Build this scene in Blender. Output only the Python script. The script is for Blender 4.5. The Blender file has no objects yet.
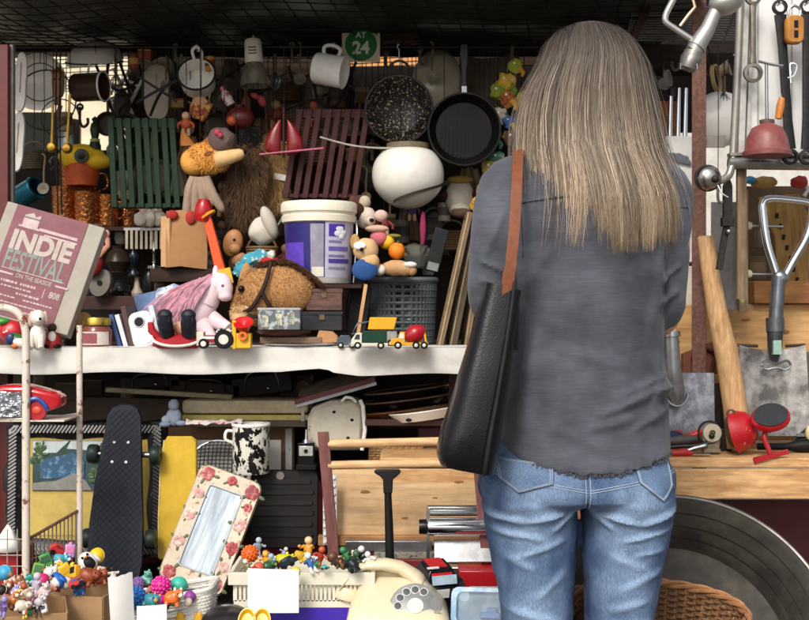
import bpy, bmesh, math, random
from mathutils import Vector, Matrix, Euler, noise
from mathutils.bvhtree import BVHTree
R = math.radians
random.seed(7)
scene = bpy.context.scene
COL = scene.collection
# ------------------------------------------------------------------ camera, sky, sun, exposure
F = 1177.0                      # focal length in pixels of the 809 px wide frame
CX, CY, EYE = 404.5, 310.0, 1.12
cam_d = bpy.data.cameras.new('camera'); cam = bpy.data.objects.new('camera', cam_d); COL.objects.link(cam)
cam.location = (0, 0, EYE); cam.rotation_euler = (R(90), 0, 0)
cam_d.sensor_width = 36; cam_d.lens = 36 * F / 809; cam_d.clip_end = 500; cam_d.clip_start = .05
cam_d.dof.use_dof = True; cam_d.dof.focus_distance = 2.35; cam_d.dof.aperture_fstop = 9
scene.camera = cam
w = bpy.data.worlds.new('World'); scene.world = w; w.use_nodes = True
nt = w.node_tree
sky = nt.nodes.new('ShaderNodeTexSky'); sky.sky_type = 'NISHITA'; sky.sun_disc = False
SUN_EL, SUN_AZ = 42, 200
sky.sun_elevation = R(SUN_EL); sky.sun_rotation = R(SUN_AZ); sky.dust_density = 4.0; sky.ozone_density = .6; sky.air_density = .8
bg = nt.nodes['Background']; bg.inputs['Strength'].default_value = .145
hs = nt.nodes.new('ShaderNodeHueSaturation'); hs.inputs['Saturation'].default_value = .45   # thin bright cloud: a paler sky
nt.links.new(sky.outputs['Color'], hs.inputs['Color']); nt.links.new(hs.outputs['Color'], bg.inputs['Color'])
sun_d = bpy.data.lights.new('sun', 'SUN'); sun = bpy.data.objects.new('sun', sun_d); COL.objects.link(sun)
sun_d.energy = 1.6; sun_d.angle = R(16); sun_d.color = (1, .95, .88)
sdir = Vector((math.sin(R(SUN_AZ)) * math.cos(R(SUN_EL)), math.cos(R(SUN_AZ)) * math.cos(R(SUN_EL)), math.sin(R(SUN_EL))))
sun.rotation_euler = (-sdir).to_track_quat('-Z', 'Y').to_euler(); sun.location = sdir * 20
scene.view_settings.view_transform = 'Standard'; scene.view_settings.look = 'None'
scene.view_settings.gamma = 1; scene.view_settings.exposure = .36
scene.cycles.use_denoising = True
scene.cycles.max_bounces = 6

# ------------------------------------------------------------------ materials
def hx(h):
    h = h.lstrip('#'); o = []
    for i in (0, 2, 4):
        c = int(h[i:i + 2], 16) / 255
        o.append(c / 12.92 if c <= .04045 else ((c + .055) / 1.055) ** 2.4)
    return o
MC = {}
def c(col, r=.55, metal=0, v=.22, sc=35, bump=.12, st=(1, 1, 1), col2=None, ramp=(.42, .6), coat=0, dirt=.45, bs=None, det=6, name=None, rot=(0, 0, 0)):
    """procedural material: base colour with noise variation (or a second colour mixed in by noise), grime, roughness change and bump"""
    key = (col, r, metal, v, sc, bump, st, col2, ramp, coat, dirt, bs, det, rot)
    if key in MC: return MC[key]
    m = bpy.data.materials.new(name or 'mat'); m.use_nodes = True; MC[key] = m
    n, l = m.node_tree.nodes, m.node_tree.links
    p = n['Principled BSDF']; tc = n.new('ShaderNodeTexCoord'); mp = n.new('ShaderNodeMapping'); mp.inputs['Scale'].default_value = st
    mp.inputs['Rotation'].default_value = rot
    l.new(tc.outputs['Object'], mp.inputs['Vector'])
    nz = n.new('ShaderNodeTexNoise'); nz.inputs['Scale'].default_value = sc; nz.inputs['Detail'].default_value = det; nz.inputs['Roughness'].default_value = .62
    l.new(mp.outputs[0], nz.inputs['Vector'])
    cr = n.new('ShaderNodeValToRGB'); b = hx(col)
    if col2:
        a2 = hx(col2); cr.color_ramp.elements[0].position, cr.color_ramp.elements[1].position = ramp
        ca, cb = b, a2
    else:
        cr.color_ramp.elements[0].position, cr.color_ramp.elements[1].position = .3, .7
        ca, cb = [x * (1 - v) for x in b], [min(x * (1 + v), .92) for x in b]
    cr.color_ramp.elements[0].color = (*ca, 1); cr.color_ramp.elements[1].color = (*cb, 1)
    l.new(nz.outputs['Fac'], cr.inputs[0])
    out = cr.outputs[0]
    n2 = n.new('ShaderNodeTexNoise'); n2.inputs['Scale'].default_value = 11; n2.inputs['Detail'].default_value = 8; n2.inputs['Roughness'].default_value = .7
    l.new(tc.outputs['Object'], n2.inputs['Vector'])
    if max(st) / min(st) > 5 and det == 9:           # wood: fine dark grain lines over the broad figure
        m3 = n.new('ShaderNodeMapping'); m3.inputs['Scale'].default_value = tuple(q_ ** 1.35 for q_ in st); l.new(tc.outputs['Object'], m3.inputs[0])
        n3 = n.new('ShaderNodeTexNoise'); n3.inputs['Scale'].default_value = sc * 1.1; n3.inputs['Detail'].default_value = 5; n3.inputs['Distortion'].default_value = .6; l.new(m3.outputs[0], n3.inputs['Vector'])
        r3 = n.new('ShaderNodeMapRange'); r3.inputs[1].default_value = .36; r3.inputs[2].default_value = .56; r3.inputs[3].default_value = .8; r3.inputs[4].default_value = 1.04; l.new(n3.outputs['Fac'], r3.inputs[0])
        v3 = n.new('ShaderNodeVectorMath'); v3.operation = 'SCALE'; l.new(out, v3.inputs[0]); l.new(r3.outputs[0], v3.inputs['Scale']); out = v3.outputs[0]
    if dirt:
        r2 = n.new('ShaderNodeMapRange'); r2.inputs[1].default_value = .46; r2.inputs[2].default_value = .72; r2.inputs[3].default_value = 0; r2.inputs[4].default_value = dirt
        l.new(n2.outputs['Fac'], r2.inputs[0])
        mx = n.new('ShaderNodeMix'); mx.data_type = 'RGBA'; l.new(r2.outputs[0], mx.inputs[0]); l.new(out, mx.inputs[6])
        mx.inputs[7].default_value = (b[0] * .45 + .01, b[1] * .4 + .008, b[2] * .36 + .006, 1); out = mx.outputs[2]
    l.new(out, p.inputs['Base Color'])
    rr = n.new('ShaderNodeMapRange'); rr.inputs[1].default_value = .3; rr.inputs[2].default_value = .7
    rr.inputs[3].default_value = max(.04, r - .1); rr.inputs[4].default_value = min(1, r + .14)
    l.new(n2.outputs['Fac'], rr.inputs[0]); l.new(rr.outputs[0], p.inputs['Roughness'])
    if max(b) < .05 and not metal: p.inputs['Specular IOR Level'].default_value = .22
    p.inputs['Metallic'].default_value = metal; p.inputs['Coat Weight'].default_value = coat
    if bump:
        bp = n.new('ShaderNodeBump'); bp.inputs['Strength'].default_value = bump; bp.inputs['Distance'].default_value = .004
        src = nz
        if bs:
            src = n.new('ShaderNodeTexNoise'); src.inputs['Scale'].default_value = bs; l.new(mp.outputs[0], src.inputs['Vector'])
        l.new(src.outputs['Fac'], bp.inputs['Height']); l.new(bp.outputs[0], p.inputs['Normal'])
    return m
def wood(col, dark, ax='x', r=.6, sc=9, bump=.2):
    st = {'x': (1.3, 8, 8), 'y': (8, 1.3, 8), 'z': (8, 8, 1.3)}[ax]
    return c(col, r, v=.2, sc=sc, bump=bump, st=st, col2=dark, ramp=(.38, .72), dirt=.5, det=9)
def rust(col, rc='#5a2f1a', amt=.56, r=.5):
    return c(col, r, sc=55, col2=rc, ramp=(amt, amt + .07), bump=.3, det=9)
def glass(tint='#e6efec', r=.06, alpha=None):
    key = ('glass', tint, r)
    if key in MC: return MC[key]
    m = bpy.data.materials.new('glass'); m.use_nodes = True; MC[key] = m
    p = m.node_tree.nodes['Principled BSDF']; p.inputs['Base Color'].default_value = (*hx(tint), 1)
    p.inputs['Transmission Weight'].default_value = .9; p.inputs['Roughness'].default_value = r; p.inputs['IOR'].default_value = 1.25
    return m
def attr_mat(key, r=.5, bump=0):
    if key in MC: return MC[key]
    m = bpy.data.materials.new(key); m.use_nodes = True; MC[key] = m
    n, l = m.node_tree.nodes, m.node_tree.links; a = n.new('ShaderNodeAttribute'); a.attribute_name = 'Col'
    p = n['Principled BSDF']; l.new(a.outputs['Color'], p.inputs['Base Color']); p.inputs['Roughness'].default_value = r
    p.inputs['Specular IOR Level'].default_value = .3
    return m
CHROME = c('#cfd2d4', .12, 1, v=.08, sc=20, bump=.02, dirt=.15)
STEEL = c('#9a9da0', .34, 1, v=.15, sc=60, bump=.08)
IRON = c('#3a3735', .5, .8, v=.3, sc=70, bump=.25)
BLACK = c('#0b0b0b', .5, bump=.1)
BLKGLOSS = c('#0e0e0f', .22, bump=.04)
ENAMEL = c('#f0ece4', .22, sc=26, col2='#4a3826', ramp=(.70, .715), bump=.04, dirt=.25, det=9)
WHITE = c('#e8e6e1', .5, v=.05, bump=.05, dirt=.2)
PAPER = c('#e6e4df', .85, v=.05, sc=14, bump=.5, dirt=.2)
CARD = c('#a5825c', .85, v=.1, sc=18, bump=.08, dirt=.2)
CORD = c('#1a1816', .7)
PINE = wood('#d9b384', '#b98652', 'x')
PINEZ = wood('#d2a878', '#a97748', 'z')
REDWOOD = wood('#7d4a46', '#57302e', 'z')
RUSTY = c('#5f3d33', .75, sc=110, col2='#7f5f52', ramp=(.4, .75), bump=.35, det=9)
WHITERUST = rust('#d5cabb', '#7a4a2c', .57)
DKWOOD = wood('#3b251b', '#22150f', 'x')
COPPER = c('#d98a52', .24, .95, v=.25, sc=60, bump=1.0, bs=110)

# ------------------------------------------------------------------ mesh building
def wpos(px, py, Y):
    s = Y / F
    return Vector(((px - CX) * s, Y, EYE + (CY - py) * s))
class M:
    def __init__(s): s.v, s.f, s.X = [], [], Matrix()
    def at(s, loc=(0, 0, 0), rx=0, ry=0, rz=0):
        s.X = Matrix.Translation(loc) @ Euler((R(rx), R(ry), R(rz))).to_matrix().to_4x4(); return s
    def add(s, vs, fs):
        o = len(s.v); X = s.X
        s.v += [X @ Vector(v) for v in vs]; s.f += [[i + o for i in f] for f in fs]; return s
    def box(s, cx, cy, cz, sx, sy, sz, rx=0, ry=0, rz=0):
        E = Euler((R(rx), R(ry), R(rz))).to_matrix(); C = Vector((cx, cy, cz))
        vs = [C + E @ Vector((x * sx / 2, y * sy / 2, z * sz / 2)) for x in (-1, 1) for y in (-1, 1) for z in (-1, 1)]
        return s.add(vs, [(0, 1, 3, 2), (4, 6, 7, 5), (0, 4, 5, 1), (2, 3, 7, 6), (0, 2, 6, 4), (1, 5, 7, 3)])
    def tube(s, pts, r, n=8, closed=False, sq=False):
        pts = [Vector(p) for p in pts]; k = len(pts)
        rs = r if isinstance(r, (list, tuple)) else [r] * k
        vs, fs = [], []; prev = None
        for i, p in enumerate(pts):
            a = pts[i - 1] if (i or closed) else p; b = pts[(i + 1) % k] if (i < k - 1 or closed) else p
            d = (b - a).normalized() if (b - a).length > 1e-9 else Vector((0, 0, 1))
            if prev is None:
                u = d.cross(Vector((0, 1, 0.02)))
                if u.length < .1: u = d.cross(Vector((1, 0, 0)))
            else: u = prev - d * prev.dot(d)
            u.normalize(); prev = u; q = d.cross(u)
            for j in range(n):
                t = 2 * math.pi * (j + (.5 if sq else 0)) / n
                vs.append(p + (u * math.cos(t) + q * math.sin(t)) * rs[i])
        m = k if closed else k - 1
        for i in range(m):
            for j in range(n):
                a, b = i * n + j, i * n + (j + 1) % n; i2 = (i + 1) % k
                fs.append((a, b, i2 * n + (j + 1) % n, i2 * n + j))
        if not closed: fs += [tuple(range(n))[::-1], tuple(range((k - 1) * n, k * n))]
        return s.add(vs, fs)
    def cyl(s, p0, p1, r0, r1=None, n=20): return s.tube([p0, p1], [r0, r0 if r1 is None else r1], n)
    def lathe(s, prof, n=32, at=(0, 0, 0), rx=0, ry=0, rz=0, sy=1):
        E = Euler((R(rx), R(ry), R(rz))).to_matrix(); A = Vector(at); vs, fs = [], []; k = len(prof)
        for r, z in prof:
            for j in range(n):
                t = 2 * math.pi * j / n; vs.append(A + E @ Vector((r * math.cos(t), r * sy * math.sin(t), z)))
        for i in range(k - 1):
            for j in range(n): fs.append((i * n + j, i * n + (j + 1) % n, (i + 1) * n + (j + 1) % n, (i + 1) * n + j))
        hollow = prof[0][0] > 1e-6 and prof[-1][0] > 1e-6
        if prof[0][0] > 1e-6 and not hollow: fs.append(tuple(range(n))[::-1])
        if prof[-1][0] > 1e-6 and not hollow: fs.append(tuple(range((k - 1) * n, k * n)))
        return s.add(vs, fs)
    def loft(s, rings, cap=True):
        n = len(rings[0]); vs = [p for r in rings for p in r]; fs = []
        for i in range(len(rings) - 1):
            for j in range(n): fs.append((i * n + j, i * n + (j + 1) % n, (i + 1) * n + (j + 1) % n, (i + 1) * n + j))
        if cap: fs += [tuple(range(n))[::-1], tuple(range((len(rings) - 1) * n, len(rings) * n))]
        return s.add(vs, fs)
    def ball(s, c0, r, rx=0, ry=0, rz=0, n=18, bumpy=0, seed=0):
        if not isinstance(r, (tuple, list)): r = (r, r, r)
        E = Euler((R(rx), R(ry), R(rz))).to_matrix(); C = Vector(c0); vs, fs = [], []; m = max(6, n * 2 // 3)
        for i in range(m + 1):
            ph = math.pi * i / m
            for j in range(n):
                t = 2 * math.pi * j / n; d = Vector((math.sin(ph) * math.cos(t), math.sin(ph) * math.sin(t), math.cos(ph)))
                k = 1 + (bumpy * noise.noise(d * 1.7 + Vector((seed * 3.1, seed, 0))) if bumpy else 0)
                vs.append(C + E @ Vector((d.x * r[0] * k, d.y * r[1] * k, d.z * r[2] * k)))
        for i in range(m):
            for j in range(n): fs.append((i * n + j, (i + 1) * n + j, (i + 1) * n + (j + 1) % n, i * n + (j + 1) % n))
        return s.add(vs, fs)
    def prism(s, out, y0, y1, inset=0):
        """outline (x, z) extruded along y; inset rounds the front edge a little"""
        k = len(out); cx = sum(p[0] for p in out) / k; cz = sum(p[1] for p in out) / k
        def sc(p, d):
            L = math.hypot(p[0] - cx, p[1] - cz) or 1; q = max(0, (L - d) / L); return (cx + (p[0] - cx) * q, cz + (p[1] - cz) * q)
        if inset:
            rs = [[(*sc(p, inset)[:1], y0, sc(p, inset)[1]) for p in out], [(p[0], y0 + inset, p[1]) for p in out], [(p[0], y1 - inset, p[1]) for p in out], [(sc(p, inset)[0], y1, sc(p, inset)[1]) for p in out]]
        else: rs = [[(p[0], y0, p[1]) for p in out], [(p[0], y1, p[1]) for p in out]]
        return s.loft(rs)
    def grid(s, fn, nu, nv, th=0):
        vs = [Vector(fn(i / nu, j / nv)) for j in range(nv + 1) for i in range(nu + 1)]
        fs = [(j * (nu + 1) + i, j * (nu + 1) + i + 1, (j + 1) * (nu + 1) + i + 1, (j + 1) * (nu + 1) + i) for j in range(nv) for i in range(nu)]
        if th:
            N = len(vs); nor = [Vector() for _ in vs]
            for f in fs:
                nn = (vs[f[1]] - vs[f[0]]).cross(vs[f[3]] - vs[f[0]])
                for i in f: nor[i] += nn
            vs += [vs[i] + nor[i].normalized() * th for i in range(N)]
            b = [tuple(i + N for i in f)[::-1] for f in fs]; ed = []
            W = nu + 1
            for i in range(nu): ed += [(i + 1, i, i + N, i + 1 + N), (nv * W + i, nv * W + i + 1, nv * W + i + 1 + N, nv * W + i + N)]
            for j in range(nv): ed += [(j * W, (j + 1) * W, (j + 1) * W + N, j * W + N), ((j + 1) * W + nu, j * W + nu, j * W + nu + N, (j + 1) * W + nu + N)]
            fs = fs + b + ed
        return s.add(vs, fs)
    def fur(s, c0, r, n, ln, wd=.5, droop=.4, seed=1, front=True, keep=None):
        """short hairs (thin blades) standing off an ellipsoid"""
        rnd = random.Random(seed); C = Vector(c0)
        if not isinstance(r, (tuple, list)): r = (r, r, r)
        for _ in range(n):
            d = Vector((rnd.gauss(0, 1), rnd.gauss(0, 1), rnd.gauss(0, 1))).normalized()
            if front and d.y > .35: d.y = -d.y
            p = C + Vector((d.x * r[0], d.y * r[1], d.z * r[2]))
            if keep and not keep(p): continue
            g = (d + Vector((rnd.uniform(-.5, .5), rnd.uniform(-.5, .5), -droop + rnd.uniform(-.4, .4)))).normalized()
            t = g.cross(Vector((rnd.uniform(-1, 1), -1, rnd.uniform(-1, 1)))).normalized() * wd; L = ln * rnd.uniform(.6, 1.2)
            e = p + g * L + Vector((0, 0, -droop * L * .5))
            s.add([p - t, p + t, p + g * L * .55 + t * .6, p + g * L * .55 - t * .6, e], [(0, 1, 2, 3), (3, 2, 4)])
        return s
    def remesh(s, vox, smooth=4):
        me = bpy.data.meshes.new('tmp'); me.from_pydata(s.v, [], s.f)
        bm = bmesh.new(); bm.from_mesh(me); bmesh.ops.recalc_face_normals(bm, faces=bm.faces); bm.to_mesh(me); bm.free()
        o = bpy.data.objects.new('tmp', me); COL.objects.link(o)
        a = o.modifiers.new('r', 'REMESH'); a.mode = 'VOXEL'; a.voxel_size = vox
        if smooth: b = o.modifiers.new('s', 'SMOOTH'); b.factor = .5; b.iterations = smooth
        e = o.evaluated_get(bpy.context.evaluated_depsgraph_get()); m2 = bpy.data.meshes.new_from_object(e)
        s.v = [v.co.copy() for v in m2.vertices]; s.f = [list(p.vertices) for p in m2.polygons]; s.nor = [v.normal.copy() for v in m2.vertices]
        bpy.data.objects.remove(o); bpy.data.meshes.remove(me); bpy.data.meshes.remove(m2); return s
    def bvh(s): return BVHTree.FromPolygons(s.v, s.f)

def mesh_obj(name, m, mat, sc, parent=None, bev=0, flat=False, ang=40, cols=None):
    me = bpy.data.meshes.new(name); me.from_pydata([v * sc for v in m.v], [], m.f)
    bm = bmesh.new(); bm.from_mesh(me); bmesh.ops.recalc_face_normals(bm, faces=bm.faces); bm.to_mesh(me); bm.free()
    if not flat:
        me.polygons.foreach_set('use_smooth', [True] * len(me.polygons)); me.set_sharp_from_angle(angle=R(ang))
    if cols:
        a = me.color_attributes.new('Col', 'FLOAT_COLOR', 'POINT'); a.data.foreach_set('color', [x for q in cols for x in q])
    me.materials.append(mat); o = bpy.data.objects.new(name, me); COL.objects.link(o)
    if parent: o.parent = parent
    if bev:
        b = o.modifiers.new('bevel', 'BEVEL'); b.width = bev; b.segments = 2; b.limit_method = 'ANGLE'; b.angle_limit = R(40)
    return o
def tagit(o, label, cat, group=None, kind=None):
    if label: o['label'] = label
    if cat: o['category'] = cat
    if group: o['group'] = group
    if kind: o['kind'] = kind
    return o
class T:
    """one thing: an Empty at its base (or, with one(), a single mesh); coordinates of its parts are in photo pixels at its depth"""
    def __init__(s, name, label, cat, px, py, Y, rot=(0, 0, 0), group=None):
        s.px, s.py, s.Y, s.sc = px, py, Y, Y / F
        s.o = bpy.data.objects.new(name, None); COL.objects.link(s.o); s.o.empty_display_size = .02
        s.o.location = wpos(px, py, Y); s.o.rotation_euler = [R(a) for a in rot]; tagit(s.o, label, cat, group)
    def p(s, name, m, mat, parent=None, bev=0, **k): return mesh_obj(name, m, mat, s.sc, parent or s.o, bev, **k)
    def hook(s, x=0, z=0, top=47, y=0, mat=None, name='hook'):
        E = s.o.rotation_euler.to_matrix(); p0 = E @ Vector((x, y, z)); zt = s.py - top; L = zt - p0.z; I = E.inverted(); x, y, z = p0
        m = M().tube([(x, y, z - 2), (x + 1.5, y, z - 2.5), (x + 2, y, z), (x + .3, y, z + 3), (x, y, z + L * .5), (x, y, zt - 3), (x - 2, y, zt), (x - 1, y, zt + 2.5), (x + .5, y, zt + 2)], .7, 6); m.v = [I @ v for v in m.v]
        return s.p(name, m, mat or STEEL)
def one(name, label, cat, px, py, Y, m, mat, rot=(0, 0, 0), group=None, bev=0, **k):
    o = mesh_obj(name, m, mat, Y / F, None, bev, **k); o.location = wpos(px, py, Y); o.rotation_euler = [R(a) for a in rot]
    return tagit(o, label, cat, group)
def struct(name, m, mat, **k): return tagit(mesh_obj(name, m, mat, 1, None, **k), None, None, kind='structure')
def text(t, name, body, mat, x, z, y, size, parent=None, off=.02, sx=1, shear=0, ry=0, align='CENTER'):
    cu = bpy.data.curves.new('txt', 'FONT'); cu.body = body; cu.size = size; cu.align_x = align; cu.align_y = 'CENTER'; cu.offset = off * size; cu.extrude = .15; cu.shear = shear
    o = bpy.data.objects.new('txt', cu); COL.objects.link(o)
    me = bpy.data.meshes.new_from_object(o.evaluated_get(bpy.context.evaluated_depsgraph_get()))
    m = M(); E = Matrix.Translation((x, y, z)) @ Euler((0, R(ry), 0)).to_matrix().to_4x4() @ Euler((R(90), 0, 0)).to_matrix().to_4x4() @ Matrix.Diagonal((sx, 1, 1, 1))
    m.v = [E @ v.co for v in me.vertices]; m.f = [list(p.vertices) for p in me.polygons]
    bpy.data.objects.remove(o); bpy.data.meshes.remove(me)
    return t.p(name, m, mat, parent, flat=True)
def shelf(Y, z=1.032): return CY + (EYE - z) * F / Y        # picture row of a flat top at height z and depth Y
TAB, BENCH = .778, .46
def sm2(prof, k=4): return [(max(0, v.x), v.y) for v in smooth_pts([(r, z, 0) for r, z in prof], k)]
def arc(cx, cz, r, a0, a1, n=16, y=0, rz=None):
    rz = rz or r
    return [(cx + r * math.cos(R(a0 + (a1 - a0) * i / n)), y, cz + rz * math.sin(R(a0 + (a1 - a0) * i / n))) for i in range(n + 1)]
def rrect(w, h, r, n=4):
    o = []
    for sx, sz, a in ((1, 1, 0), (-1, 1, 90), (-1, -1, 180), (1, -1, 270)):
        for i in range(n + 1):
            t = R(a + 90 * i / n); o.append((sx * (w / 2 - r) + r * math.cos(t), sz * (h / 2 - r) + r * math.sin(t)))
    return o
def smooth_pts(pts, k=6):
    """Catmull-Rom through points"""
    P = [Vector(p) for p in pts]; o = []
    for i in range(len(P) - 1):
        a, b, c_, d = P[max(i - 1, 0)], P[i], P[i + 1], P[min(i + 2, len(P) - 1)]
        for j in range(k):
            t = j / k; o.append(.5 * ((2 * b) + (c_ - a) * t + (2 * a - 5 * b + 4 * c_ - d) * t * t + (3 * b - a - 3 * c_ + d) * t ** 3))
    return o + [P[-1]]
# ------------------------------------------------------------------ the setting and the stall itself
m = M().grid(lambda u, v: (-30 + 60 * u, -12 + 60 * v, 0), 1, 1)
struct('ground', m, c('#6a655d', .85, sc=4, bump=.3, det=10))
def wbox(x0, x1, y0, y1, z0, z1):
    return M().box((x0 + x1) / 2, (y0 + y1) / 2, (z0 + z1) / 2, x1 - x0, y1 - y0, z1 - z0)
def slab(name, label, cat, px0, px1, py0, py1, Y, th, mat, bev=.002, rot=(0, 0, 0), group=None):
    """a board: its front face fills the given pixel rectangle at depth Y, th metres thick"""
    k = F / Y; W, H = px1 - px0, py1 - py0
    return one(name, label, cat, (px0 + px1) / 2, (py0 + py1) / 2, Y, M().box(0, th * k / 2, 0, W, th * k, H), mat, rot, group, bev)
def world_thing(name, label, cat, m, mat, bev=0, **k): return tagit(mesh_obj(name, m, mat, 1, None, bev, **k), label, cat)
world_thing('back_building', 'white wall added for bright spots in the gap behind the hanging hoops', 'building', wbox(-4, -.7, 5.2, 5.5, 0, 3.2), c('#d9cdb0', .8, v=.15, sc=5))  # added sunlit wall: stands in for the bright sky beyond the gap
world_thing('back_building', 'ochre wall glimpsed through the slot beside the green number sign', 'building', wbox(-.69, .9, 5.2, 5.5, 0, 3.2), wood('#dfa05a', '#b9743a', 'z'))
world_thing('back_building', 'pale wall far behind the rusty post and the tool rack', 'building', wbox(.91, 4, 5.2, 5.5, 0, 2.4), c('#c9c6bd', .8, v=.1, sc=4))
# canopy
m = M(); cY0, cY1, cX0, cX1 = 2.80, 3.50, -2.2, .74
def czz(x, y): return 1.886 + .012 * math.sin(x * 5) * math.sin(y * 4) + .010 * noise.noise((x * 3, y * 3, 0)) - .02 * math.exp(-((x + .95) / .2) ** 2 - ((y - 3.1) / .3) ** 2)
m.grid(lambda u, v: (cX0 + (cX1 - cX0) * u, cY0 + (cY1 - cY0) * v, czz(cX0 + (cX1 - cX0) * u, cY0 + (cY1 - cY0) * v) + .008), 70, 30, th=.003)
canopy = bpy.data.objects.new('canopy', None); COL.objects.link(canopy); tagit(canopy, 'dark shade tarpaulin over wire mesh stretched across the top of the stall', 'canopy')
def tarp_mat():
    mm = c('#2b2d2a', .45, v=.5, sc=7, bump=.3)
    n, l = mm.node_tree.nodes, mm.node_tree.links; p = n['Principled BSDF']; out = n['Material Output']
    tr = n.new('ShaderNodeBsdfTranslucent'); tr.inputs[0].default_value = (.55, .6, .5, 1); ms = n.new('ShaderNodeMixShader')
    tc = n.new('ShaderNodeTexCoord'); nz = n.new('ShaderNodeTexNoise'); nz.inputs['Scale'].default_value = 3.2; nz.inputs['Detail'].default_value = 5
    l.new(tc.outputs['Object'], nz.inputs['Vector']); mr = n.new('ShaderNodeMapRange'); mr.inputs[1].default_value = .52; mr.inputs[2].default_value = .8; mr.inputs[3].default_value = .015; mr.inputs[4].default_value = .3
    l.new(nz.outputs['Fac'], mr.inputs[0]); l.new(mr.outputs[0], ms.inputs[0]); l.new(p.outputs[0], ms.inputs[1]); l.new(tr.outputs[0], ms.inputs[2]); l.new(ms.outputs[0], out.inputs['Surface'])
    return mm
mesh_obj('tarpaulin', m, tarp_mat(), 1, canopy)
m = M()
for i in range(48):
    x = cX0 + .06 * i + .02
    m.tube([(x + .10 * (j / 14), cY0 + (cY1 - cY0) * j / 14, czz(x, cY0 + (cY1 - cY0) * j / 14) - .004) for j in range(15)], .0022, 5)
for j in range(22):
    y = cY0 + .06 * j + .02
    m.tube([(cX0 + (cX1 - cX0) * i / 30, y, czz(cX0 + (cX1 - cX0) * i / 30, y) - .006) for i in range(31)], .0018, 5)
mesh_obj('wire_mesh', m, c('#121211', .5), 1, canopy)
world_thing('hanging_bar', 'dark beam under the back edge of the canopy from which the goods hang', 'beam', wbox(-2.2, .70, 3.36, 3.43, 1.857, 1.878), c('#171413', .7), .004)
one('curtain_rail', 'thin grey rail strung under the dark beam', 'rail', 405, 47, 3.25, M().cyl((-500, 0, 0), (262, 0, 0), 1.3, n=10), c('#3a3836', .4, .7))
slab('corner_post', 'dark red painted corner post at the far left edge of the stall', 'post', -8, 8, 44, 620, 2.9, .04, c('#5a1512', .45, v=.2))
slab('corner_post', 'narrow pale aluminium upright beside the dark red post', 'post', 9, 13, 44, 310, 2.92, .02, c('#8f8b82', .4, .3))
# back panels
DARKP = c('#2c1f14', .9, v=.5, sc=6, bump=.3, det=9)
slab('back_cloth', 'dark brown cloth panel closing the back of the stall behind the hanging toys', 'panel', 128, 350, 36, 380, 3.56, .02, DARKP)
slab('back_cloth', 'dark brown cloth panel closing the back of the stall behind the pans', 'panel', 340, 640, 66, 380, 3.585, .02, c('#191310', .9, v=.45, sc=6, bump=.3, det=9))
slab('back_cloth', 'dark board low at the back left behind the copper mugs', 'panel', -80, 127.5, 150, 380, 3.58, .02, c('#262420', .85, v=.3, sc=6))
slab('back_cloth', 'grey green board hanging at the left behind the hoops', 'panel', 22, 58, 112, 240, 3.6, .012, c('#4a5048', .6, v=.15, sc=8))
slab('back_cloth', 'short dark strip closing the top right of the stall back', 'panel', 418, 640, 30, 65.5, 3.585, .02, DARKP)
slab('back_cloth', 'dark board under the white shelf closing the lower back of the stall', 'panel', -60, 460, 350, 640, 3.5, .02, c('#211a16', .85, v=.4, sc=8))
# shelf
t = T('display_shelf', 'long shelf faced with white paper carrying toys and books across the stall', 'shelf', 200, shelf(2.72), 2.72)
s = F / 2.72
t.p('board', M().box(-10, .39 * s, -4, 580, .74 * s, 8), c('#4a382b', .8, sc=12))
def apron(u, v):
    x = -300 + 572 * u; px = 200 + x
    low = 25 + 1.3 * math.sin(px * .04) + (5 * max(0, 1 - abs(px - 320) / 40) * -1) + (1.5 if px > 330 else 0)
    bend = 1.2 * noise.noise((x * .03, v * 2, 3)) + .55 * noise.noise((x * .16, v * 1.5, 8)) + .8 * math.exp(-((v - .86) / .03) ** 2) + 1.6 * v * math.sin(px * .021 + 1) + 2.2 * math.exp(-((px - 337) / 6) ** 2)
    return (x, -1.5 - bend - 1.2, .6 - (low + .6) * v)
m = M().grid(apron, 120, 8, th=.5)
m.grid(lambda u, v: (-300 + 572 * u, -2.4 + 60 * v, .9 + .6 * noise.noise((u * 30, v * 3, 0))), 120, 6, th=.4)
t.p('paper_covering', m, c('#d3d0c9', .8, v=.06, sc=10, bump=.2, dirt=.3))
for px, th in ((-40, 8), (455, 8)):
    t.p('support', M().box(px - 200, 60, -150, th, 8, 284), c('#3a2c22', .8))
# low bench for the front boxes
t = T('low_bench', 'low dark bench holding the boxes of toys at the foot of the stall', 'bench', 200, shelf(2.3, .46), 2.3)
s = F / 2.3
t.p('top', M().box(0, .55 * s, -6, 700, 1.1 * s, 12), c('#2a1d19', .8, sc=20))
for x in (-330, 330):
    for y in (12, 540): t.p('leg', M().box(x, y, -123, 14, 14, 222), DKWOOD)
one('cloth_backdrop', 'dark red cloth hung behind the skateboard and the floral mirror', 'cloth', 210, 545, 3.08, M().grid(lambda u, v: (-230 + 560 * u, 3 * math.sin(u * 60) + 2 * noise.noise((u * 20, v * 3, 0)), -60 + 125 * v), 120, 8, th=1), c('#5a1619', .85, v=.2))
# work table on the right
t = T('work_table', 'wooden plank table on the right carrying tools and shovels', 'table', 640, shelf(2.72, TAB), 2.72)
s = F / 2.72
t.p('tabletop', M().box(60, .19 * s, -5, 640, .38 * s, 10), wood('#d9ae7a', '#b07f4c', 'x', sc=12), bev=.003)
m = M().box(60, 4, -26, 640, 6, 30)
t.p('apron_board', m, wood('#dcb27c', '#a8713d', 'x', sc=7), bev=.002)
for x in (-240, 360):
    for y in (14, 140): t.p('leg', M().box(x, y, -180, 24, 20, 279), PINEZ)
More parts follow.
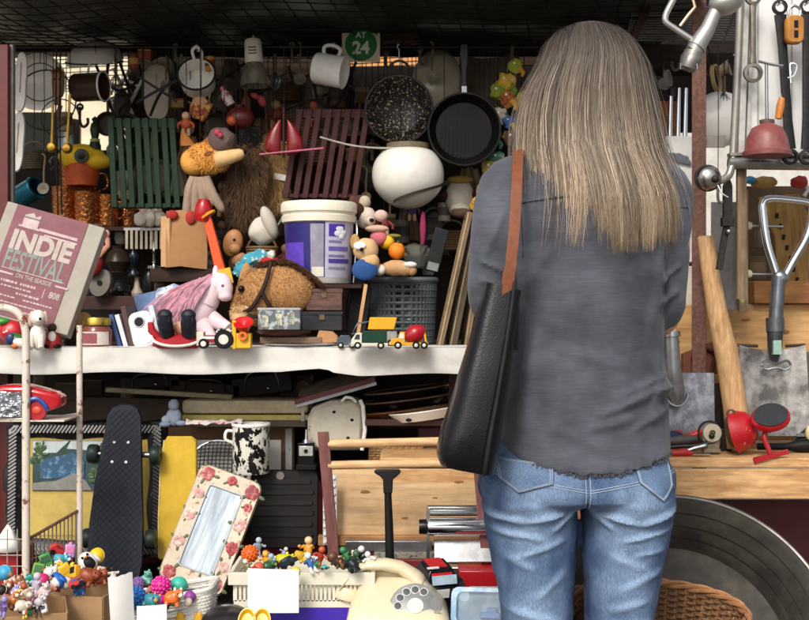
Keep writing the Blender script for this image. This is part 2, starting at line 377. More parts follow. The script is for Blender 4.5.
# ------------------------------------------------------------------ the woman with her back to us
PX, PY, PD = 585, 310 + 1.12 * 535, 2.2
pt = T('person', 'woman with long ash blonde hair in a grey top and blue jeans seen from behind', 'person', PX, PY, PD)
person_empty = pt.o
def q(px, py, dy=0): return Vector((px - PX, dy * 535, PY - py))
# body: one continuous surface
B = M()
def limb(pts, rs, n=14):
    P = smooth_pts(pts, 5); k = len(rs) - 1; rr = []
    for i in range(len(P)):
        u = i / (len(P) - 1) * k; j = min(int(u), k - 1); rr.append(rs[j] + (rs[j + 1] - rs[j]) * (u - j))
    B.tube(P, rr, n)
def ringe(px, py, hw, hd, dy=0, n=36, e=2.3, tilt=0):
    o = []
    for i in range(n):
        a = 2 * math.pi * i / n; ca, sa = math.cos(a), math.sin(a)
        o.append(q(px + hw * math.copysign(abs(ca) ** (2 / e), ca), py + tilt * (ca * ca), dy + hd * math.copysign(abs(sa) ** (2 / e), sa)))
    return o
B.loft([ringe(576, 486, 60, .08), ringe(576, 470, 78, .10), ringe(578, 430, 76, .105), ringe(582, 380, 70, .10), ringe(584, 320, 70, .105), ringe(586, 260, 74, .11), ringe(587, 200, 76, .10), ringe(588, 172, 60, .075), ringe(592, 152, 30, .06, .01), ringe(594, 120, 26, .056, .03), ringe(594, 100, 24, .05, .04)])
B.ball(q(596, 76, .05), (40, 51, 60), rx=-8, n=24)              # head
B.ball(q(597, 108, .10), (27, 30, 24), n=16)                    # jaw
B.tube([q(596, 82, .145), q(596, 94, .165), q(596, 99, .145)], [3, 7, 4], 8)   # nose
for k in (-1, 1):
    B.ball(q(596 + 40 * k, 88, .05), (5, 9, 15), n=12)          # ears
    B.ball(q(596 + 15 * k, 78, .135), (9, 6, 6), n=12)
    B.ball(q(596 + 15 * k, 70, .137), (13, 5, 3), n=12)
B.ball(q(596, 111, .146), (12, 6, 3), n=10); B.ball(q(596, 116, .145), (11, 6, 3), n=10)
for k, (sh, el, wr, hand) in {-1: ((516, 190, 0), (497, 312, .01), (540, 292, .26), (566, 285, .33)), 1: ((660, 190, 0), (661, 318, .02), (622, 300, .27), (600, 290, .335))}.items():
    limb([q(*sh), q((sh[0] + el[0]) / 2 + 4 * k, (sh[1] + el[1]) / 2, -.01), q(*el), q((el[0] + wr[0]) / 2, (el[1] + wr[1]) / 2, (el[2] + wr[2]) / 2), q(*wr), q(*hand)], [27, 24, 20, 19, 13, 14])
    hx0, hy0, hd0 = hand; d = -k
    B.ball(q(hx0 + 6 * d, hy0, hd0 + .01), (21, 26, 10), rz=30 * k, n=14)   # palm
    for f in range(4):
        L = (27, 31, 29, 22)[f]; o = (f - 1.5) * 9
        b0 = q(hx0 + 14 * d, hy0 + o, hd0 + .035)
        B.tube([b0, b0 + Vector((L * .45 * d, 8, -1)), b0 + Vector((L * .75 * d, 15, -4)), b0 + Vector((L * .85 * d, 24, -7))], [5, 4.8, 4.4, 3.4], 10)
    b0 = q(hx0, hy0 - 14, hd0 + .01); B.tube([b0, b0 + Vector((10 * d, 6, 11)), b0 + Vector((20 * d, 14, 15))], [6, 5.5, 4.2], 10)
for k in (-1, 1):
    x0, x1, x2 = (532, 541, 548) if k < 0 else (624, 613, 606)
    limb([q(x0, 480), q(x0, 560), q(x1, 668, .01), q(x1, 720, -.012), q(x2, 850, -.02), q(x2, 880, -.02)], [32, 29, 24, 22, 15, 17])
    B.tube([q(x2, 892, -.05), q(x2 + 5 * k, 895, .06), q(x2 + 9 * k, 900, .15)], [17, 19, 12], 12)
B.remesh(3.2, 3)
SKIN = c('#c99a7f', .5, v=.06, sc=20, bump=.05, dirt=.1)
body = pt.p('body', B, SKIN)
# jeans
J = M()
J.loft([ringe(577, 438, 80, .108), ringe(576, 452, 89, .115), ringe(576, 470, 97, .128, -.004), ringe(575, 486, 98, .134, -.006), ringe(575, 494, 96, .130, -.005), ringe(576, 501, 88, .11, -.004)])
for k in (-1, 1):
    rows = ([(532, 478, 48, .118, -.008), (528, 497, 47, .120, -.008), (530, 520, 46, .108, 0), (532, 545, 44, .098), (535, 585, 38, .09), (537, 620, 35, .082), (540, 660, 32, .07), (541, 720, 30, .068, -.01), (546, 800, 25, .055, -.015), (548, 868, 23, .052, -.015), (548, 884, 24, .054, -.015)] if k < 0 else
            [(621, 478, 48, .118, -.008), (627, 497, 45, .120, -.008), (626, 520, 44, .108, 0), (624, 545, 42.5, .098), (621, 585, 36.5, .09), (619, 620, 33.5, .082), (613, 660, 31, .07), (612, 720, 29, .068, -.01), (608, 800, 25, .055, -.015), (606, 868, 23, .052, -.015), (606, 884, 24, .054, -.015)])
    J.loft([ringe(*r) if len(r) == 5 else ringe(*r, 0) for r in rows])
J.remesh(2.4, 5)
def folds(p, lines):
    """height of soft creases: lines of (x0,z0,x1,z1,width,amp) in local px"""
    h = 0
    for x0, z0, x1, z1, wd, am in lines:
        dx, dz = x1 - x0, z1 - z0; L = dx * dx + dz * dz; t = max(0, min(1, ((p.x - x0) * dx + (p.z - z0) * dz) / L))
        ex, ez = p.x - x0 - dx * t, p.z - z0 - dz * t; d = (math.hypot(ex, ez) + 1.5 * noise.noise(p * .05)) / wd
        h += am * math.exp(-d * d) * (1 - (2 * t - 1) ** 4 * .8)
    return h
def ln(a, b, c_, d, wd, am): return (a - PX, PY - b, c_ - PX, PY - d, wd, am)
jl = [ln(482, 505, 520, 512, 3, 2.5), ln(520, 512, 560, 503, 3, 2.2), ln(486, 520, 540, 530, 3, 1.6), ln(668, 500, 630, 515, 3, 2.6), ln(630, 515, 592, 505, 3, 2.2), ln(664, 520, 610, 532, 3, 1.8), ln(500, 545, 530, 560, 4, 1.4), ln(655, 560, 610, 580, 4, 1.5), ln(640, 590, 600, 600, 4, 1.6), ln(505, 600, 560, 612, 4, 1.8), ln(560, 560, 530, 590, 4, 1.3), ln(600, 545, 640, 560, 4, 1.2), ln(600, 620, 645, 612, 4, 1.4), ln(570, 500, 545, 522, 3, 1.8), ln(582, 500, 606, 522, 3, 1.8), ln(520, 640, 560, 650, 5, 2), ln(592, 650, 640, 640, 5, 2), ln(560, 530, 510, 548, 3, 1.5), ln(625, 545, 655, 540, 3, 1.4)]
for i, p in enumerate(J.v):
    h = 1.7 * folds(p, jl) + 1.4 * noise.noise(p * .045) + .5 * noise.noise(Vector((p.x * .05, p.y * .05, p.z * .16)))
    if abs(p.x + 8) < 6 and p.z > PY - 508: h -= 2.2 * math.exp(-((p.x + 8) / 3) ** 2)
    J.v[i] = p + J.nor[i] * h
def denim():
    m = bpy.data.materials.new('denim'); m.use_nodes = True; n, l = m.node_tree.nodes, m.node_tree.links; p = n['Principled BSDF']
    a = n.new('ShaderNodeAttribute'); a.attribute_name = 'Col'; tc = n.new('ShaderNodeTexCoord')
    mp = n.new('ShaderNodeMapping'); mp.inputs['Scale'].default_value = (9, 9, 1.1); l.new(tc.outputs['Object'], mp.inputs[0])
    nz = n.new('ShaderNodeTexNoise'); nz.inputs['Scale'].default_value = 90; nz.inputs['Detail'].default_value = 4; l.new(mp.outputs[0], nz.inputs['Vector'])
    mr = n.new('ShaderNodeMapRange'); mr.inputs[1].default_value = .3; mr.inputs[2].default_value = .7; mr.inputs[3].default_value = .62; mr.inputs[4].default_value = 1.38; l.new(nz.outputs['Fac'], mr.inputs[0])
    vm = n.new('ShaderNodeVectorMath'); vm.operation = 'SCALE'; l.new(a.outputs['Color'], vm.inputs[0]); l.new(mr.outputs[0], vm.inputs['Scale']); l.new(vm.outputs[0], p.inputs['Base Color'])
    p.inputs['Roughness'].default_value = .85; p.inputs['Specular IOR Level'].default_value = .25
    bp = n.new('ShaderNodeBump'); bp.inputs['Strength'].default_value = .25; bp.inputs['Distance'].default_value = .002; l.new(nz.outputs['Fac'], bp.inputs['Height']); l.new(bp.outputs[0], p.inputs['Normal'])
    return m
cols = []
dk, lt = Vector((.026, .056, .135)), Vector((.225, .315, .45))
for p in J.v:                       # stone-wash fading of the cloth itself: seat and back of the thighs worn pale, seams and sides dark
    zz = PY - p.z; wv = 0
    for cx in (530, 620): wv = max(wv, math.exp(-((p.x + PX - cx) / 30) ** 2) * (.7 * math.exp(-((zz - 498) / 40) ** 2) + .42 * math.exp(-((zz - 590) / 70) ** 2)))
    wv += 1.9 * max(0, folds(p, jl)) * .16 + .32 * noise.noise(p * .035) + .16 * noise.noise(Vector((p.x * .12, p.y * .12, p.z * .03)))
    wv = max(0, min(1, wv + .12)); cc = dk.lerp(lt, wv); cols.append((*cc, 1))
MC_DENIM = denim(); jeans = pt.p('jeans', J, MC_DENIM, cols=cols)
jb = J.bvh()
def back_hit(bv, px, py, off):
    h = bv.ray_cast(Vector((px - PX, -400, PY - py)), Vector((0, 1, 0)))
    return (h[0] + Vector((0, -off, 0))) if h[0] else None
DENIM2 = c('#42608a', .9, v=.25, sc=120, st=(3, 3, 1), bump=.3, col2=None); STITCH = c('#9aa7b5', .8)
for pts in (((491, 452), (494, 471), (512, 483), (545, 474), (546, 455)), ((622, 455), (626, 473), (650, 492), (664, 479), (662, 455))):
    cxx = sum(a for a, b in pts) / 5; cyy = sum(b for a, b in pts) / 5
    vs, fs = [], []; outl = []
    for i in range(5):
        (a, b), (a2, b2) = pts[i], pts[(i + 1) % 5]
        for j in range(6): outl.append((a + (a2 - a) * j / 6, b + (b2 - b) * j / 6))
    m = M()
    rings = []
    for k in (1, .97, .75, .5, .25):
        rings.append([back_hit(jb, cxx + (a - cxx) * k, cyy + (b - cyy) * k, .5 if k == 1 else 2.8) or q(a, b, -.12) for a, b in outl])
    for r in rings: vs += r
    n = len(outl)
    for i in range(4):
        for j in range(n): fs.append((i * n + j, i * n + (j + 1) % n, (i + 1) * n + (j + 1) % n, (i + 1) * n + j))
    fs.append(tuple(range(4 * n, 5 * n))); m.add(vs, fs)
    pk = pt.p('back_pocket', m, MC_DENIM, jeans, cols=[(*dk.lerp(lt, .42 + .3 * noise.noise(v_ * .05)), 1) for v_ in m.v])
    sm = M()
    for k in (.93, .86):
        L = [back_hit(jb, cxx + (a - cxx) * k, cyy + (b - cyy) * k, 2.4) for a, b in outl]; L = [p for p in L if p]
        sm.tube([p + Vector((0, -.7, 0)) for p in L], .42, 4, closed=True)
    pt.p('stitching', sm, STITCH, jeans)
sm = M()
for dx in (-1.8, 2.2):
    L = [back_hit(jb, 577 + dx, 462 + i * 2, .5) for i in range(19)]; sm.tube([p for p in L if p], .5, 4)
for line in ([(492, 466), (577, 480)], [(668, 466), (579, 480)]):
    for d in (0, 2.2):
        L = [back_hit(jb, line[0][0] + (line[1][0] - line[0][0]) * i / 20, line[0][1] + (line[1][1] - line[0][1]) * i / 20 + d, .5) for i in range(21)]; sm.tube([p for p in L if p], .4, 4)
pt.p('stitching', sm, STITCH, jeans)
for k in (-1, 1):
    x2 = 548 if k < 0 else 606
    m = M().loft([ringe(x2 + 3 * k, 907, 20, .135, .04), ringe(x2 + 3 * k, 898, 20, .135, .04), ringe(x2 + 2 * k, 886, 18, .10, .01), ringe(x2, 872, 17, .05, -.02)])
    pt.p('shoe', m, c('#2a2522', .6))
# shirt
S = M()
S.loft([ringe(583, 455, 86, .132, -.004, tilt=-4), ringe(583, 440, 86, .13), ringe(584, 400, 83, .12), ringe(585, 350, 78, .113), ringe(586, 300, 78, .116), ringe(587, 250, 80, .122), ringe(587, 215, 82, .120), ringe(588, 190, 80, .108), ringe(589, 172, 68, .085), ringe(590, 160, 48, .066), ringe(592, 150, 33, .062), ringe(593, 143, 30, .06)])
def sleeve(pts, rs):
    P = smooth_pts(pts, 6); k = len(rs) - 1; rr = []
    for i in range(len(P)):
        u = i / (len(P) - 1) * k; j = min(int(u), k - 1); rr.append(rs[j] + (rs[j + 1] - rs[j]) * (u - j))
    S.tube(P, rr, 18)
sleeve([q(533, 186, 0), q(509, 192, 0), q(499, 245, -.01), q(496, 300, .005), q(516, 304, .12), q(534, 296, .235)], [30, 32, 29, 27, 23, 17])
sleeve([q(645, 186, 0), q(661, 194, 0), q(661, 250, -.01), q(658, 310, .01), q(645, 310, .12), q(627, 302, .24)], [30, 31, 27, 25, 22, 17])
S.remesh(2.4, 5)
sl = [ln(585, 412, 640, 388, 5, 3.4), ln(640, 388, 668, 385, 5, 3.2), ln(600, 395, 655, 372, 4, 2.2), ln(572, 425, 625, 412, 5, 2.2), ln(545, 300, 525, 380, 8, 2.4), ln(530, 330, 520, 430, 6, 2.0), ln(620, 425, 664, 402, 4, 1.8), ln(540, 420, 600, 440, 5, 1.5), ln(655, 240, 640, 330, 6, 1.8), ln(500, 215, 484, 260, 4, 1.8), ln(478, 262, 505, 275, 3, 2), ln(478, 280, 505, 290, 3, 2), ln(545, 250, 520, 290, 6, 1.6), ln(672, 290, 650, 305, 3, 2), ln(675, 265, 650, 285, 3, 1.8), ln(560, 350, 620, 365, 6, 1.3), ln(655, 330, 640, 420, 4, 1.4)]
for i, p in enumerate(S.v):
    h = 2.0 * folds(p, sl) + 2.6 * noise.noise(p * .022) + .9 * noise.noise(Vector((p.x * .035, p.y * .03, p.z * .07))) + .6 * noise.noise(p * .06)
    zz = PY - p.z; xx = p.x + PX
    if 510 < xx < 668 and p.y < 0: h += 1.3 * math.exp(-((zz - (206 + 4 * math.sin(xx * .03))) / 1.6) ** 2)     # yoke seam
    d = math.hypot(xx - (520 if xx < 585 else 655), 0)
    if zz < 250 and p.y < 20: h -= 1.6 * math.exp(-(d / 2.2) ** 2)                                              # armhole seams
    S.v[i] = p + S.nor[i] * h
    if zz > 430:                                                                                                 # wavy raw hem
        kx = (xx - 583) / 86; S.v[i].z += (-15 * (1 - kx * kx) + 4 + 3.2 * noise.noise((xx * .09, 0, 0)) + 1.3 * noise.noise((xx * .35, 5, 0))) * min(1, (zz - 430) / 25)
def jersey():
    m = c('#4c4e56', .9, v=.13, sc=170, st=(.16, .16, 1.6), bump=.2, dirt=0, det=8)
    n, l = m.node_tree.nodes, m.node_tree.links; p = n['Principled BSDF']; src = p.inputs['Base Color'].links[0].from_socket
    tc = n.new('ShaderNodeTexCoord'); nz = n.new('ShaderNodeTexNoise'); nz.inputs['Scale'].default_value = 9; nz.inputs['Detail'].default_value = 6; l.new(tc.outputs['Object'], nz.inputs['Vector'])
    r = n.new('ShaderNodeMapRange'); r.inputs[1].default_value = .33; r.inputs[2].default_value = .7; r.inputs[3].default_value = .55; r.inputs[4].default_value = 1.5; l.new(nz.outputs['Fac'], r.inputs[0])
    vm = n.new('ShaderNodeVectorMath'); vm.operation = 'SCALE'; l.new(src, vm.inputs[0]); l.new(r.outputs[0], vm.inputs['Scale']); l.new(vm.outputs[0], p.inputs['Base Color'])
    p.inputs['Specular IOR Level'].default_value = .15; p.inputs['Sheen Weight'].default_value = .15
    return m
JERSEY = jersey()
shirt = pt.p('shirt', S, JERSEY)
sb = S.bvh(); fm = M(); rnd = random.Random(3)
for i in range(240):                # frayed hem threads
    xx = 499 + 168 * rnd.random(); hit = None
    for zz in range(478, 440, -1):
        hit = back_hit(sb, xx, zz, .3)
        if hit: break
    if hit:
        a = hit; fm.tube([a + Vector((0, 0, 1.5)), a + Vector((rnd.uniform(-1.5, 1.5), -.4, -1.5)), a + Vector((rnd.uniform(-3, 3), -.6, -rnd.uniform(2, 4)))], [.7, .5, .2], 4)
sm = M()
for L in ([(x, 206 + 4 * math.sin(x * .03)) for x in range(514, 684, 4)], [(668 - 13 * math.sin((y - 170) / 60), y) for y in range(172, 262, 4)], [(513 + 6 * math.sin((y - 170) / 60), y) for y in range(172, 262, 4)]):
    L = [back_hit(sb, a, b, .25) for a, b in L]; sm.tube([p for p in L if p], .55, 5)
pt.p('seam', sm, c('#33353b', .9), shirt)
pt.p('hem_fringe', fm, JERSEY, shirt)
# hair: an inner volume and several thousand strands
HT = [(17, 592, 6, .02, .06), (20, 592, 20, .05, .058), (26, 593, 31, .075, .056), (40, 594, 42, .10, .054), (60, 596, 50, .118, .052), (90, 592, 61, .125, .048), (120, 592, 68, .12, .044), (150, 594, 71, .115, .035), (175, 598, 74, .13, .02), (200, 602, 78, .14, .012), (225, 604, 79, .138, .010), (255, 604, 80, .136, .010)]
def hair_at(py):
    for a, b in zip(HT, HT[1:]):
        if py <= b[0]:
            t = (py - a[0]) / (b[0] - a[0]); return [a[i] + (b[i] - a[i]) * t for i in range(1, 5)]
    return list(HT[-1][1:])
hm = M(); rings = []
for py in (19, 24, 34, 50, 75, 105, 140, 165, 190, 215):
    cx, hw, hd, cy = hair_at(py); rings.append([q(cx + hw * .93 * math.sin(a), py, cy - hd * .93 * math.cos(a)) for a in [R(-115 + 230 * i / 28) for i in range(29)]] + [q(cx, py, cy + .03)])
hm.loft(rings)
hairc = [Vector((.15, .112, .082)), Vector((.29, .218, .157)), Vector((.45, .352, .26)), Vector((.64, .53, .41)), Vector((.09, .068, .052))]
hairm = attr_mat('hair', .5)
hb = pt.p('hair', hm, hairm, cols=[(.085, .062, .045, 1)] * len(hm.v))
rnd = random.Random(11); st = M(); sc_ = []
NS = 25000
clumps = []
for k_ in range(90):
    f = rnd.random(); clumps.append((-114 + 228 * f, rnd.uniform(-22, 10) + (rnd.random() < .25) * -16, rnd.random(), rnd.uniform(-3, 3), rnd.uniform(.45, .85)))
for i in range(NS):
    phi = rnd.uniform(-114, 114); cl = min(clumps, key=lambda k: abs(k[0] - phi)); lay = rnd.uniform(.91, 1.02) + .045 * math.sin(cl[2] * 40); phi += rnd.gauss(0, 4); stray = rnd.random() < .04
    if stray: lay *= rnd.uniform(1.0, 1.13)
    f = (phi + 114) / 228
    tip = 226 + 25 * math.sin(math.pi * min(1, max(0, f * .8 + .16))) + cl[1] * .75 + rnd.uniform(-12, 6) - (8 if f < .08 else 0)
    if rnd.random() < .16: tip -= rnd.uniform(10, 80)
    y0 = 17.5 + rnd.uniform(0, 7) + abs(phi) * .015
    col = hairc[0].lerp(hairc[2], .15 + .75 * cl[2]) if rnd.random() < .5 else rnd.choice(hairc)
    col = col * rnd.uniform(.62, 1.2) * (.62 + .6 * ((cl[2] * 7.3) % 1)); cv = rnd.uniform(-1, 1) * (2.0 if not stray else 12); ph = rnd.uniform(0, 6.3)
    K = 15; pts = []
    for j in range(K):
        u = j / (K - 1); py = y0 + (tip - y0) * (u ** 1.25)
        cx, hw, hd, cy = hair_at(py)
        clump = max(0, (py - 120) / 135) ** 1.25 * cl[4] * .75
        a = phi + (cl[0] - phi) * clump
        aa = R(a); wob = cv * math.sin(u * 4 + ph) * u + 1.0 * cl[3] * u * math.sin(u * 5.5 + cl[2] * 6)
        x = cx + hw * lay * math.sin(aa) + wob
        y = cy - hd * lay * math.cos(aa) + wob * .002
        if f > .80 and py > 165: x += (py - 165) * .26 * (f - .80) / .2      # strands lying over the right shoulder
        if f < .10 and py > 130: x -= (py - 130) * .10 * (.10 - f) / .1
        pts.append(q(x, py, y))
    wdt = rnd.uniform(.13, .30); vs, fs = [], []
    for j, p in enumerate(pts):
        d = (pts[min(j + 1, K - 1)] - pts[max(j - 1, 0)]).normalized(); o = Vector((p.x - 8, p.y - 18, 0)).normalized(); s1 = d.cross(o).normalized()
        wj = wdt * (1 if j < K - 3 else (K - 1 - j) / 3 + .1)
        vs += [p + s1 * wj, p + o * wj * .7, p - s1 * wj]
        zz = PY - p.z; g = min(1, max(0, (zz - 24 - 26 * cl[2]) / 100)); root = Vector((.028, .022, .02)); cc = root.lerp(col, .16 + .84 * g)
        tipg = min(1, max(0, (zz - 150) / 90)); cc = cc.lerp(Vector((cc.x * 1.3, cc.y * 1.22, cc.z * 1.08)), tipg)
        sc_ += [(*cc, 1)] * 3
    for j in range(K - 1):
        b = j * 3; fs += [(b, b + 1, b + 4, b + 3), (b + 1, b + 2, b + 5, b + 4)]
    o = len(st.v); st.v += vs; st.f += [[x + o for x in f_] for f_ in fs]
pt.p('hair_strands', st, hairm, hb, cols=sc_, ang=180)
# ------------------------------------------------------------------ the shoulder bag
def circ_(cx, cz, r, y): return [(cx + r * math.cos(i * .3142), y, cz + r * math.sin(i * .3142)) for i in range(20)]
bt = T('tote_bag', 'black leather tote bag with a tan strap slung over the woman\'s left shoulder', 'bag', 478, 470, 2.06)
k = F / 2.06
def tote(u, v):
    pass
LEATHER = c('#0c0c0e', .3, v=.3, sc=24, bump=.16, bs=300, dirt=.1, coat=.2)
prof = [(0, 445, 490, .055), (.012, 440, 494, .066), (.05, 437, 496, .074), (.10, 437.5, 497.5, .078), (.2, 442, 500, .078), (.3, 448, 503, .072), (.4, 454, 506, .069), (.5, 459, 509, .064), (.6, 464, 512, .058), (.7, 470, 514.5, .051), (.8, 475, 517, .045), (.9, 481, 519, .039), (1, 486, 521, .034)]
m = M(); rings = []
for v, x0, x1, hd in prof:
    r = []
    for i in range(40):
        a = 2 * math.pi * i / 40; ca, sa = math.cos(a), math.sin(a); e = 2 / 3.6
        ux = math.copysign(abs(ca) ** e, ca); uy = math.copysign(abs(sa) ** e, sa)
        zt = 465 - 183 * v; zt += (10 * (ux + 1) / 2) * (1 - v) + (9 * (ux + 1) / 2 if v > .9 else 0) - (5 if v == 0 else 0)
        hw = (x1 - x0) / 2
        cr = 1.1 * noise.noise((ux * 1.6, uy * 1.3, v * 5)) + 1.6 * math.exp(-((v - .33 - .1 * ux) / .03) ** 2) * (ux < .4) - 1.3 * math.exp(-((v - .56 + .06 * ux) / .035) ** 2) * (ux < .5)
        r.append(Vector(((x0 + x1) / 2 + ux * (hw + cr * .6) - 478, uy * (hd * k + cr) + hd * k * .1, 470 - zt)))
    rings.append(r)
rim = [Vector((p.x * 1, p.y, p.z)) for p in rings[-1]]; cen = sum(rim, Vector()) / 40
inner = [[cen + (p - cen) * .9 for p in rim], [cen + (p - cen) * .85 + Vector((0, 0, -60)) for p in rim]]
m.loft(rings + inner[:1]); m.loft(inner, cap=False)
body_b = bt.p('body', m, LEATHER)
m = M()
for fx in (.74, .79):
    m.tube([Vector(((x0 + (x1 - x0) * fx) - 478, -hd * k * .94 - 1.0, 470 - (465 - 183 * v + 10 * fx * (1 - v)))) for v, x0, x1, hd in prof[1:]], .55, 5)
m.tube([Vector(((x0 + (x1 - x0) * .765) - 478, -hd * k * .95 - .2, 470 - (465 - 183 * v + 10 * .77 * (1 - v)))) for v, x0, x1, hd in prof[1:]], 1.4, 6)
bt.p('seam', m, c('#222226', .5), body_b)
TAN = c('#7a4426', .45, v=.2, sc=60, bump=.15)
def strap(pts, wdt, th):
    m = M(); rings = []
    P = smooth_pts(pts, 8)
    for i, p in enumerate(P):
        d = (P[min(i + 1, len(P) - 1)] - P[max(i - 1, 0)]).normalized(); s1 = Vector((1, .15, 0)); s1 = (s1 - d * s1.dot(d)).normalized(); o = d.cross(s1)
        rings.append([p + s1 * wdt + o * th, p - s1 * wdt + o * th, p - s1 * wdt - o * th, p + s1 * wdt - o * th])
    return m.loft(rings)
def bq(px, py, Y): return Vector(((px - 404.5) * Y / 2.06 - 478 + 404.5 + 0, (Y - 2.06) * k, 470 - (310 + (py - 310) * Y / 2.06)))
m = strap([bq(507, 296, 2.03), bq(511, 262, 2.03), bq(515, 220, 2.045), bq(517, 180, 2.075), bq(518, 158, 2.13), bq(519, 150, 2.2), bq(517, 158, 2.29), bq(515, 200, 2.31), bq(511, 250, 2.20), bq(508, 275, 2.12), bq(507, 289, 2.10)], 5.6, .9)
bt.p('strap', m, TAN, bev=.0006)
m = M().box(507 - 478, -14.5, 470 - 294, 9, 2, 9).box(507 - 478, 13, 470 - 285, 8, 2, 8)
bt.p('strap_tab', m, TAN, bev=.0008)
for xx, yy, zz in ((507 - 478, -16, 470 - 291), (507 - 478, -16, 470 - 297)): bt.p('rivet', M().lathe([(0, 0), (1.5, 0), (1.2, .9), (0, 1.1)], 14, at=(xx, yy, zz), rx=90), c('#b08a4a', .3, .9))
bt.p('ring', M().tube(circ_(508 - 478, 470 - 301, 4.4, -15.4), .9, 7, True), c('#8d7a52', .3, .9))
# ------------------------------------------------------------------ helpers for small goods
def circ(cx, cz, r, n=40, y=0): return [(cx + r * math.cos(2 * math.pi * i / n), y, cz + r * math.sin(2 * math.pi * i / n)) for i in range(n)]
def thread(t, x, z, top=47, r=.45, mat=None, y=0):
    E = t.o.rotation_euler.to_matrix(); a = E @ Vector((x, y, z)); L = t.py - top + 2 - a.z; I = E.inverted()
    t.p('cord', M().tube([I @ a, I @ (a + Vector((.4, 0, L * .5))), I @ (a + Vector((0, 0, L)))], r, 5), mat or CORD)
YH = 3.26
# ---- hoops, plates, pots at the upper left
for px, py, r, lab, hr in ((46, 100, 30, 'largest dark wire hoop hanging before the white enamel plate', .8), (60, 118, 19, 'smaller dark wire hoop hanging low behind the long spoons', .6), (40, 82, 19, 'small pale wire hoop hanging at the left before the bright gap', .55)):
    t = T('wire_hoop', lab, 'hoop', px, py, YH - .03 + r * .001); t.p('ring', M().tube(circ(0, 0, r), hr, 6, True), c('#2b2520', .5, .5)); thread(t, 0, r)
t = T('enamel_plate', 'big white enamel plate hanging upper left behind the wooden puppet', 'plate', 40, 83, 3.38)
t.p('dish', M().lathe([(0, 1), (16, 1), (22, 4), (28, 5.5), (28.5, 6), (22, 6.5), (15, 3), (0, 3)], rx=90, ry=8), ENAMEL); thread(t, 0, 24)
t = T('enamel_bowl', 'wide white enamel bowl upturned under the beam at the upper left', 'bowl', 94, 55, 3.34)
t.p('dish', M().lathe([(0, 12), (12, 11), (22, 5), (27, -6), (28.5, -7), (28.5, -6), (25, 4), (14, 12.5), (0, 14)], rx=20, ry=-6), ENAMEL)
t.p('rim', M().tube([(28.3 * math.cos(i / 20 * 6.283), 28.3 * math.sin(i / 20 * 6.283) * .94 + 2, -6.5 + 8 * math.sin(i / 20 * 6.283)) for i in range(20)], .8, 6, True), CORD)
thread(t, 10, 10)
t = T('saucepan', 'brown enamel saucepan hanging on its side beside the puppet', 'saucepan', 89, 87, 3.24, rot=(8, 0, -12))
t.p('body', M().lathe([(0, -16), (13, -16), (14, -14), (14.3, 15), (15, 16), (14, 16.3), (13.4, 14), (13, -14), (0, -14.5)], ry=90), c('#43281c', .3, v=.2))
t.p('rim', M().tube([(16, 14.8 * math.cos(a), 14.8 * math.sin(a)) for a in [i * .2618 for i in range(24)]], 1, 6, True), ENAMEL)
t.p('handle', M().tube(smooth_pts([(0, 0, 14), (2, 0, 22), (8, 0, 26), (10, 0, 32)]), 1.2, 7), c('#d8d2c6', .4)); thread(t, 9, 30)
t = T('wooden_puppet', 'wooden string puppet head with painted eyes hanging upper left', 'puppet', 58, 84, 3.2)
t.p('head', M().loft([[(x * k, y * k, z) for x, y in ((6, 0), (4, 4), (-4, 4), (-6, 0), (-4, -4), (4, -4))] for z, k in ((-14, .5), (-12, .9), (2, 1.1), (10, 1), (11, .7))]), c('#9c6f48', .6))
t.p('crown', M().lathe([(0, 18), (2, 16), (6, 12), (7, 10.5), (0, 10)]), c('#b88a2e', .35, .6))
for x in (-2.4, 2.4): t.p('eye', M().ball((x, -4.6, 4), 1), BLACK)
t.p('jaw', M().box(0, -1, -18, 6, 5, 6).box(1, 0, -27, 4, 3, 12, 0, 14), c('#7a4f33', .6)); thread(t, -2, 16); thread(t, 2, 16)
for x0, y0, x1, y1, lab in ((53, 104, 52, 147, 'left of two brass ladles with long thin handles'), (70, 94, 67, 148, 'right of two brass ladles with long thin handles')):
    t = T('brass_ladle', lab, 'ladle', x1, y1, 3.17); BR = c('#c79a3e', .3, .85)
    t.p('handle', M().tube([(0, 0, 3), ((x0 - x1) * .5, 0, (y1 - y0) * .5), (x0 - x1, 0, y1 - y0)], [1.7, 1.2, 1.4], 8), BR)
    t.p('bowl', M().lathe([(0, 2.4), (3, 2), (5.2, -1), (5.6, -1.2), (3.4, 2.7), (0, 3.2)], rx=90, n=20), BR); thread(t, x0 - x1, y1 - y0)
t = T('string_pair', 'pair of taut black strings hanging beside the brass ladles', 'string', 60, 215, 3.12)
for x in (-2, 2): t.p('strand', M().tube([(x, 0, 0), (x - 2.5, 0, 90), (x - 1.5, 0, 168)], .8, 6), CORD)
for i, (pts, lab) in enumerate(((((88, 48), (100, 75), (112, 110), (132, 150), (128, 190)), 'long black cable looping down behind the green slatted rack'), (((110, 48), (107, 80), (121, 90), (140, 75), (132, 52)), 'short black cable loop beside the white bowl'), (((118, 60), (128, 95), (118, 112), (124, 142), (140, 160)), 'dark hose trailing over the green rack edge'), (((150, 60), (168, 55), (176, 75), (160, 94), (150, 116)), 'thin dark cable curl left of the white enamel pot'), (((200, 50), (212, 80), (240, 66), (252, 50)), 'dark cable sagging between the enamel pot and the lamp'), (((312, 70), (318, 100), (336, 104), (348, 80), (356, 60)), 'dark lead dangling under the white mug'))):
    one('black_cable', lab, 'cable', 405, 310, YH + .04, M().tube(smooth_pts([(a - 405, (i % 3) * 3, 310 - b) for a, b in pts], 8), 1.5, 7), CORD)
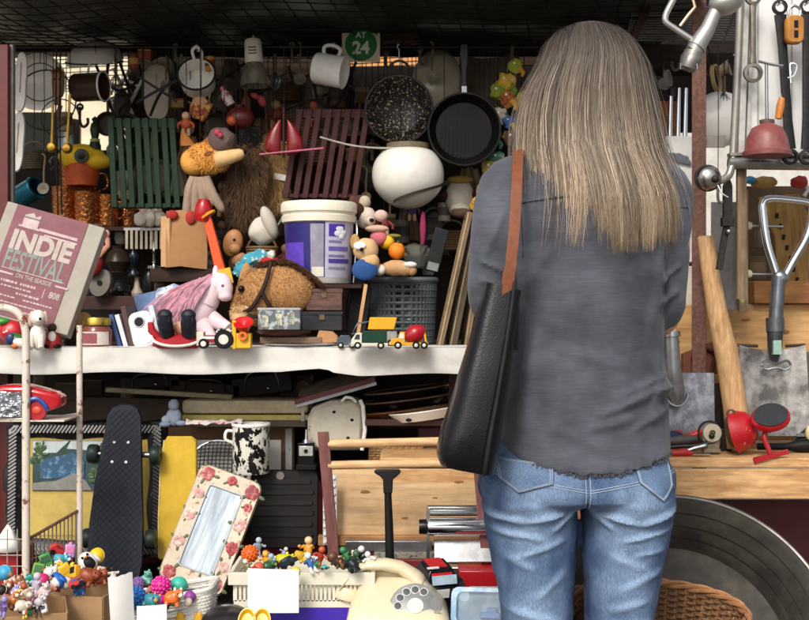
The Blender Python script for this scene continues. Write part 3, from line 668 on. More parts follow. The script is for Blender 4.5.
one('crossed_straps', 'pair of dark webbing straps crossing before the pale oval board', 'strap', 157, 92, 3.2, M().grid(lambda u, v: (-20 + 40 * u, -2 * math.sin(u * 3), -12 + 22 * u + 3 * v), 12, 2, th=1).grid(lambda u, v: (-20 + 40 * u, 1 - 2 * math.sin(u * 3), 15 - 26 * u + 3 * v), 12, 2, th=1).tube([(-14, 0, -10), (-14, 0, 45)], 1.2, 6).tube([(18, 0, 8), (16, 0, 45)], .8, 6), c('#26282a', .7))
def oval_board(px, py, w_, h_, lab, Y=3.36, col='#c9bcab', rot=0):
    t = T('oval_board', lab, 'board', px, py, Y, rot=(0, rot, 0)); o = [(w_ / 2 * math.copysign(abs(math.cos(a)) ** .8, math.cos(a)), h_ / 2 * math.copysign(abs(math.sin(a)) ** .6, math.sin(a))) for a in [i * math.pi / 18 for i in range(36)]]
    t.p('panel', M().prism(o, -2, 2, 1), c(col, .6, v=.1)); t.p('grain_line', M().box(0, -2.2, 4, 1.2, .6, h_ * .5), c('#a98f80', .7)); thread(t, 0, h_ / 2)
oval_board(157, 92, 26, 56, 'pale pinkish oval board hanging behind crossed dark straps'); oval_board(21, 82, 12, 60, 'narrow white oval board hanging at the left edge, upper one', 3.1, '#dcd8cf', 3); oval_board(18, 142, 13, 60, 'narrow white oval board hanging at the left edge, lower one', 3.15, '#d8d6cf', 4)
for px, py, ry, L, lab in ((118, 100, -22, 62, 'white folded metal stand frame hanging behind black cables'), (130, 86, 28, 44, 'white crooked wire rack hanging right of the folded stand')):
    t = T('wire_stand', lab, 'frame', px, py, 3.4, rot=(0, ry, 0)); t.p('outer_frame', M().tube([(-8, 0, -L / 2), (-8, 0, L / 2), (8, 0, L / 2), (8, 0, -L / 2)], 1.8, 8, True), WHITE); t.p('crossbar', M().cyl((-8, 0, 4), (8, 0, 4), 1.4), WHITE); thread(t, 0, L / 2)
one('steel_tin', 'plain steel tin standing on the ledge in the bright gap', 'tin', 70, 150, 3.45, M().lathe([(0, 0), (11, 0), (11, 28), (10, 30), (9.5, 29), (9.5, 2), (0, 2)]), STEEL)
t = T('pepper_mill', 'dark green pepper mill between the yellow toy and the green rack', 'mill', 95, 150, 3.35); t.p('body', M().lathe([(0, 0), (6, 0), (6, 4), (3.4, 12), (5, 20), (4, 26), (2, 28), (3.5, 31), (0, 34)]), c('#29351f', .4)); t.p('band', M().lathe([(0, 8), (4.8, 8), (4.8, 11), (0, 11)]), c('#a9a35a', .4))
# ---- ledges on the left
k = F / 3.3
slab('upper_ledge', 'upper dark wooden ledge carrying the copper mugs', 'shelf', 44, 172, 226.5, 231, 3.26, .34, DKWOOD)
slab('lower_ledge', 'reddish brown wooden drawer front above the books on the left', 'drawer', 60, 152, 296, 310, 3.16, .3, wood('#4a2317', '#2e160f', 'x'))
def copper(px, py, r, h, lab, Y=3.34):
    t = T('copper_mug', lab, 'mug', px, py, Y); t.p('body', M().lathe([(0, 0), (r * .9, 0), (r * .94, 2), (r, h), (r * 1.04, h + 1), (r * .97, h + .6), (r * .9, 3), (0, 3)]), COPPER)
    t.p('handle', M().tube(smooth_pts([(r * .95, 0, h * .8), (r * 1.5, -2, h * .75), (r * 1.55, -2, h * .4), (r * .95, 0, h * .25)]), 1.3, 7), COPPER); return t
copper(64, 227, 12, 39, 'tall hammered copper mug, leftmost on the ledge'); copper(86, 227, 13, 34, 'hammered copper mug at the middle under the yellow toy'); copper(107, 227, 11.5, 31, 'hammered copper mug at the right under the green rack', 3.36)
copper(78, 200, 19, 32, 'wide hammered copper pot holding the yellow duck toy', 3.43); copper(128, 227, 9, 22, 'small dull copper cup beside the white porcelain ornament', 3.4)
t = T('duck_toy', 'yellow plush duck head with big ringed eyes sitting in the copper pot', 'plush toy', 82, 172, 3.36); Y_ = c('#f2c120', .75, v=.12, bump=.2)
t.p('head', M().ball((0, 0, 14), (24, 17, 14), n=26).ball((16, -4, 10), (15, 12, 8)), Y_); t.p('neck', M().lathe([(15, -14), (17, 0), (15, 9), (0, 12)]), c('#c8541a', .6))
for x, z in ((4, 14), (-26, 8)):
    e = t.p('eye', M().lathe([(0, 0), (7, 0), (7, 3), (5, 4), (0, 4)], at=(x, -15 if x > 0 else -4, z), rx=90, rz=0 if x > 0 else -50), c('#4d4a48', .5)); t.p('pupil', M().lathe([(0, 0), (4, 0), (4, 5), (0, 5.4)], at=(x, -15 if x > 0 else -4, z), rx=90, rz=0 if x > 0 else -50), BLKGLOSS, e)
one('blue_canister', 'metallic teal canister lying on its side behind the festival poster box', 'canister', 27, 193, 3.2, M().lathe([(0, -13), (11, -13), (11.5, -11), (11.5, 11), (12.5, 12), (12, 14), (10, 14), (9.5, -10), (0, -10)], ry=68, rz=-25), c('#1a5f73', .25, .7))
# ---- green slatted rack
def slat_rack(name, lab, px, py, W, H, n, mat, Y, tilt, lean, rails, skew):
    t = T(name, lab, 'slatted rack', px, py, Y, rot=(-lean, tilt, 0))
    for z, hh in rails: t.p('rail', M().box(-skew * z / H, 1.5, z, W, 4, hh), mat, bev=.0015)
    for i in range(n):
        x = -W / 2 + 4 + (W - 8) * i / (n - 1)
        t.p('slat', M().tube([(x + skew / 2, -1.5, -H / 2), (x, -2.2, 0), (x - skew / 2, -1.5, H / 2)], 3.6, 4, sq=True).__class__().box(0, 0, 0, 0, 0, 0) if False else M().loft([[(x + o - skew * z / H + (.5 * math.sin(i * 2.3 + z)), y, z) for o, y in ((-2.9, -3), (2.9, -3), (2.9, -.6), (-2.9, -.6))] for z in (-H / 2, 0, H / 2)]), mat, bev=.001)
    return t
t = slat_rack('green_slat_rack', 'dark green wooden slatted seat hanging in front of pale frames', 144, 163, 70, 90, 8, c('#0c2a13', .55, v=.3, sc=20), 3.12, 0, 3, ((40, 9), (-43, 5)), 6); thread(t, -30, 44); thread(t, 24, 44)
t = slat_rack('red_slat_rack', 'dark red wooden slatted seat hanging above the paint bucket', 327, 154, 76, 90, 8, c('#3b1512', .55, v=.3, sc=20), 3.13, 0, 4, ((41, 9), (-42, 4)), -14); thread(t, -20, 44); thread(t, 28, 44)
# ---- enamel pot, lamp, mug, sign
t = T('enamel_pot', 'white enamel pot with dark rim hanging mouth toward us', 'pot', 197, 75, 3.2)
t.p('body', M().lathe([(0, 19), (15, 19), (17, 17), (18, 0), (18.2, -2), (17, -2), (16.4, 1), (15.6, 16), (0, 17)], rx=-112, ry=6, at=(0, -2, 0)), ENAMEL)
E = Euler((R(-112), R(6), 0)).to_matrix(); t.p('rim', M().tube([Vector((0, -2, 0)) + E @ Vector((18.4 * math.cos(a), 18.4 * math.sin(a), -1.5)) for a in [i * .2094 for i in range(30)]], 1.3, 6, True), c('#26262a', .3))
t.p('handle', M().tube(smooth_pts([(-3, 2, 16), (-4, -3, 24), (1, -5, 27), (5, -2, 22), (4, 2, 15)]), 1.6, 7), ENAMEL); t.hook(0, 26)
t = T('lamp', 'clear glass bulb shaped lamp hanging from a white plastic cap', 'lamp', 254, 62, 3.2, rot=(0, -3, 0))
cap = t.p('cap', M().lathe([(0, -1), (8.5, -1), (9.2, 0), (8.6, 20), (7.5, 22.5), (0, 23)]), c('#d8d3c6', .4, v=.05))
for z in (13, 10, 7): t.p('vent_line', M().box(0, -9.2, z, 8, .8, 1, rx=0), c('#3d362e', .6), cap)
t.p('glass_shade', M().lathe([(8, -1), (9, -3), (12, -9), (15, -18), (16, -24), (15.2, -24), (14, -18), (11, -9), (8, -3)]), glass('#d8d2c2', .12)); t.p('bulb', M().lathe([(0, -20), (4, -18), (6, -13), (4, -6), (3, -1)]), c('#8f8878', .2)); t.hook(0, 24)
one('glass_jug', 'murky clear glass jug hanging beside the lamp cap', 'jug', 222, 96, 3.3, M().lathe([(0, -14), (10, -14), (13, -6), (12, 6), (8, 14), (9, 18), (8, 18), (7, 14), (11, 5), (11.5, -6), (9, -12.5), (0, -12.5)], ry=18), glass('#b8b09a', .1))
one('cloth_sheet', 'pale grey cloth draped behind the red slatted rack', 'cloth', 300, 108, 3.5, M().grid(lambda u, v: (-38 + 76 * u + 6 * v, 5 * math.sin(u * 11) + 4 * noise.noise((u * 4, v * 3, 1)), 36 - 72 * v - 8 * math.sin(u * 3)), 30, 16, th=1), c('#7d7566', .9, v=.15))
for pts, lab in ((((240, 98), (285, 84), (330, 68)), 'dark thin stick slanting before the grey cloth, upper'), (((262, 118), (300, 104), (345, 88)), 'dark thin stick slanting before the grey cloth, lower'), (((288, 66), (300, 100), (312, 122)), 'dark thin stick leaning steeply over the grey cloth')):
    one('thin_stick', lab, 'stick', 300, 95, 3.4, M().tube([(a - 300, 0, 95 - b) for a, b in pts], 1.2, 6), c('#3a2418', .6))
t = T('white_mug', 'plain white mug hanging by its handle beside the number sign', 'mug', 329, 70, 3.18, rot=(0, 12, 0))
t.p('body', M().lathe([(0, -15), (14, -15), (15.5, -13), (16, 15), (16.6, 16), (16, 16.4), (15.2, 15), (14.6, -12.5), (0, -13)], ry=90, rz=-12), c('#f0ede7', .25, v=.03, bump=.02)); t.p('handle', M().tube(smooth_pts([(-8, 0, 14), (-9, 0, 22), (-1, 0, 25), (7, 0, 22), (6, 0, 15)]), 1.9, 8), c('#f0ede7', .25, v=.03, bump=.02)); t.hook(-1, 26)
t = T('number_sign', 'white card sign with a green disc reading 24 under the beam', 'sign', 361, 47, 3.24)
t.p('card', M().box(0, 0, -.5, 38, 1.2, 29), c('#cfc8b0', .7, v=.05), bev=.0008); t.p('disc', M().lathe([(0, 0), (16, 0), (16, .5), (0, .5)], at=(0, -.6, 2), rx=90, n=48), c('#0d6b2c', .6, v=.1)); text(t, 'numerals', '24', c('#d7dccc', .6, v=.05), 0, -1.5, -1.35, 17, off=.035); text(t, 'upper_lettering', 'AT', c('#d7dccc', .6, v=.05), 0, 11.5, -1.35, 8, off=.02)
t = T('speckled_pan', 'round black speckled frying pan hanging between mug and grill pan', 'pan', 399, 110, 3.14)
def speckle():
    m = c('#15110f', .35, sc=200, col2='#b9a88c', ramp=(.60, .66), bump=.1, dirt=0, det=2); return m
t.p('body', M().lathe([(0, 5), (21, 5), (26, 1), (32.5, -6), (34, -6), (34.4, -4.6), (28, 4), (22, 8), (0, 8)], rx=-90, n=56), speckle())
t.p('rim', M().tube(circ(0, 0, 33.6, 56, -5.5), 1.1, 6, True), BLKGLOSS); t.p('handle', M().tube(smooth_pts([(-9, 2, 31), (-9, 0, 44), (0, -1, 49), (9, 0, 44), (9, 2, 31)]), 1.4, 7), IRON); t.hook(0, 48, y=-1)
t = T('clear_bowl', 'large milky glass bowl hanging edge on behind the pans', 'bowl', 439, 80, 3.32, rot=(0, 14, 0))
t.p('dish', M().lathe([(0, 10), (12, 10), (20, 5), (25, -4), (26, -6), (24, -6), (19, 3), (11, 7.6), (0, 8)], rx=78, rz=14, sy=1.35, n=44), c('#a89f8a', .14, v=.1, bump=.03)); thread(t, 0, 30)
t.p('pan_centre', M().lathe([(0, 4.8), (19, 4.8), (20.4, 4.9), (20.4, 5.2), (0, 5.2)], rx=-90, n=44), c('#2a241f', .3, sc=170, col2='#c9bda4', ramp=(.5, .62), bump=.1, dirt=0, det=3))
t = T('grill_pan', 'black round ridged grill pan hanging by its upright handle', 'pan', 464, 130, 3.1)
t.p('body', M().lathe([(0, 4), (28, 4), (31, 0), (35, -7), (36.4, -7), (37, -5), (33, 5), (30, 7), (0, 7)], rx=-90, n=56), c('#080808', .42, bump=.05, dirt=0))
m = M()
for i in range(13):
    x = -24 + 4 * i; L = math.sqrt(27 ** 2 - x * x); m.box(x, 3.2, 0, 1.4, 1.6, 2 * L)
t.p('ridges', m, c('#0a0a0a', .4, bump=.05, dirt=0)); t.p('handle', M().loft([[(x * wv, y, z) for x, y in ((-3.4, -2), (3.4, -2), (3.4, 2), (-3.4, 2))] for z, wv in ((34, 1), (44, .75), (60, .8), (76, 1.25), (84, 1.2), (86, .7))]), BLKGLOSS, bev=.002); t.p('rivet_plate', M().box(0, -3, 40, 5.5, 2, 7), STEEL, bev=.001); t.hook(0, 82)
t = T('globe_lamp', 'large white glass globe lampshade with a dark strap across it', 'lamp', 408, 178, 3.12)
t.p('globe', M().lathe(sm2([(0, -31), (12, -29), (24, -22), (33, -11), (36, 2), (34, 15), (27, 25), (20, 29), (20, 32), (17, 32), (17, 28), (0, 27)]), n=64), c('#dcd8ce', .15, v=.04, bump=.01, dirt=.12)); t.p('strap', M().grid(lambda u, v: ((lambda a, r: (r * math.sin(a), -r * math.cos(a) * 1.02 - .6, -27 + 20 * u + 3 * v))(R(-35 + 125 * u), 24.5 + 11 * u)), 20, 2, th=.8), c('#2b241e', .6)); t.p('collar', M().lathe([(19, 29), (21.5, 29), (21.5, 34), (19, 34)]), c('#6e624c', .5)); thread(t, -8, 32, y=8); thread(t, 8, 32, y=8)
one('curtain_wire', 'pale curtain wire sagging from the red rack to the globe lamp', 'wire', 380, 147, 3.08, M().tube(smooth_pts([(-60, 0, 10), (-30, 0, 2), (0, 0, -1), (35, -2, 0)]), 1, 6), c('#a39c90', .4))
# ---- small packets between pot and red ornament
t = T('toy_bottle', 'little pink and white toy bottle hanging below the enamel pot', 'bottle', 227, 97, 3.2, rot=(0, -28, 0)); t.p('body', M().lathe([(0, -9), (4.5, -9), (5, 2), (3, 5), (2, 8), (0, 9)]), c('#cdb6b6', .4, col2='#8a3a45', ramp=(.5, .55), sc=60)); t.p('cap', M().lathe([(2.6, 7), (2.6, 11), (0, 12)]), c('#b04455', .4)); thread(t, 0, 11)
t = T('patterned_pouch', 'small patterned fabric pouch with red and yellow print hanging under the pot', 'pouch', 201, 109, 3.18); t.p('body', M().ball((0, 0, 0), (10, 5, 12), bumpy=.3, seed=2), c('#8f3028', .7, sc=70, col2='#c9a24a', ramp=(.48, .54))); t.p('flap', M().ball((-1, -3, 7), (8, 3, 5), bumpy=.2, seed=4), c('#b88d6a', .7)); thread(t, 0, 11)
t = T('red_lantern', 'dark red round lantern with an orange knob hanging mid stall', 'lantern', 240, 118, 3.18); t.p('body', M().ball((0, 0, 0), (14, 10, 11)), c('#5c150f', .35)); t.p('knob', M().ball((-7, -8, -4), 5), c('#c4562a', .35)); t.p('cap', M().lathe([(6, 9), (5, 13), (0, 14)]), c('#3a1a12', .4)); thread(t, 0, 13)
t = T('red_ribbon_toy', 'tiny red bow toy tied to the slanting sticks', 'ribbon', 258, 98, 3.2); t.p('bow', M().ball((-3, 0, 2), (5, 2, 3), ry=30).ball((4, 0, -3), (4, 2, 6), ry=-20), c('#7a1613', .6)); thread(t, 0, 3)
t = T('red_ornament', 'two deep red leaf shaped lobes hung from a thin cord above a pink rod', 'ornament', 284, 138, 3.08)
for s_ in (-1, 1): t.p('lobe', M().loft([[(s_ * (3 + wv * (.5 + .5 * math.cos(a))), wv * .3 * math.sin(a), z) for a in [i * .5236 for i in range(12)]] for z, wv in ((18, 1), (14, 6), (6, 12), (-4, 16), (-12, 16), (-16, 10), (-17, 3))]), c('#78121a', .3, v=.25, bump=.08), )
t.p('stem', M().tube([(0, -2, -20), (0, -2, 16), (0, -1, 30)], 1.4, 7), c('#2e0d0d', .4)); t.p('rod', M().cyl((-24, -4, -17), (40, -6, -11), 1.1), c('#a34a62', .35)); thread(t, 0, 28)
slab('photo_card', 'dim picture card with little golden window marks behind the red lantern', 'card', 238, 262, 126, 146, 3.3, .004, c('#19140f', .4, sc=120, col2='#a98a48', ramp=(.62, .66)))
# ---- fox toy, glove, furs
t = T('fox_plush', 'tan fox head hand puppet with pointed ears and long snout', 'plush toy', 208, 158, 3.14); FX = c('#dfa04a', .9, v=.15, sc=60, bump=.4, dirt=.15)
t.p('head', M().ball((0, 0, 0), (22, 15, 15), ry=12, n=24).ball((-14, 0, -4), (14, 12, 14)), FX); t.p('snout', M().tube([(10, -6, -2), (22, -8, 0), (34, -8, 3), (37, -8, 4)], [10, 7.5, 5.5, 3], 14), c('#e6bf85', .85, v=.12, bump=.3)); t.p('nose', M().ball((37, -8, 5), 2.4), BLACK)
for x, z, ry in ((-20, 18, -20), (-4, 16, 30)): t.p('ear', M().loft([[(x + math.sin(R(ry)) * h + w_ * math.cos(a), w_ * .5 * math.sin(a), z + math.cos(R(ry)) * h - 6) for a in [i * .785 for i in range(8)]] for h, w_ in ((0, 8), (6, 6), (13, 3), (17, .5))]), c('#a5682f', .9, bump=.4))
t.p('eyelid', M().ball((2, -13, 2), (5, 3, 2.6), ry=-15), c('#7c4a20', .8)); m = M()
for i in range(40): m.fur((0, 0, 0), (22, 15, 15), 24, 3.2, .5, .3, seed=i)
t.p('fur', m, FX); thread(t, -8, 14)
t = T('pink_cap_toy', 'dusty mauve felt hat with a pink flower above the fox puppet', 'hat', 222, 140, 3.12); t.p('brim', M().ball((0, 0, 0), (14, 10, 12), ry=30, bumpy=.2), c('#6d5652', .85)); t.p('flower', M().ball((-3, -10, 6), 3.4).ball((0, -11, 3), 2.6), c('#c0455a', .7)); thread(t, 2, 10)
t = T('glove', 'pair of limp beige fabric gloves hanging under the fox puppet', 'gloves', 199, 196, 3.1); GL = c('#9c8672', .9, v=.15)
for i, (x, L, a) in enumerate(((-12, 46, -6), (-4, 36, 0), (4, 28, 3), (11, 24, 10), (16, 30, 24))): t.p('finger', M().tube(smooth_pts([(x * .4, 0, 18), (x * .8, -2, 4), (x + a * .2, -1, 20 - L), (x + a * .35, 0, 14 - L)]), [5, 5, 5, 5, 5, 5, 5, 4.6, 4.6, 4.6, 4.4, 4.4, 4.4, 4.2, 4, 3.6, 3, 2.4, 1.2], 9), GL)
t = T('dark_fur_pelt', 'dark brown shaggy fur pelt hanging in the middle of the stall', 'fur', 246, 188, 3.2); m = M().ball((0, 0, 0), (17, 8, 40), n=20, bumpy=.3)
for i in range(8): m.fur((3 * math.sin(i), 0, 34 - i * 9), (17, 8, 9), 330, 9, .5, .9, seed=i + 50)
t.p('pelt', m, c('#5d432b', .8, v=.5, sc=30, dirt=0)); thread(t, 0, 36)
t = T('pale_fur_pelt', 'sandy shaggy fur tail hanging right of the dark pelt', 'fur', 273, 176, 3.26); m = M().ball((0, 0, 0), (11, 7, 32), n=18)
for i in range(7): m.fur((1, 0, 28 - i * 9), (12, 7, 8), 300, 7, .45, .9, seed=i + 80)
t.p('pelt', m, c('#b8935c', .85, v=.35, sc=30, dirt=0)); t.p('tag', M().box(8, -9, -2, 12, .8, 6, 0, 10), PAPER); thread(t, 0, 30)
t = T('baseball_hat', 'crumpled white cap hanging below the dark fur pelt', 'cap', 263, 231, 3.02, rot=(0, -30, 0)); t.p('crown', M().ball((0, 2, 0), (15, 11, 14), n=22, bumpy=.2, seed=3), c('#c6bfb3', .85, v=.08)); t.p('brim', M().ball((10, -4, 4), (7, 9, 17), ry=8), c('#bdb6aa', .85, v=.08)); 
# ---- paper bag and things under the ledge
t = T('paper_bag', 'tall brown paper bag with red lettering scraps standing on the ledge', 'paper bag', 186, 268, 3.06, rot=(0, 0, 14))
m = M(); m.loft([[(x * kx, y * ky, z + 1.5 * math.sin(i * 1.7)) for i, (x, y) in enumerate(((-20, -10), (-6, -11), (8, -11), (20, -10), (20, 10), (0, 11), (-20, 10)))] for z, kx, ky in ((0, 1, 1), (20, 1.02, .95), (42, .98, .7), (56, .96, .4))]); t.p('body', m, c('#a5794e', .85, v=.1, sc=14)); t.p('side_fold', M().box(-20, -5, 26, 2, 12, 50, rz=40), c('#c39a6c', .85, v=.08)); t.p('red_print', M().ball((-14, -8, 52), (6, 3, 5)).ball((4, -9, 50), (5, 2, 7)), c('#a0241c', .8))
slab('crate_stack', 'dark wooden crate under the brown paper bag', 'crate', 150, 232, 268.5, 282, 3.05, .22, DKWOOD)
t = T('white_ornament', 'white porcelain figure group on the ledge below the green rack', 'ornament', 151, 227, 3.2); PW = c('#bdb3a4', .4, v=.05)
for x, z, r in ((-9, 8, 8), (0, 9, 8.5), (9, 8, 7.5), (-5, 15, 5), (6, 16, 5)): t.p('figure', M().ball((x, 0, z), (r, r * .8, r), bumpy=.25, seed=x), PW)
t = T('toast_rack', 'row of pale bars of a hanging letter rack under the ledge', 'rack', 144, 238, 3.22)
t.p('rail', M().box(0, 0, 9, 40, 3, 2.5), STEEL)
for i in range(8): t.p('bar', M().box(-17 + i * 4.9, -1, -1, 2.6, 1.2, 20), c('#b4a88f', .5))
for px, py, prof, mat, lab in ((154, 268, [(0, 0), (8, 0), (8, 2), (2, 5), (1.6, 14), (3, 16), (1.6, 18), (2.4, 34), (4, 37), (0, 38)], CHROME, 'silver candlestick standing under the ledge'),
    (134, 276, [(0, 0), (7, 0), (7, 2), (3, 8), (6, 16), (6, 22), (2, 28), (3, 34), (0, 37)], c('#20262c', .2, .5), 'dark pewter figurine standing left of the candlestick'),
    (118, 272, [(0, 0), (8, 1), (13, 10), (10, 19), (5, 23), (6, 26), (0, 26)], c('#2f241c', .3), 'squat brown vase under the ledge behind the plush clown'),
    (137, 297, [(0, 0), (5, 0), (6, 4), (3, 10), (2, 18), (3.4, 22), (0, 22)], c('#b9aa98', .4), 'small pale bud vase on the brown drawer'),
    (120, 297, [(0, 0), (9, 0), (12, 6), (10, 14), (7, 17), (0, 17)], c('#1d1d1d', .25, sc=60, col2='#77746a', ramp=(.6, .65)), 'black sugar bowl with pale specks on the brown drawer'),
    (150, 290, [(0, 0), (7, 0), (8, 14), (4, 20), (0, 20)], BLKGLOSS, 'glossy black bottle lying dark beside the paper bag')):
    t = T('vessel', lab, 'vessel', px, py, 3.24); t.p('body', M().lathe(prof, 24), mat); t.p('foot_ring', M().lathe([(prof[1][0] * .8, -.6), (prof[1][0], -.6), (prof[1][0], .6), (prof[1][0] * .8, .6)], 24), mat)
t = T('tape_reel', 'grey cardboard reel standing on edge on the brown drawer', 'reel', 101, 283, 3.14); t.p('disc', M().lathe([(2, -5), (10, -5), (10.5, -4), (10.5, 4), (10, 5), (2, 5)], rx=90, ry=18, sy=1.35), c('#7b746b', .8)); t.p('hub', M().lathe([(0, -6), (2.6, -6), (2.6, 6), (0, 6)], rx=90, ry=18), BLACK)
t = T('clown_doll', 'plush clown doll in red and lilac raising a bare hand', 'doll', 93, 262, 3.12); t.p('body', M().ball((0, 0, -2), (11, 8, 12), bumpy=.2), c('#9c1d1d', .8)); t.p('head', M().ball((4, -2, 14), (8, 7, 7)), c('#a79bb5', .8)); t.p('arm', M().tube([(6, -2, 6), (16, -4, 16), (15, -4, 24)], [3.4, 2.6, 3], 8), c('#d59a7e', .6)); t.p('hand', M().ball((14, -4, 28), (4, 3, 4)), c('#d59a7e', .6))
for px, py, lab in ((98, 240, 'dark wine glass hanging in shade above the clown doll'), (121, 246, 'dim stemmed glass hanging under the left ledge')):
    t = T('wine_glass', lab, 'glass', px, py, 3.3); t.p('bowl', M().lathe([(0, 0), (5, 2), (7, 8), (6, 16), (5.6, 16), (6.4, 8), (4.6, 2.6), (0, .8)]), glass('#cfc9b8')); t.p('stem', M().lathe([(0, 0), (1, -1), (.8, -10), (5, -12), (0, -12.6)]), glass('#cfc9b8'))
# ---- orange hammer toy, wooden monkey
t = T('toy_mallet', 'orange toy mallet with a yellow cube end and red head leaning mid shelf', 'toy', 222, 276, 2.98, rot=(0, -14, 0)); OR = c('#e0521c', .35, v=.08, dirt=.1)
t.p('handle', M().loft([[(x * wv, y, z) for x, y in ((-5, -4), (5, -4), (5, 4), (-5, 4))] for z, wv in ((4, 1), (30, .9), (58, .8), (62, .5))]), OR, bev=.002); t.p('cube', M().box(1, -3, -2, 18, 16, 16, rz=10), c('#edb92a', .4, v=.05), bev=.002); t.p('head', M().lathe([(0, -12), (7, -11), (9, -4), (8, 6), (5, 11), (0, 12)], at=(-2, 0, 68), ry=18), c('#a3151a', .2, dirt=0)); t.p('collar', M().tube([(8 * math.cos(i * .63), 8 * math.sin(i * .63), 62 + 3 * math.cos(i * .63)) for i in range(10)], 1.6, 6, True), c('#e89a22', .3))
t = T('wooden_ear_toy', 'round wooden monkey face toy half hidden behind the orange mallet', 'toy', 233, 243, 3.1); t.p('face', M().ball((0, 0, 0), (10, 5, 14), ry=12), c('#a9713f', .5)); t.p('muzzle', M().ball((2, -4, -6), (6, 4, 5)), c('#c38d57', .5)); t.p('ear', M().ball((6, -2, -16), (8, 3, 5), ry=-40), c('#b07a48', .5)); t.p('eye', M().ball((2, -5, 3), 1.4), BLACK); t.p('body', M().ball((4, 4, -22), (9, 8, 14)), c('#43301f', .8))
t = T('green_toy', 'dark green wheeled toy peeping left of the orange mallet', 'toy', 212, 244, 3.14); t.p('body', M().box(0, 0, 2, 12, 8, 14, 0, 10), c('#1c3320', .5), bev=.003); t.p('wheel', M().lathe([(3, -2), (7, -2), (7, 2), (3, 2)], at=(0, -5, -14), rx=90), c('#8a8378', .5))
t = T('blue_scarf', 'turquoise printed scarf bundled behind the horse head', 'scarf', 252, 263, 3.02); t.p('fold', M().ball((0, 0, 0), (16, 8, 9), ry=-30, bumpy=.5, seed=6).ball((-8, -4, -8), (10, 6, 6), bumpy=.5, seed=8), c('#3a93a8', .8, sc=60, col2='#c8d4cf', ramp=(.55, .6)))
t = T('gnome_hat', 'small red knitted hat with white bobble behind the horse head', 'hat', 270, 262, 3.0); t.p('hat', M().ball((0, 0, -2), (11, 8, 8)), c('#a5121d', .9, bump=.4)); t.p('bobble', M().ball((2, -3, 7), 4.4, bumpy=.3), c('#d8d2c8', .95))
# ---- paint bucket
t = T('paint_bucket', 'white plastic paint bucket with a purple and blue label', 'bucket', 319, 284, 2.95)
t.p('body', M().lathe([(0, 0), (31, 0), (32, 1.5), (34.5, 62), (34, 62), (0, 62)], n=48), c('#cfcbc2', .4, v=.05)); t.p('lid', M().lathe([(35, 60), (37, 61), (37.4, 67), (36, 68), (36.6, 70), (38, 71), (38, 79), (36.5, 81), (34, 80.4), (0, 80)], n=48), c('#e2dac6', .45, v=.06, dirt=.3))
def band(a0, a1, z0, z1, off): return M().grid(lambda u, v: ((lambda a, z: ((31.6 + 3 * z / 62 + off) * math.sin(R(a)), -(31.6 + 3 * z / 62 + off) * math.cos(R(a)), z))(a0 + (a1 - a0) * u, z0 + (z1 - z0) * v)), 14, 3)
lb = t.p('label', band(-78, 14, 6, 60, .35), c('#231a66', .4, v=.15, dirt=.1)); t.p('label_panel', band(14.5, 78, 6, 60, .35), c('#bcb8cc', .4, v=.06)); t.p('label_curve', band(-72, -22, 8, 40, .6), c('#5a3bb0', .4), lb); t.p('label_stripe', band(-10, 12, 8, 58, .6), c('#8d8a98', .4), lb)
for a0, a1, z0, z1, col in ((20, 50, 46, 58, '#4d2f9c'), (20, 60, 32, 36, '#6a5aa8'), (20, 52, 26, 28, '#7a74a0'), (20, 64, 20, 24, '#4d3a94'), (20, 44, 40, 42, '#80789c'), (20, 56, 14, 16, '#8d8aa6'), (-8, 12, 6.5, 16, '#d5d2c2'), (-60, -50, 8, 11, '#c9c23a')): t.p('label_mark', band(a0, a1, z0, z1, .8), c(col, .45), lb)
m = M(); 
for a, z, r in ((40, 54, 5), (48, 50, 4), (36, 49, 4), (44, 46, 3.4)): m.ball((34.4 * math.sin(R(a)), -34.4 * math.cos(R(a)), z), (r, .8, r * .8), rz=a)
t.p('flower_print', m, c('#dcdbe6', .5), lb); t.p('handle', M().tube(smooth_pts([(-36.5, -4, 66), (-40, -10, 58), (-30, -26, 40), (10, -37, 30)][:2] + [(37.5, -6, 62), (39, -6, 40), (37, -6, 6)][0:0]), 1, 6), STEEL)
t.p('bail_wire', M().tube(smooth_pts([(37, -4, 64), (38.5, -12, 50), (36.5, -14, 20), (35, -14, 1)]), .9, 6), STEEL)
# ------------------------------------------------------------------ on the white shelf
t = T('poster_box', 'flat cardboard carton printed with a faded pink festival poster, tilted at the left', 'box', 36, 267, 2.74, rot=(-14, 15.5, 0))
PK = c('#83555b', .8, v=.12, sc=40, dirt=.3, bump=.05)
t.p('carton', M().box(1, 10, 0, 102, 18, 116), c('#a39c90', .85, v=.06, sc=9, dirt=.3), bev=.002)
pr = t.p('printed_panel', M().box(-2, .6, 1, 74, .8, 113), PK)
LT, TE = c('#b5aaa0', .8, v=.1), c('#808780', .8, v=.1)
text(t, 'word_indie', 'INDIE', LT, -2, 21, 0, 27, pr, .045, .93); text(t, 'word_festival', 'FESTIVAL', TE, -2, -.2, 0, 29, pr, .024, .54); text(t, 'word_seaside', 'ON THE SEASIDE', LT, 2, -13.5, 0, 6.5, pr, .015, .75)
m = M().box(-27, 0, -13.5, 16, .4, 2).box(31, 0, -13.5, 13, .4, 2).box(-20, 0, 43, 16, .4, 10).box(-20, 0, 37, 22, .4, 2).box(10, 0, 38, 40, .4, 3).box(14, 0, 33.5, 34, .4, 1.6).box(0, 0, -4.6 - 4, 64, .4, .7)
wr = random.Random(8)
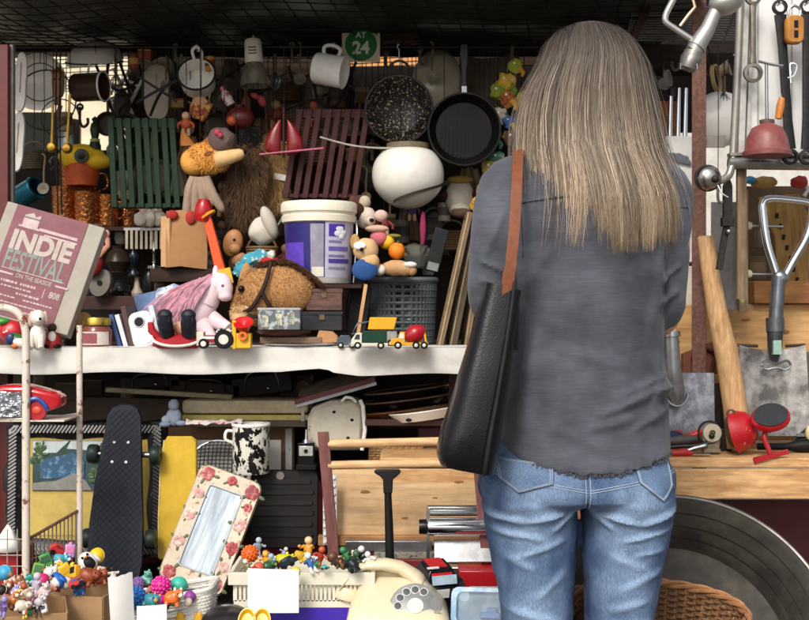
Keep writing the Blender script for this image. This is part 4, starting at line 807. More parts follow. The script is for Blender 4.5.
for i, (x, z, w_, h_) in enumerate(((-22, -21, 20, 3), (0, -21, 18, 3), (16, -24, .8, 10), (-14, -26, 38, 2), (2, -31, 24, 2.6), (-20, -36, 22, 2), (14, -36, 30, 2), (-8, -42, 44, 1.6), (0, -48, 50, 1.6))): 
    if w_ < 2: m.box(x, 0, z, w_, .4, h_)
    xx = x - w_ / 2
    while w_ >= 2 and xx < x + w_ / 2 - 1.5: L = min(wr.uniform(1.2, 4.5), x + w_ / 2 - xx); m.box(xx + L / 2, 0, z, L, .4, h_ * .8); xx += L + wr.uniform(.6, 1.1)
t.p('printed_rules', m, c('#c3aeab', .8), pr); text(t, 'small_number', '808', LT, 27, -24, 0, 9, pr, .02, .8); m = M().prism([(-28, 46), (-12, 46), (-12, 52), (-17, 49), (-20, 53), (-28, 49)], -.2, .4); t.p('printed_emblem', m, LT, pr)
text(t, 'small_words', 'MUSIC  FOOD  CRAFT', c('#c3aeab', .8), -2, -31 + .1, -.35, 4.4, pr, .01, .8) if False else None
def on(name, lab, cat, px, Y, rot=(0, 0, 0), group=None): return T(name, lab, cat, px, shelf(Y), Y, rot, group)
# figurines by the cart
t = on('dog_figurine', 'white china dog figurine sitting left of the poster edge', 'figurine', 38, 2.68); PWH = c('#dcd5c9', .35, v=.05)
t.p('body', M().ball((0, 0, 12), (8, 7, 13), bumpy=.15), PWH); t.p('head', M().ball((1, -3, 31), (7.5, 7, 8)).ball((4, -9, 29), (4, 4, 3.5)), PWH); t.p('ear', M().ball((-6, -2, 30), (3, 4, 8), ry=8), c('#c9a795', .4)); t.p('ear', M().ball((8, 0, 31), (2.5, 4, 7), ry=-10), c('#c9a795', .4)); t.p('nose', M().ball((6, -12.5, 30), 1.4), BLACK)
for x in (-5, 5): t.p('leg', M().tube([(x, -5, 14), (x, -7, 2), (x + 1, -9, .5)], [3.4, 3, 2.4], 8), PWH)
t = on('gnome_figurine', 'red coated toy gnome figurine beside the china dog', 'figurine', 53, 2.72); t.p('coat', M().lathe([(0, 0), (8, 0), (8.5, 8), (5, 17), (0, 18)], 18), c('#a2161a', .5)); t.p('head', M().ball((0, -2, 20), 5), c('#3a2620', .6)); t.p('beard', M().ball((1, -6, 11), (4, 3, 6)), c('#d8d3ca', .8)); t.p('boot', M().ball((-4, -4, 2), (4, 5, 2.5)), BLACK); t.p('boot', M().ball((5, -4, 2), (4, 5, 2.5)), BLACK)
t = on('toy_heap_bird', 'round red toy bird with white spots at the far left of the shelf', 'toy', 12, 2.7); t.p('body', M().ball((0, 0, 17), (13, 10, 11), bumpy=.1), c('#b51a26', .35, sc=50, col2='#e3ded5', ramp=(.62, .64))); t.p('cap', M().ball((-8, -4, 27), (7, 6, 4)), c('#3f8a34', .4))
t = on('toy_parrot', 'green and white toy parrot lying beside the red toy bird', 'toy', 18, 2.66); t.p('body', M().ball((0, 0, 9), (12, 7, 6), ry=25), c('#23662f', .4)); t.p('belly', M().ball((4, -4, 6), (9, 5, 5), ry=20), c('#d9d4cb', .45)); t.p('beak', M().ball((-1, -6, 3), (4, 3, 3)), c('#c26a30', .4)); t.p('wing', M().ball((-6, -5, 10), (5, 3, 6)), c('#1c2b5a', .4))
for px, lab in ((71, 'left of two orange wooden balls behind the glass jar'), (84, 'right of two tan wooden balls behind the glass jar')):
    t = on('wooden_ball', lab, 'ball', px, 2.88); t.p('ball', M().ball((0, 0, 27 if px < 80 else 25), (9 if px < 80 else 8, 8, 9)), c('#c5762c' if px < 80 else '#c89558', .5)); t.p('stand', M().lathe([(0, 0), (6, 0), (4, 8), (3, 18), (0, 19)], 16), DKWOOD)
t = on('jam_jar', 'glass jar with gold lid and pink paper label on the shelf', 'jar', 97, 2.76); t.p('glass', M().lathe([(0, 0), (14, 0), (15, 2), (15, 17), (13, 20), (12, 22), (0, 22)], 32), c('#7a4438', .12, v=.1)); t.p('lid', M().lathe([(0, 30), (13, 30), (13.6, 29), (13.6, 22.5), (0, 22.5)], 32), c('#b59a45', .25, .9)); 
lab_ = t.p('label', M().grid(lambda u, v: (15.4 * math.sin(R(-62 + 124 * u)), -15.4 * math.cos(R(-62 + 124 * u)), 3 + 13 * v), 16, 2), c('#cfc2bb', .7)); t.p('label_block', M().grid(lambda u, v: (15.7 * math.sin(R(-50 + 64 * u)), -15.7 * math.cos(R(-50 + 64 * u)), 4.5 + 10 * v), 12, 2), c('#8e4b50', .7), lab_)
one('black_pouch', 'small dark leather pouch left of the glass jar', 'pouch', 73, shelf(2.8), 2.8, M().ball((0, 0, 8), (9, 6, 11), bumpy=.3, seed=4), c('#231f1e', .5))
def book(px, w_, h_, d_, ry, col, lab, Y=2.78, pages=True):
    t = on('book', lab, 'book', px, Y, rot=(0, ry, 0), group=None); cm = c(col, .5, v=.1, dirt=.2)
    for s_ in (-1, 1): t.p('cover', M().box(s_ * (w_ / 2 - .5), d_ / 2, h_ / 2, 1, d_, h_), cm, bev=.0005)
    t.p('spine', M().box(0, .4, h_ / 2, w_, 1, h_), cm, bev=.0008); t.p('pages', M().box(0, d_ / 2, h_ / 2, w_ - 2, d_ - 2, h_ - 2), c('#d9d2c2', .8))
book(120, 4, 34, 40, -16, '#2e4a7d', 'thin blue book leaning left after the jar'); book(126, 4.5, 34, 40, -16, '#cfd3d6', 'thin white book leaning beside the blue book'); book(132, 5, 42, 44, -13, '#4a2c28', 'taller maroon book leaning on the white device')
t = on('white_device', 'white plastic dispenser with a round black hole leaning on the books', 'device', 146, 2.74, rot=(-6, -14, 0)); o = rrect(24, 37, 8); t.p('shell', M().at((0, 0, 19)).prism(o, 0, 22, 1.6), c('#d4d6d6', .35, v=.04)); t.p('hole', M().lathe([(0, 0), (4.6, 0), (4.6, .8), (0, .8)], at=(-1, 0, 27), rx=90), BLACK); t.p('ring', M().tube(circ(-1, 27, 5, 24, -.4), .7, 6, True), c('#a8abac', .3)); t.p('lower_face', M().at((0, 0, 11)).prism(rrect(17, 14, 6), -.8, .4), c('#dfe0df', .35, v=.03))
t.p('back_pages', M().box(13, 12, 22, 5, 18, 38), c('#c3ccd2', .6))
t = on('santa_doll', 'doll lying with black boots up and a red white trimmed skirt', 'doll', 178, 2.72); RD = c('#a3101c', .75, v=.15)
for x in (-10, 12):
    b = t.p('boot', M().tube([(x * .9, 6, 6), (x, -6, 16), (x * 1.06, -12, 26), (x * 1.06, -14, 34)], [7, 7.5, 8, 6], 14).ball((x * 1.06, -13, 33), (7.6, 5, 6)), c('#20222a', .4, v=.2)); t.p('sole', M().ball((x * 1.06, -16.5, 28), (6, 2.5, 9)), c('#2c2f38', .5), b)
t.p('skirt', M().loft([[(wv * math.cos(a), wv * .5 * math.sin(a) + 2, z) for a in [i * .314 for i in range(20)]] for z, wv in ((0, 22), (3, 26), (10, 24), (14, 12))]), RD); t.p('trim', M().tube([(26 * math.cos(i * .21), -2 - 11 * abs(math.sin(i * .21)), 2.2 + 10 * (1 - abs(math.sin(i * .21)))) for i in range(16)], 1.5, 7), c('#d9d4cc', .9)); t.p('belly', M().ball((2, 4, 20), (8, 6, 7)), c('#d49a80', .6)); t.p('arm', M().tube([(-18, 2, 8), (-26, -2, 18), (-27, -2, 26)], [4, 4, 3], 9), RD); t.p('hand', M().ball((-27, -2, 28), (4, 3, 5)), c('#e3dfd8', .7))
t = on('pink_pony', 'pale pink toy pony with a long rose mane lying on its side', 'plush toy', 192, 2.84); PP = c('#e6cfd4', .6, v=.06, sc=20, bump=.08)
t.p('body', M().ball((-14, 0, 30), (34, 15, 22), ry=-18, n=26).ball((8, -2, 40), (17, 13, 20), ry=20), PP); t.p('head', M().tube(smooth_pts([(14, -2, 44), (22, -3, 60), (30, -5, 64), (34, -8, 54), (35, -10, 46)], 4), [13, 13, 12, 12, 11, 11, 11, 10, 10, 10, 9, 9, 8, 7, 7, 6, 4], 14), PP); t.p('ear', M().ball((24, -3, 74), (3, 2.4, 7)), PP); t.p('eye', M().ball((33, -14, 60), 2.2), c('#8d2d60', .2))
for a, b in (((10, -6, 24), (24, -12, 4)), ((20, -4, 28), (38, -10, 18)), ((-36, 0, 22), (-50, -6, 16))): t.p('leg', M().tube([a, ((a[0] + b[0]) / 2, a[1] - 2, (a[2] + b[2]) / 2), b], [9, 7, 6], 12), PP)
m = M(); rnd = random.Random(5)
for i in range(260):
    u = rnd.random(); a = Vector((24 - 22 * u + rnd.uniform(-3, 3), -9 + rnd.uniform(-3, 2), 70 - 8 * u + rnd.uniform(-5, 3))); e = Vector((-20 - 18 * u + rnd.uniform(-14, 26), -17 + rnd.uniform(-3, 2), 24 + rnd.uniform(-8, 16)))
    mid = (a + e) * .5 + Vector((rnd.uniform(-4, 4), -7, 5)); m.tube(smooth_pts([a, mid, e], 4), [.8, .8, .7, .7, .6, .6, .5, .4, .2], 3)
t.p('mane', m, c('#dcaebb', .5, v=.3, sc=40, bump=0, dirt=0))
t = on('plastic_parcel', 'blue and white printed plastic parcel behind the pink pony', 'parcel', 176, 2.98, rot=(0, -8, 0)); t.p('bag', M().ball((0, 0, 36), (26, 9, 24), bumpy=.35, seed=9), c('#7f93b0', .3, sc=26, col2='#c9cdd2', ramp=(.48, .53))); t.p('black_print', M().ball((4, -9, 50), (9, 2, 3), ry=-18).ball((6, -9, 40), (9, 2, 4), ry=-10), BLACK); t.p('corner', M().prism([(-34, 54), (-12, 56), (-16, 26), (-30, 20)], -6, -3), c('#6f8fbd', .3))
t = on('cow_toy', 'black and white cow patterned cushion toy by the pony mane', 'toy', 214, 2.98); t.p('body', M().ball((0, 0, 56), (8, 6, 9), bumpy=.2), c('#2a1e1a', .6)); t.p('horn', M().ball((3, -4, 66), (6, 3, 3), ry=-20), c('#ddd8cf', .6))
t = on('red_brick_toy', 'orange red toy block under the pony chin', 'toy', 237, 2.92); t.p('block', M().box(0, 0, 30, 12, 10, 16, 0, 8), c('#b23d1d', .4), bev=.0015); t.p('beak', M().ball((4, -7, 24), (4, 4, 5)), c('#d5531d', .4))
t = on('toy_tractor', 'red and white toy tractor with a big black wheel on the shelf edge', 'toy tractor', 214, 2.68)
t.p('bonnet', M().box(-3, 0, 10, 24, 11, 7), c('#96141a', .3), bev=.001); t.p('stripe', M().box(-3, -5.8, 11, 20, .6, 2.4), WHITE); t.p('cab', M().box(-13, 0, 10, 7, 12, 14), c('#cdc5b3', .4), bev=.001); t.p('seat', M().box(7, 0, 15, 8, 9, 6), c('#8a1218', .4), bev=.001)
t.p('mudguard', M().ball((12, -3, 17), (10, 6, 4)), c('#2a2a2a', .3, sc=90, col2='#d9d6cf', ramp=(.5, .53)))
for x, r in ((11, 9.5), (-9, 5.2)):
    wv = t.p('wheel', M().lathe([(r * .4, -3), (r * .9, -3), (r, -1.8), (r, 1.8), (r * .9, 3), (r * .4, 3)], at=(x, -7, r), rx=90, n=26), BLACK); t.p('hub', M().lathe([(0, -1), (r * .5, -1.4), (r * .52, 1), (0, 1)], at=(x, -9.5, r), rx=90), c('#d4d0c6', .4), wv)
t = on('toy_cannon', 'yellow toy figure with a red funnel hat beside the tractor', 'toy', 242, 2.68); YL = c('#e0ac1c', .35, v=.06, dirt=.1); t.p('base', M().box(1, 0, 8, 17, 12, 15), YL, bev=.0015); t.p('upright', M().box(-7, -3, 14, 4, 8, 28), YL, bev=.001); t.p('funnel', M().lathe([(0, -8), (4, -7), (6, 0), (9.5, 6), (10, 8), (6, 8), (0, 4)], at=(2, -2, 20), rx=35), c('#c21d20', .3, dirt=0)); t.p('mouth', M().lathe([(2, 0), (4.5, 0), (4.5, 2), (2, 2)], at=(2, -8, 13), rx=90), c('#e2701f', .3))
# horse head
t = on('horse_head', 'brown plush hobby horse head with a dark bridle resting on boxes', 'plush toy', 267, 2.86); t.o.location.z += .012; HB = c('#a97c4c', .95, v=.12, sc=40, bump=.3, dirt=.1)
hb_parts = (((14, 0, 52), (34, 20, 26), 12), ((-8, -4, 46), (22, 18, 30), 24), ((-20, -8, 36), (14, 13, 16), 16))
m = M()
for p0, r0, ry in hb_parts: m.ball(p0, r0, ry=ry, n=26)
for i, (p0, r0, ry) in enumerate(hb_parts): m.fur(p0, r0, 2600, 1.7, .4, .35, seed=i + 7)
t.p('head', m, HB); m = M().ball((-21, -12, 29), (13, 11, 13), n=20).ball((-24, -16, 24), (9, 9, 8), n=16).fur((-21, -12, 29), (13, 11, 13), 900, 2.6, .4, .3, seed=21); t.p('muzzle', m, c('#c9a678', .95, v=.15))
m = M()
for i in range(2200):
    rnd2 = random.Random(i); u = rnd2.random(); x = -14 + 66 * u; z = 76 + 6 * math.sin(u * 3) - 34 * max(0, u - .45) ** 1.2; p0 = Vector((x, -4 + rnd2.uniform(-6, 6), z - 2)); L = rnd2.uniform(5, 10)
    d = Vector((.7 + rnd2.uniform(-.3, .5), -.5, .5 - u * .9 + rnd2.uniform(-.3, .3))).normalized(); m.tube([p0, p0 + d * L * .5, p0 + d * L + Vector((1, 0, -3))], [.7, .6, .15], 3)
t.p('mane', m, c('#3d2514', .8, v=.3, bump=0, dirt=0)); t.p('ear', M().loft([[(-20 + wv * math.cos(a) + h * .05, -8 + wv * .5 * math.sin(a), 62 + h) for a in [i * .785 for i in range(8)]] for h, wv in ((0, 7), (7, 6), (14, 3), (17, .6))]), HB); t.p('eye', M().ball((-23, -19, 52), 3.4), c('#120c08', .1, dirt=0, v=0))
def strapln(pts, mat, t, r=2): t.p('bridle', M().tube(smooth_pts(pts, 6), r, 6), mat)
BRI = c('#2a1a13', .6); strapln([(6, -19, 78), (2, -24, 60), (-4, -25, 46), (-14, -24, 32), (-26, -18, 30)], BRI, t); strapln([(-2, -25, 48), (6, -24, 34), (14, -22, 22), (16, -20, 16)], BRI, t); strapln([(-27, -16, 31), (-14, -23, 26), (-2, -22, 24), (8, -20, 26)], BRI, t, 1.6)
# boxes right of the horse
t = on('printed_box', 'silver printed card box lying under the horse head', 'box', 279, 2.74); t.p('box', M().box(0, 8, 28, 42, 16, 20), c('#5d6468', .35, sc=40, col2='#b9c0c2', ramp=(.5, .58)), bev=.001); t.p('lid_edge', M().box(0, 8, 39, 43, 17, 2), c('#b7bbba', .3, .5)); 
for x in (-14, 0, 12): t.p('print', M().box(x, -.4, 28 + x * .1, 7, .5, 12), c('#c9c9a8', .5, sc=90, col2='#53616e'))
t = on('wooden_plate', 'dark brown round wooden tray under the silver box', 'tray', 284, 2.78); t.p('tray', M().lathe([(0, 14), (20, 14), (26, 17), (28, 17), (27, 14.6), (20, 12), (0, 12)], n=36), c('#3a1d14', .3))
t = on('wooden_block', 'flat pale wooden block below the brown tray', 'block', 291, 2.76); t.p('block', M().box(0, 8, 7.4, 62, 18, 6), wood('#80664f', '#5c4533', 'x'), bev=.001)
t = on('white_plate', 'white dinner plate lying under the wooden block', 'plate', 300, 2.79); t.p('plate', M().lathe([(0, 0), (20, 0), (36, 3), (37, 4), (35, 4), (20, 1.6), (0, 1.6)], n=48), c('#d3d1cb', .25, v=.03, bump=.02))
t = on('cork_block', 'tan half round cork block at the end of the plate', 'block', 327, 2.76); t.p('block', M().loft([[(-12, y, 5), (12, y, 5), (10, y, 12), (5, y, 16), (-8, y, 17)] for y in (0, 14)]), c('#ad7e52', .8), bev=.0015)
for z0, hh, w_, col, lab, px in ((36, 22, 36, '#6b473c', 'upper worn reddish wooden box beneath the paint bucket', 324), (16, 19, 40, '#33343a', 'lower dark grey wooden box beneath the reddish box', 322)):
    t = on('wooden_box', lab, 'box', px, 2.84); wm = wood(col, '#241a18' if z0 > 20 else '#1e1f22', 'x', sc=14); t.p('body', M().box(0, 14, z0 + hh * .4, w_, 26, hh * .8), wm, bev=.0015); t.p('lid', M().box(0, 14, z0 + hh * .9, w_ + 1.4, 27, hh * .19), wm, bev=.001); t.p('clasp', M().box(0, .6, z0 + hh * .7, 5, 1.2, 5), c('#6e5f45', .4, .7))
slab('wood_plinth', 'plain dark plank stack propping up the boxes at mid shelf', 'plank', 300, 346, 331, shelf(2.86) - .3, 2.9, .1, DKWOOD)
slab('bucket_shelf', 'dark little shelf board carrying the paint bucket', 'shelf', 276, 362, 284.3, 288.5, 2.86, .17, DKWOOD)
slab('framed_canvas', 'dark framed canvas leaning beside the grey basket', 'canvas', 348, 368, 285, shelf(2.9) - .3, 2.95, .01, c('#1b1a1c', .5), rot=(-8, 8, 0))
one('thin_batten', 'thin pale wooden batten leaning beside the grey basket', 'batten', 362, 309, 2.85, M().box(0, 0, 0, 3.4, 2, 50, 0, 9), PINEZ)
one('oval_bat', 'black glossy oval bat leaning behind the thin batten', 'bat', 356, 300, 2.99, M().at((0, 0, 0), 0, 10).prism([(9 * math.cos(a), 32 * math.sin(a)) for a in [i * .2618 for i in range(24)]], 0, 3, 1), BLKGLOSS)
# grey basket with lattice holes
t = on('plastic_basket', 'dark grey plastic basket with square holes holding a glass', 'basket', 403, 2.98); GP = c('#53585b', .45, v=.1)
m = M(); 
def bk(u, z): rr = 1 - .1 * (1 - z / 72); a = 2 * math.pi * u; e = 2 / 3; ca, sa = math.cos(a), math.sin(a); return (34 * rr * math.copysign(abs(ca) ** e, ca), 24 * rr * math.copysign(abs(sa) ** e, sa) + 26, z)
for i in range(10): m.tube([bk(j / 40, 2 + i * 6.6) for j in range(40)], 1.75, 4, True)
for j in range(44): m.tube([bk(j / 44, z) for z in (0, 20, 40, 62)], 1.6, 4)
t.p('lattice', m, GP); t.p('rim', M().tube([bk(j / 48, 65) for j in range(48)], 3, 8, True), GP); t.p('bottom', M().prism([(bk(j / 32, 0)[0], bk(j / 32, 0)[1]) for j in range(32)], 0, 2) if False else M().add([bk(j / 32, 1) for j in range(32)] + [bk(j / 32, 3) for j in range(32)], [tuple(range(32)), tuple(range(32, 64))] + [(j, (j + 1) % 32, 32 + (j + 1) % 32, 32 + j) for j in range(32)]), GP)
t = T('glass_tumbler', 'ribbed pale green glass tumbler standing inside the grey basket', 'tumbler', 411, shelf(2.98) - 4, 3.04); t.p('glass', M().lathe([(0, 0), (11, 0), (12, 2), (13, 44), (12, 44), (11, 3), (0, 3)], 24), c('#7e8f86', .15, v=.15, sc=40)); t.p('rib', M().lathe([(12.3, 20), (13.6, 21), (12.5, 22.5), (13.8, 24), (12.7, 25.5)], 24), c('#a3b3aa', .15))
# trucks
def wheels(t, xs, y, r):
    for x in xs:
        wv = t.p('wheel', M().lathe([(0, -2), (r * .9, -2), (r, -1), (r, 1.4), (0, 1.6)], at=(x, y, r), rx=90, n=22), BLACK); t.p('hub', M().lathe([(0, 0), (r * .5, 0), (r * .45, .8), (0, 1)], at=(x, y - 2, r), rx=90, n=16), c('#d8d5cc', .3, .3), wv)
t = on('toy_truck', 'white cab toy truck with a dark green load on the shelf edge', 'toy truck', 369, 2.665); WC = c('#d3d1c0', .35, v=.05)
t.p('chassis', M().box(0, 0, 4.5, 38, 12, 3), WC, bev=.0008); t.p('cab', M().loft([[(-18, y, 4), (-7, y, 4), (-7, y, 16), (-12.5, y, 16), (-17, y, 10)] for y in (-6.5, 6.5)]), WC, bev=.0008); t.p('window', M().prism([(-9, 9.6), (-9, 14.6), (-12.4, 14.6), (-14.6, 9.8)], -7, -6.4), c('#2f3a40', .15)); t.p('load', M().box(6, 0, 12, 24, 12, 12), c('#143a2a', .45), bev=.001); t.p('bumper', M().box(-19, 0, 5, 2, 12, 3), STEEL); wheels(t, (-11, 12), -6, 3.6)
t = on('toy_mixer', 'yellow toy cement mixer truck with a red drum', 'toy truck', 409, 2.665); YT = c('#dd9d17', .35, v=.06, dirt=.1)
t.p('chassis', M().box(0, 0, 5, 38, 12, 3), YT, bev=.0008); t.p('cab', M().loft([[(-19, y, 4), (-4, y, 4), (-4, y, 17), (-9, y, 17), (-11, y, 11), (-18, y, 10)] for y in (-6.5, 6.5)]), YT, bev=.0008); t.p('window', M().prism([(-5.2, 10.5), (-5.2, 15.6), (-8.6, 15.6), (-9.8, 10.6)], -7, -6.4), c('#e5e2d6', .2)); t.p('drum', M().lathe([(0, -11), (5, -10), (9, -2), (8.6, 4), (5, 10), (4, 11), (0, 11)], at=(6, 0, 15), ry=68, n=28), c('#a51622', .28, dirt=0)); t.p('drum_frame', M().box(16, 0, 12, 2, 9, 11, 0, -10), YT); wheels(t, (-11, 7, 15), -6, 3.8)
t = on('toy_dumper', 'yellow toy tipper truck parked behind the other trucks', 'toy truck', 382, 2.78); t.p('tipper', M().loft([[(-14, y, 18), (12, y, 18), (15, y, 30), (-12, y, 30)] for y in (-7, 7)]), YT, bev=.001); t.p('chassis', M().box(0, 0, 8, 30, 11, 16), c('#8f8d88', .4), bev=.001); t.p('cage', M().tube([(-30, -6, 14), (-24, -6, 24), (-12, -6, 26), (-8, -6, 14)], .9, 6, True), STEEL); wheels(t, (-8, 9), -6, 4)
t = on('toy_car', 'small grey blue toy car left of the white truck', 'toy car', 346, 2.72); t.p('body', M().loft([[(-9, y, 3), (9, y, 3), (9, y, 8), (5, y, 9), (3, y, 13), (-5, y, 13), (-9, y, 9)] for y in (-5, 5)]), c('#42505a', .3), bev=.001); wheels(t, (-5, 6), -5, 3)
# plush heap on the basket
def plush(name, lab, px, py, Y, balls, mat, feats=(), cat='plush toy'):
    t = T(name, lab, cat, px, py, Y); m = M()
    for p0, r0 in balls: m.ball(p0, r0, n=16, bumpy=.08)
    t.p('body', m, mat)
    for nm, p0, r0, mm in feats: t.p(nm, M().ball(p0, r0, n=12), mm)
    return t
plush('plush_mouse', 'cream plush mouse doll with a blue bib beside the bucket', 366, 264, 2.92, [((0, 0, 14), (13, 9, 12)), ((4, -2, 2), (10, 8, 9))], c('#c9a878', .9, bump=.3), [('bib', (-1, -7, -6), (13, 4, 11), c('#1f4f8d', .8)), ('ear', (-11, -2, 22), (5, 3, 8), c('#b5905c', .9)), ('nose', (-4, -11, 14), (2, 2, 2), BLACK), ('tag', (-6, -10, 18), (6, 1, 4), PAPER)])
plush('plush_dog', 'brown and white plush dog head peeping over the bucket lid', 366, 218, 3.0, [((0, 0, 0), (11, 9, 11)), ((4, -6, -4), (6, 6, 5))], c('#cabdae', .9, bump=.3), [('ear', (-8, -5, 6), (7, 4, 9), c('#3f2418', .9)), ('ear', (10, -2, -6), (6, 4, 9), c('#472a1c', .9)), ('nose', (6, -12, -3), (2.4, 2, 2), BLACK)])
plush('plush_monkey', 'dark brown plush monkey with pale muzzle at the bucket rim', 361, 205, 3.06, [((0, 0, 0), (10, 8, 10))], c('#43241b', .9, bump=.3), [('muzzle', (4, -6, 2), (6, 5, 7), c('#b9a793', .9)), ('ear', (-8, -2, 4), (4, 2, 5), c('#572f22', .9))])
plush('plush_pig', 'pink plush nose and pale hat among the heap of soft toys', 379, 238, 2.98, [((0, 0, 0), (9, 7, 8))], c('#c46a72', .9, bump=.3), [('hat', (-2, -2, 9), (12, 6, 4), c('#c9a58f', .9)), ('paw', (2, -3, 22), (7, 5, 6), c('#c8a89a', .9))])
plush('orange_ball', 'bright orange soft ball on top of the grey basket', 397, 251, 2.96, [((0, 0, 0), (8.5, 8, 8.5))], c('#e07d14', .6, v=.05, dirt=.05), [('stem', (1, -2, 8), (1.5, 1.5, 2.4), c('#5c4a1a', .7))], 'ball')
plush('yellow_ball', 'lemon yellow soft ball left of the orange ball', 387, 242, 2.99, [((0, 0, 0), (8, 8, 7.5))], c('#e0b21a', .6, v=.05, dirt=.05), [('leaf', (6, -3, 6), (8, 2, 2), c('#77752a', .7))], 'ball')
plush('plush_bear', 'sandy plush bear lying on the grey basket under the fruit balls', 396, 268, 2.94, [((0, 0, 0), (15, 9, 8)), ((-16, -3, -2), (6, 6, 6)), ((9, -4, -1), (9, 7, 7))], c('#bd9467', .95, bump=.4), [('paw', (-15, -6, -2), (5, 4, 5), c('#ddd5cb', .9)), ('muzzle', (14, -9, 3), (7, 3, 3), c('#d9d4cd', .9)), ('foot', (16, -6, -3), (5, 4, 5), c('#ad8456', .9))])
plush('pink_plume', 'narrow magenta feather sticking up behind the globe lamp', 423, 228, 3.1, [((0, 0, 0), (3, 2, 17))], c('#8d1f4c', .8), [('quill', (-2, 0, -18), (1, 1, 8), c('#4d2a38', .7))], 'feather')
t = T('glass_dish', 'stack of dim cut glass dishes behind the orange ball', 'dish', 416, 268, 3.08); t.p('dish', M().lathe([(0, 0), (8, 0), (14, 12), (13, 12), (7, 2), (0, 2)], 20), glass('#cdd2cc', .1)); t.p('upper_dish', M().lathe([(0, 12), (8, 12), (13, 22), (12, 22), (7, 14), (0, 14)], 20), glass('#cdd2cc', .1))
t = T('black_remote', 'black plastic case with pale end leaning beside the frames', 'case', 437, 250, 3.02, rot=(0, 14, 0)); t.p('body', M().box(0, 4, 0, 14, 8, 44), c('#1e2022', .35), bev=.002); t.p('end', M().box(0, 3, -17, 11, 8.6, 8), c('#7c7f7e', .4))
t = plush('cow_plush', 'grey white plush cow face hanging above the wooden frames', 460, 198, 3.2, [((0, 0, 0), (15, 9, 19)), ((0, -4, -12), (11, 7, 8))], c('#a39a8e', .9, bump=.25), [('ear', (-16, -2, 2), (5, 4, 5), c('#3a1d18', .9)), ('ear', (15, -2, 2), (5, 4, 5), c('#3a1d18', .9)), ('fringe', (0, -5, 18), (13, 4, 4), c('#8f7433', .8)), ('muzzle', (0, -9, -15), (10, 3, 5), c('#4a3326', .8))]); thread(t, 0, 20)
# frames leaning on the right of the shelf
for i, (x0, y0, x1, y1, w_, col, lab) in enumerate(((470, 212, 440, 347, 6, '#80684c', 'leftmost pale wooden picture frame leaning at the shelf end'), (478, 214, 452, 347, 9, '#54452f', 'dark grey picture frame leaning second at the shelf end'), (486, 220, 466, 347, 6, '#8a7150', 'third narrow frame leaning behind the black bag'), (492, 235, 476, 347, 9, '#4a3d2d', 'rearmost dark frame leaning behind the black bag'))):
    dx, dz = x1 - x0, y1 - y0; L = math.hypot(dx, dz); ang = math.degrees(math.atan2(-dx, dz)); Y = 2.84 + .03 * i
    t = T('picture_frame', lab, 'picture frame', (x0 + x1) / 2, (y0 + y1) / 2, Y, rot=(0, ang, 0)); wm = wood(col, '#3a2c1e', 'z'); D = 46
    for yy in (0, D): t.p('side', M().box(0, yy, 0, w_, 4, L), wm, bev=.001)
    for zz in (-L / 2 + 3, L / 2 - 3): t.p('rail', M().box(0, D / 2, zz, w_, D, 5), wm, bev=.001)
    t.p('moulding', M().box(-w_ * .2, -2.4, 0, 1.6, 1.6, L - 2), c('#a08a64', .5)); t.p('backing', M().box(w_ * .2, D / 2, 0, 1.2, D - 4, L - 8), c('#2a251f', .8))
# hanging coloured toys right of the grill pan
TOYC = ['#b8891c', '#5d7a22', '#9a4a22', '#c99a2a', '#2f5c8f', '#b3aa5e', '#6d2a1e', '#3f7a6a', '#c3b49a', '#8d7c23', '#a8641f', '#35684a']
for i, (px, py, r, col, lab) in enumerate(((516, 66, 7, '#8d9a2a', 'lime soft toy hung highest in the strip by the hair'), (506, 82, 9, '#c19a1e', 'yellow soft banana toy hung in the strip by the hair'), (498, 92, 8, '#7f8a26', 'olive soft toy hung below the banana toy'), (508, 98, 8, '#a5652c', 'orange brown knitted toy in the hanging strip'), (500, 116, 8, '#b9b59c', 'white and blue spotted toy in the hanging strip'), (509, 122, 6, '#24599a', 'bright blue toy ball in the hanging strip'), (512, 138, 8, '#4a2f22', 'brown bear toy in the hanging strip'), (494, 138, 7, '#8a7d33', 'mustard cloth toy left of the brown bear toy'), (490, 168, 8, '#a99434', 'yellow cloth flower toy low in the strip'), (484, 190, 8, '#8f7a3a', 'small tan cloth toy above the picture frames'), (497, 158, 7, '#3d7560', 'sea green cloth toy low in the hanging strip'), (480, 205, 9, '#b08a28', 'golden yellow plush just above the frames'), (524, 100, 8, '#b39a22', 'yellow toy almost hidden behind the hair'))):
    t = T('cloth_toy', lab, 'toy', px, py, 3.14, group='cloth toys strung in a column beside the grill pan'); t.p('body', M().ball((0, 0, 0), (r * 1.1, r * .7, r), ry=i * 37, bumpy=.4, seed=i), c(col, .75, sc=90, col2=TOYC[(i * 5 + 3) % 12], ramp=(.55, .6))); t.p('limb', M().tube([(r * .4, -3, -r * .4), (r, -4, -r * 1.1), (r * .8, -4, -r * 1.6)], [r * .4, r * .34, r * .2], 8), c(TOYC[i % 12], .75)); t.p('eye', M().ball((-r * .3, -r * .7, r * .3), 1.3), WHITE); thread(t, 0, r)
one('net_bag', 'brown gauze netting sagging behind the grill pan handle', 'net', 490, 80, 3.4, M().grid(lambda u, v: (-30 + 60 * u, 6 * math.sin(u * 8 + v * 2), 30 - 52 * v - 9 * math.sin(u * 3.1)), 24, 12, th=.8), c('#5a4c40', .9, v=.3))
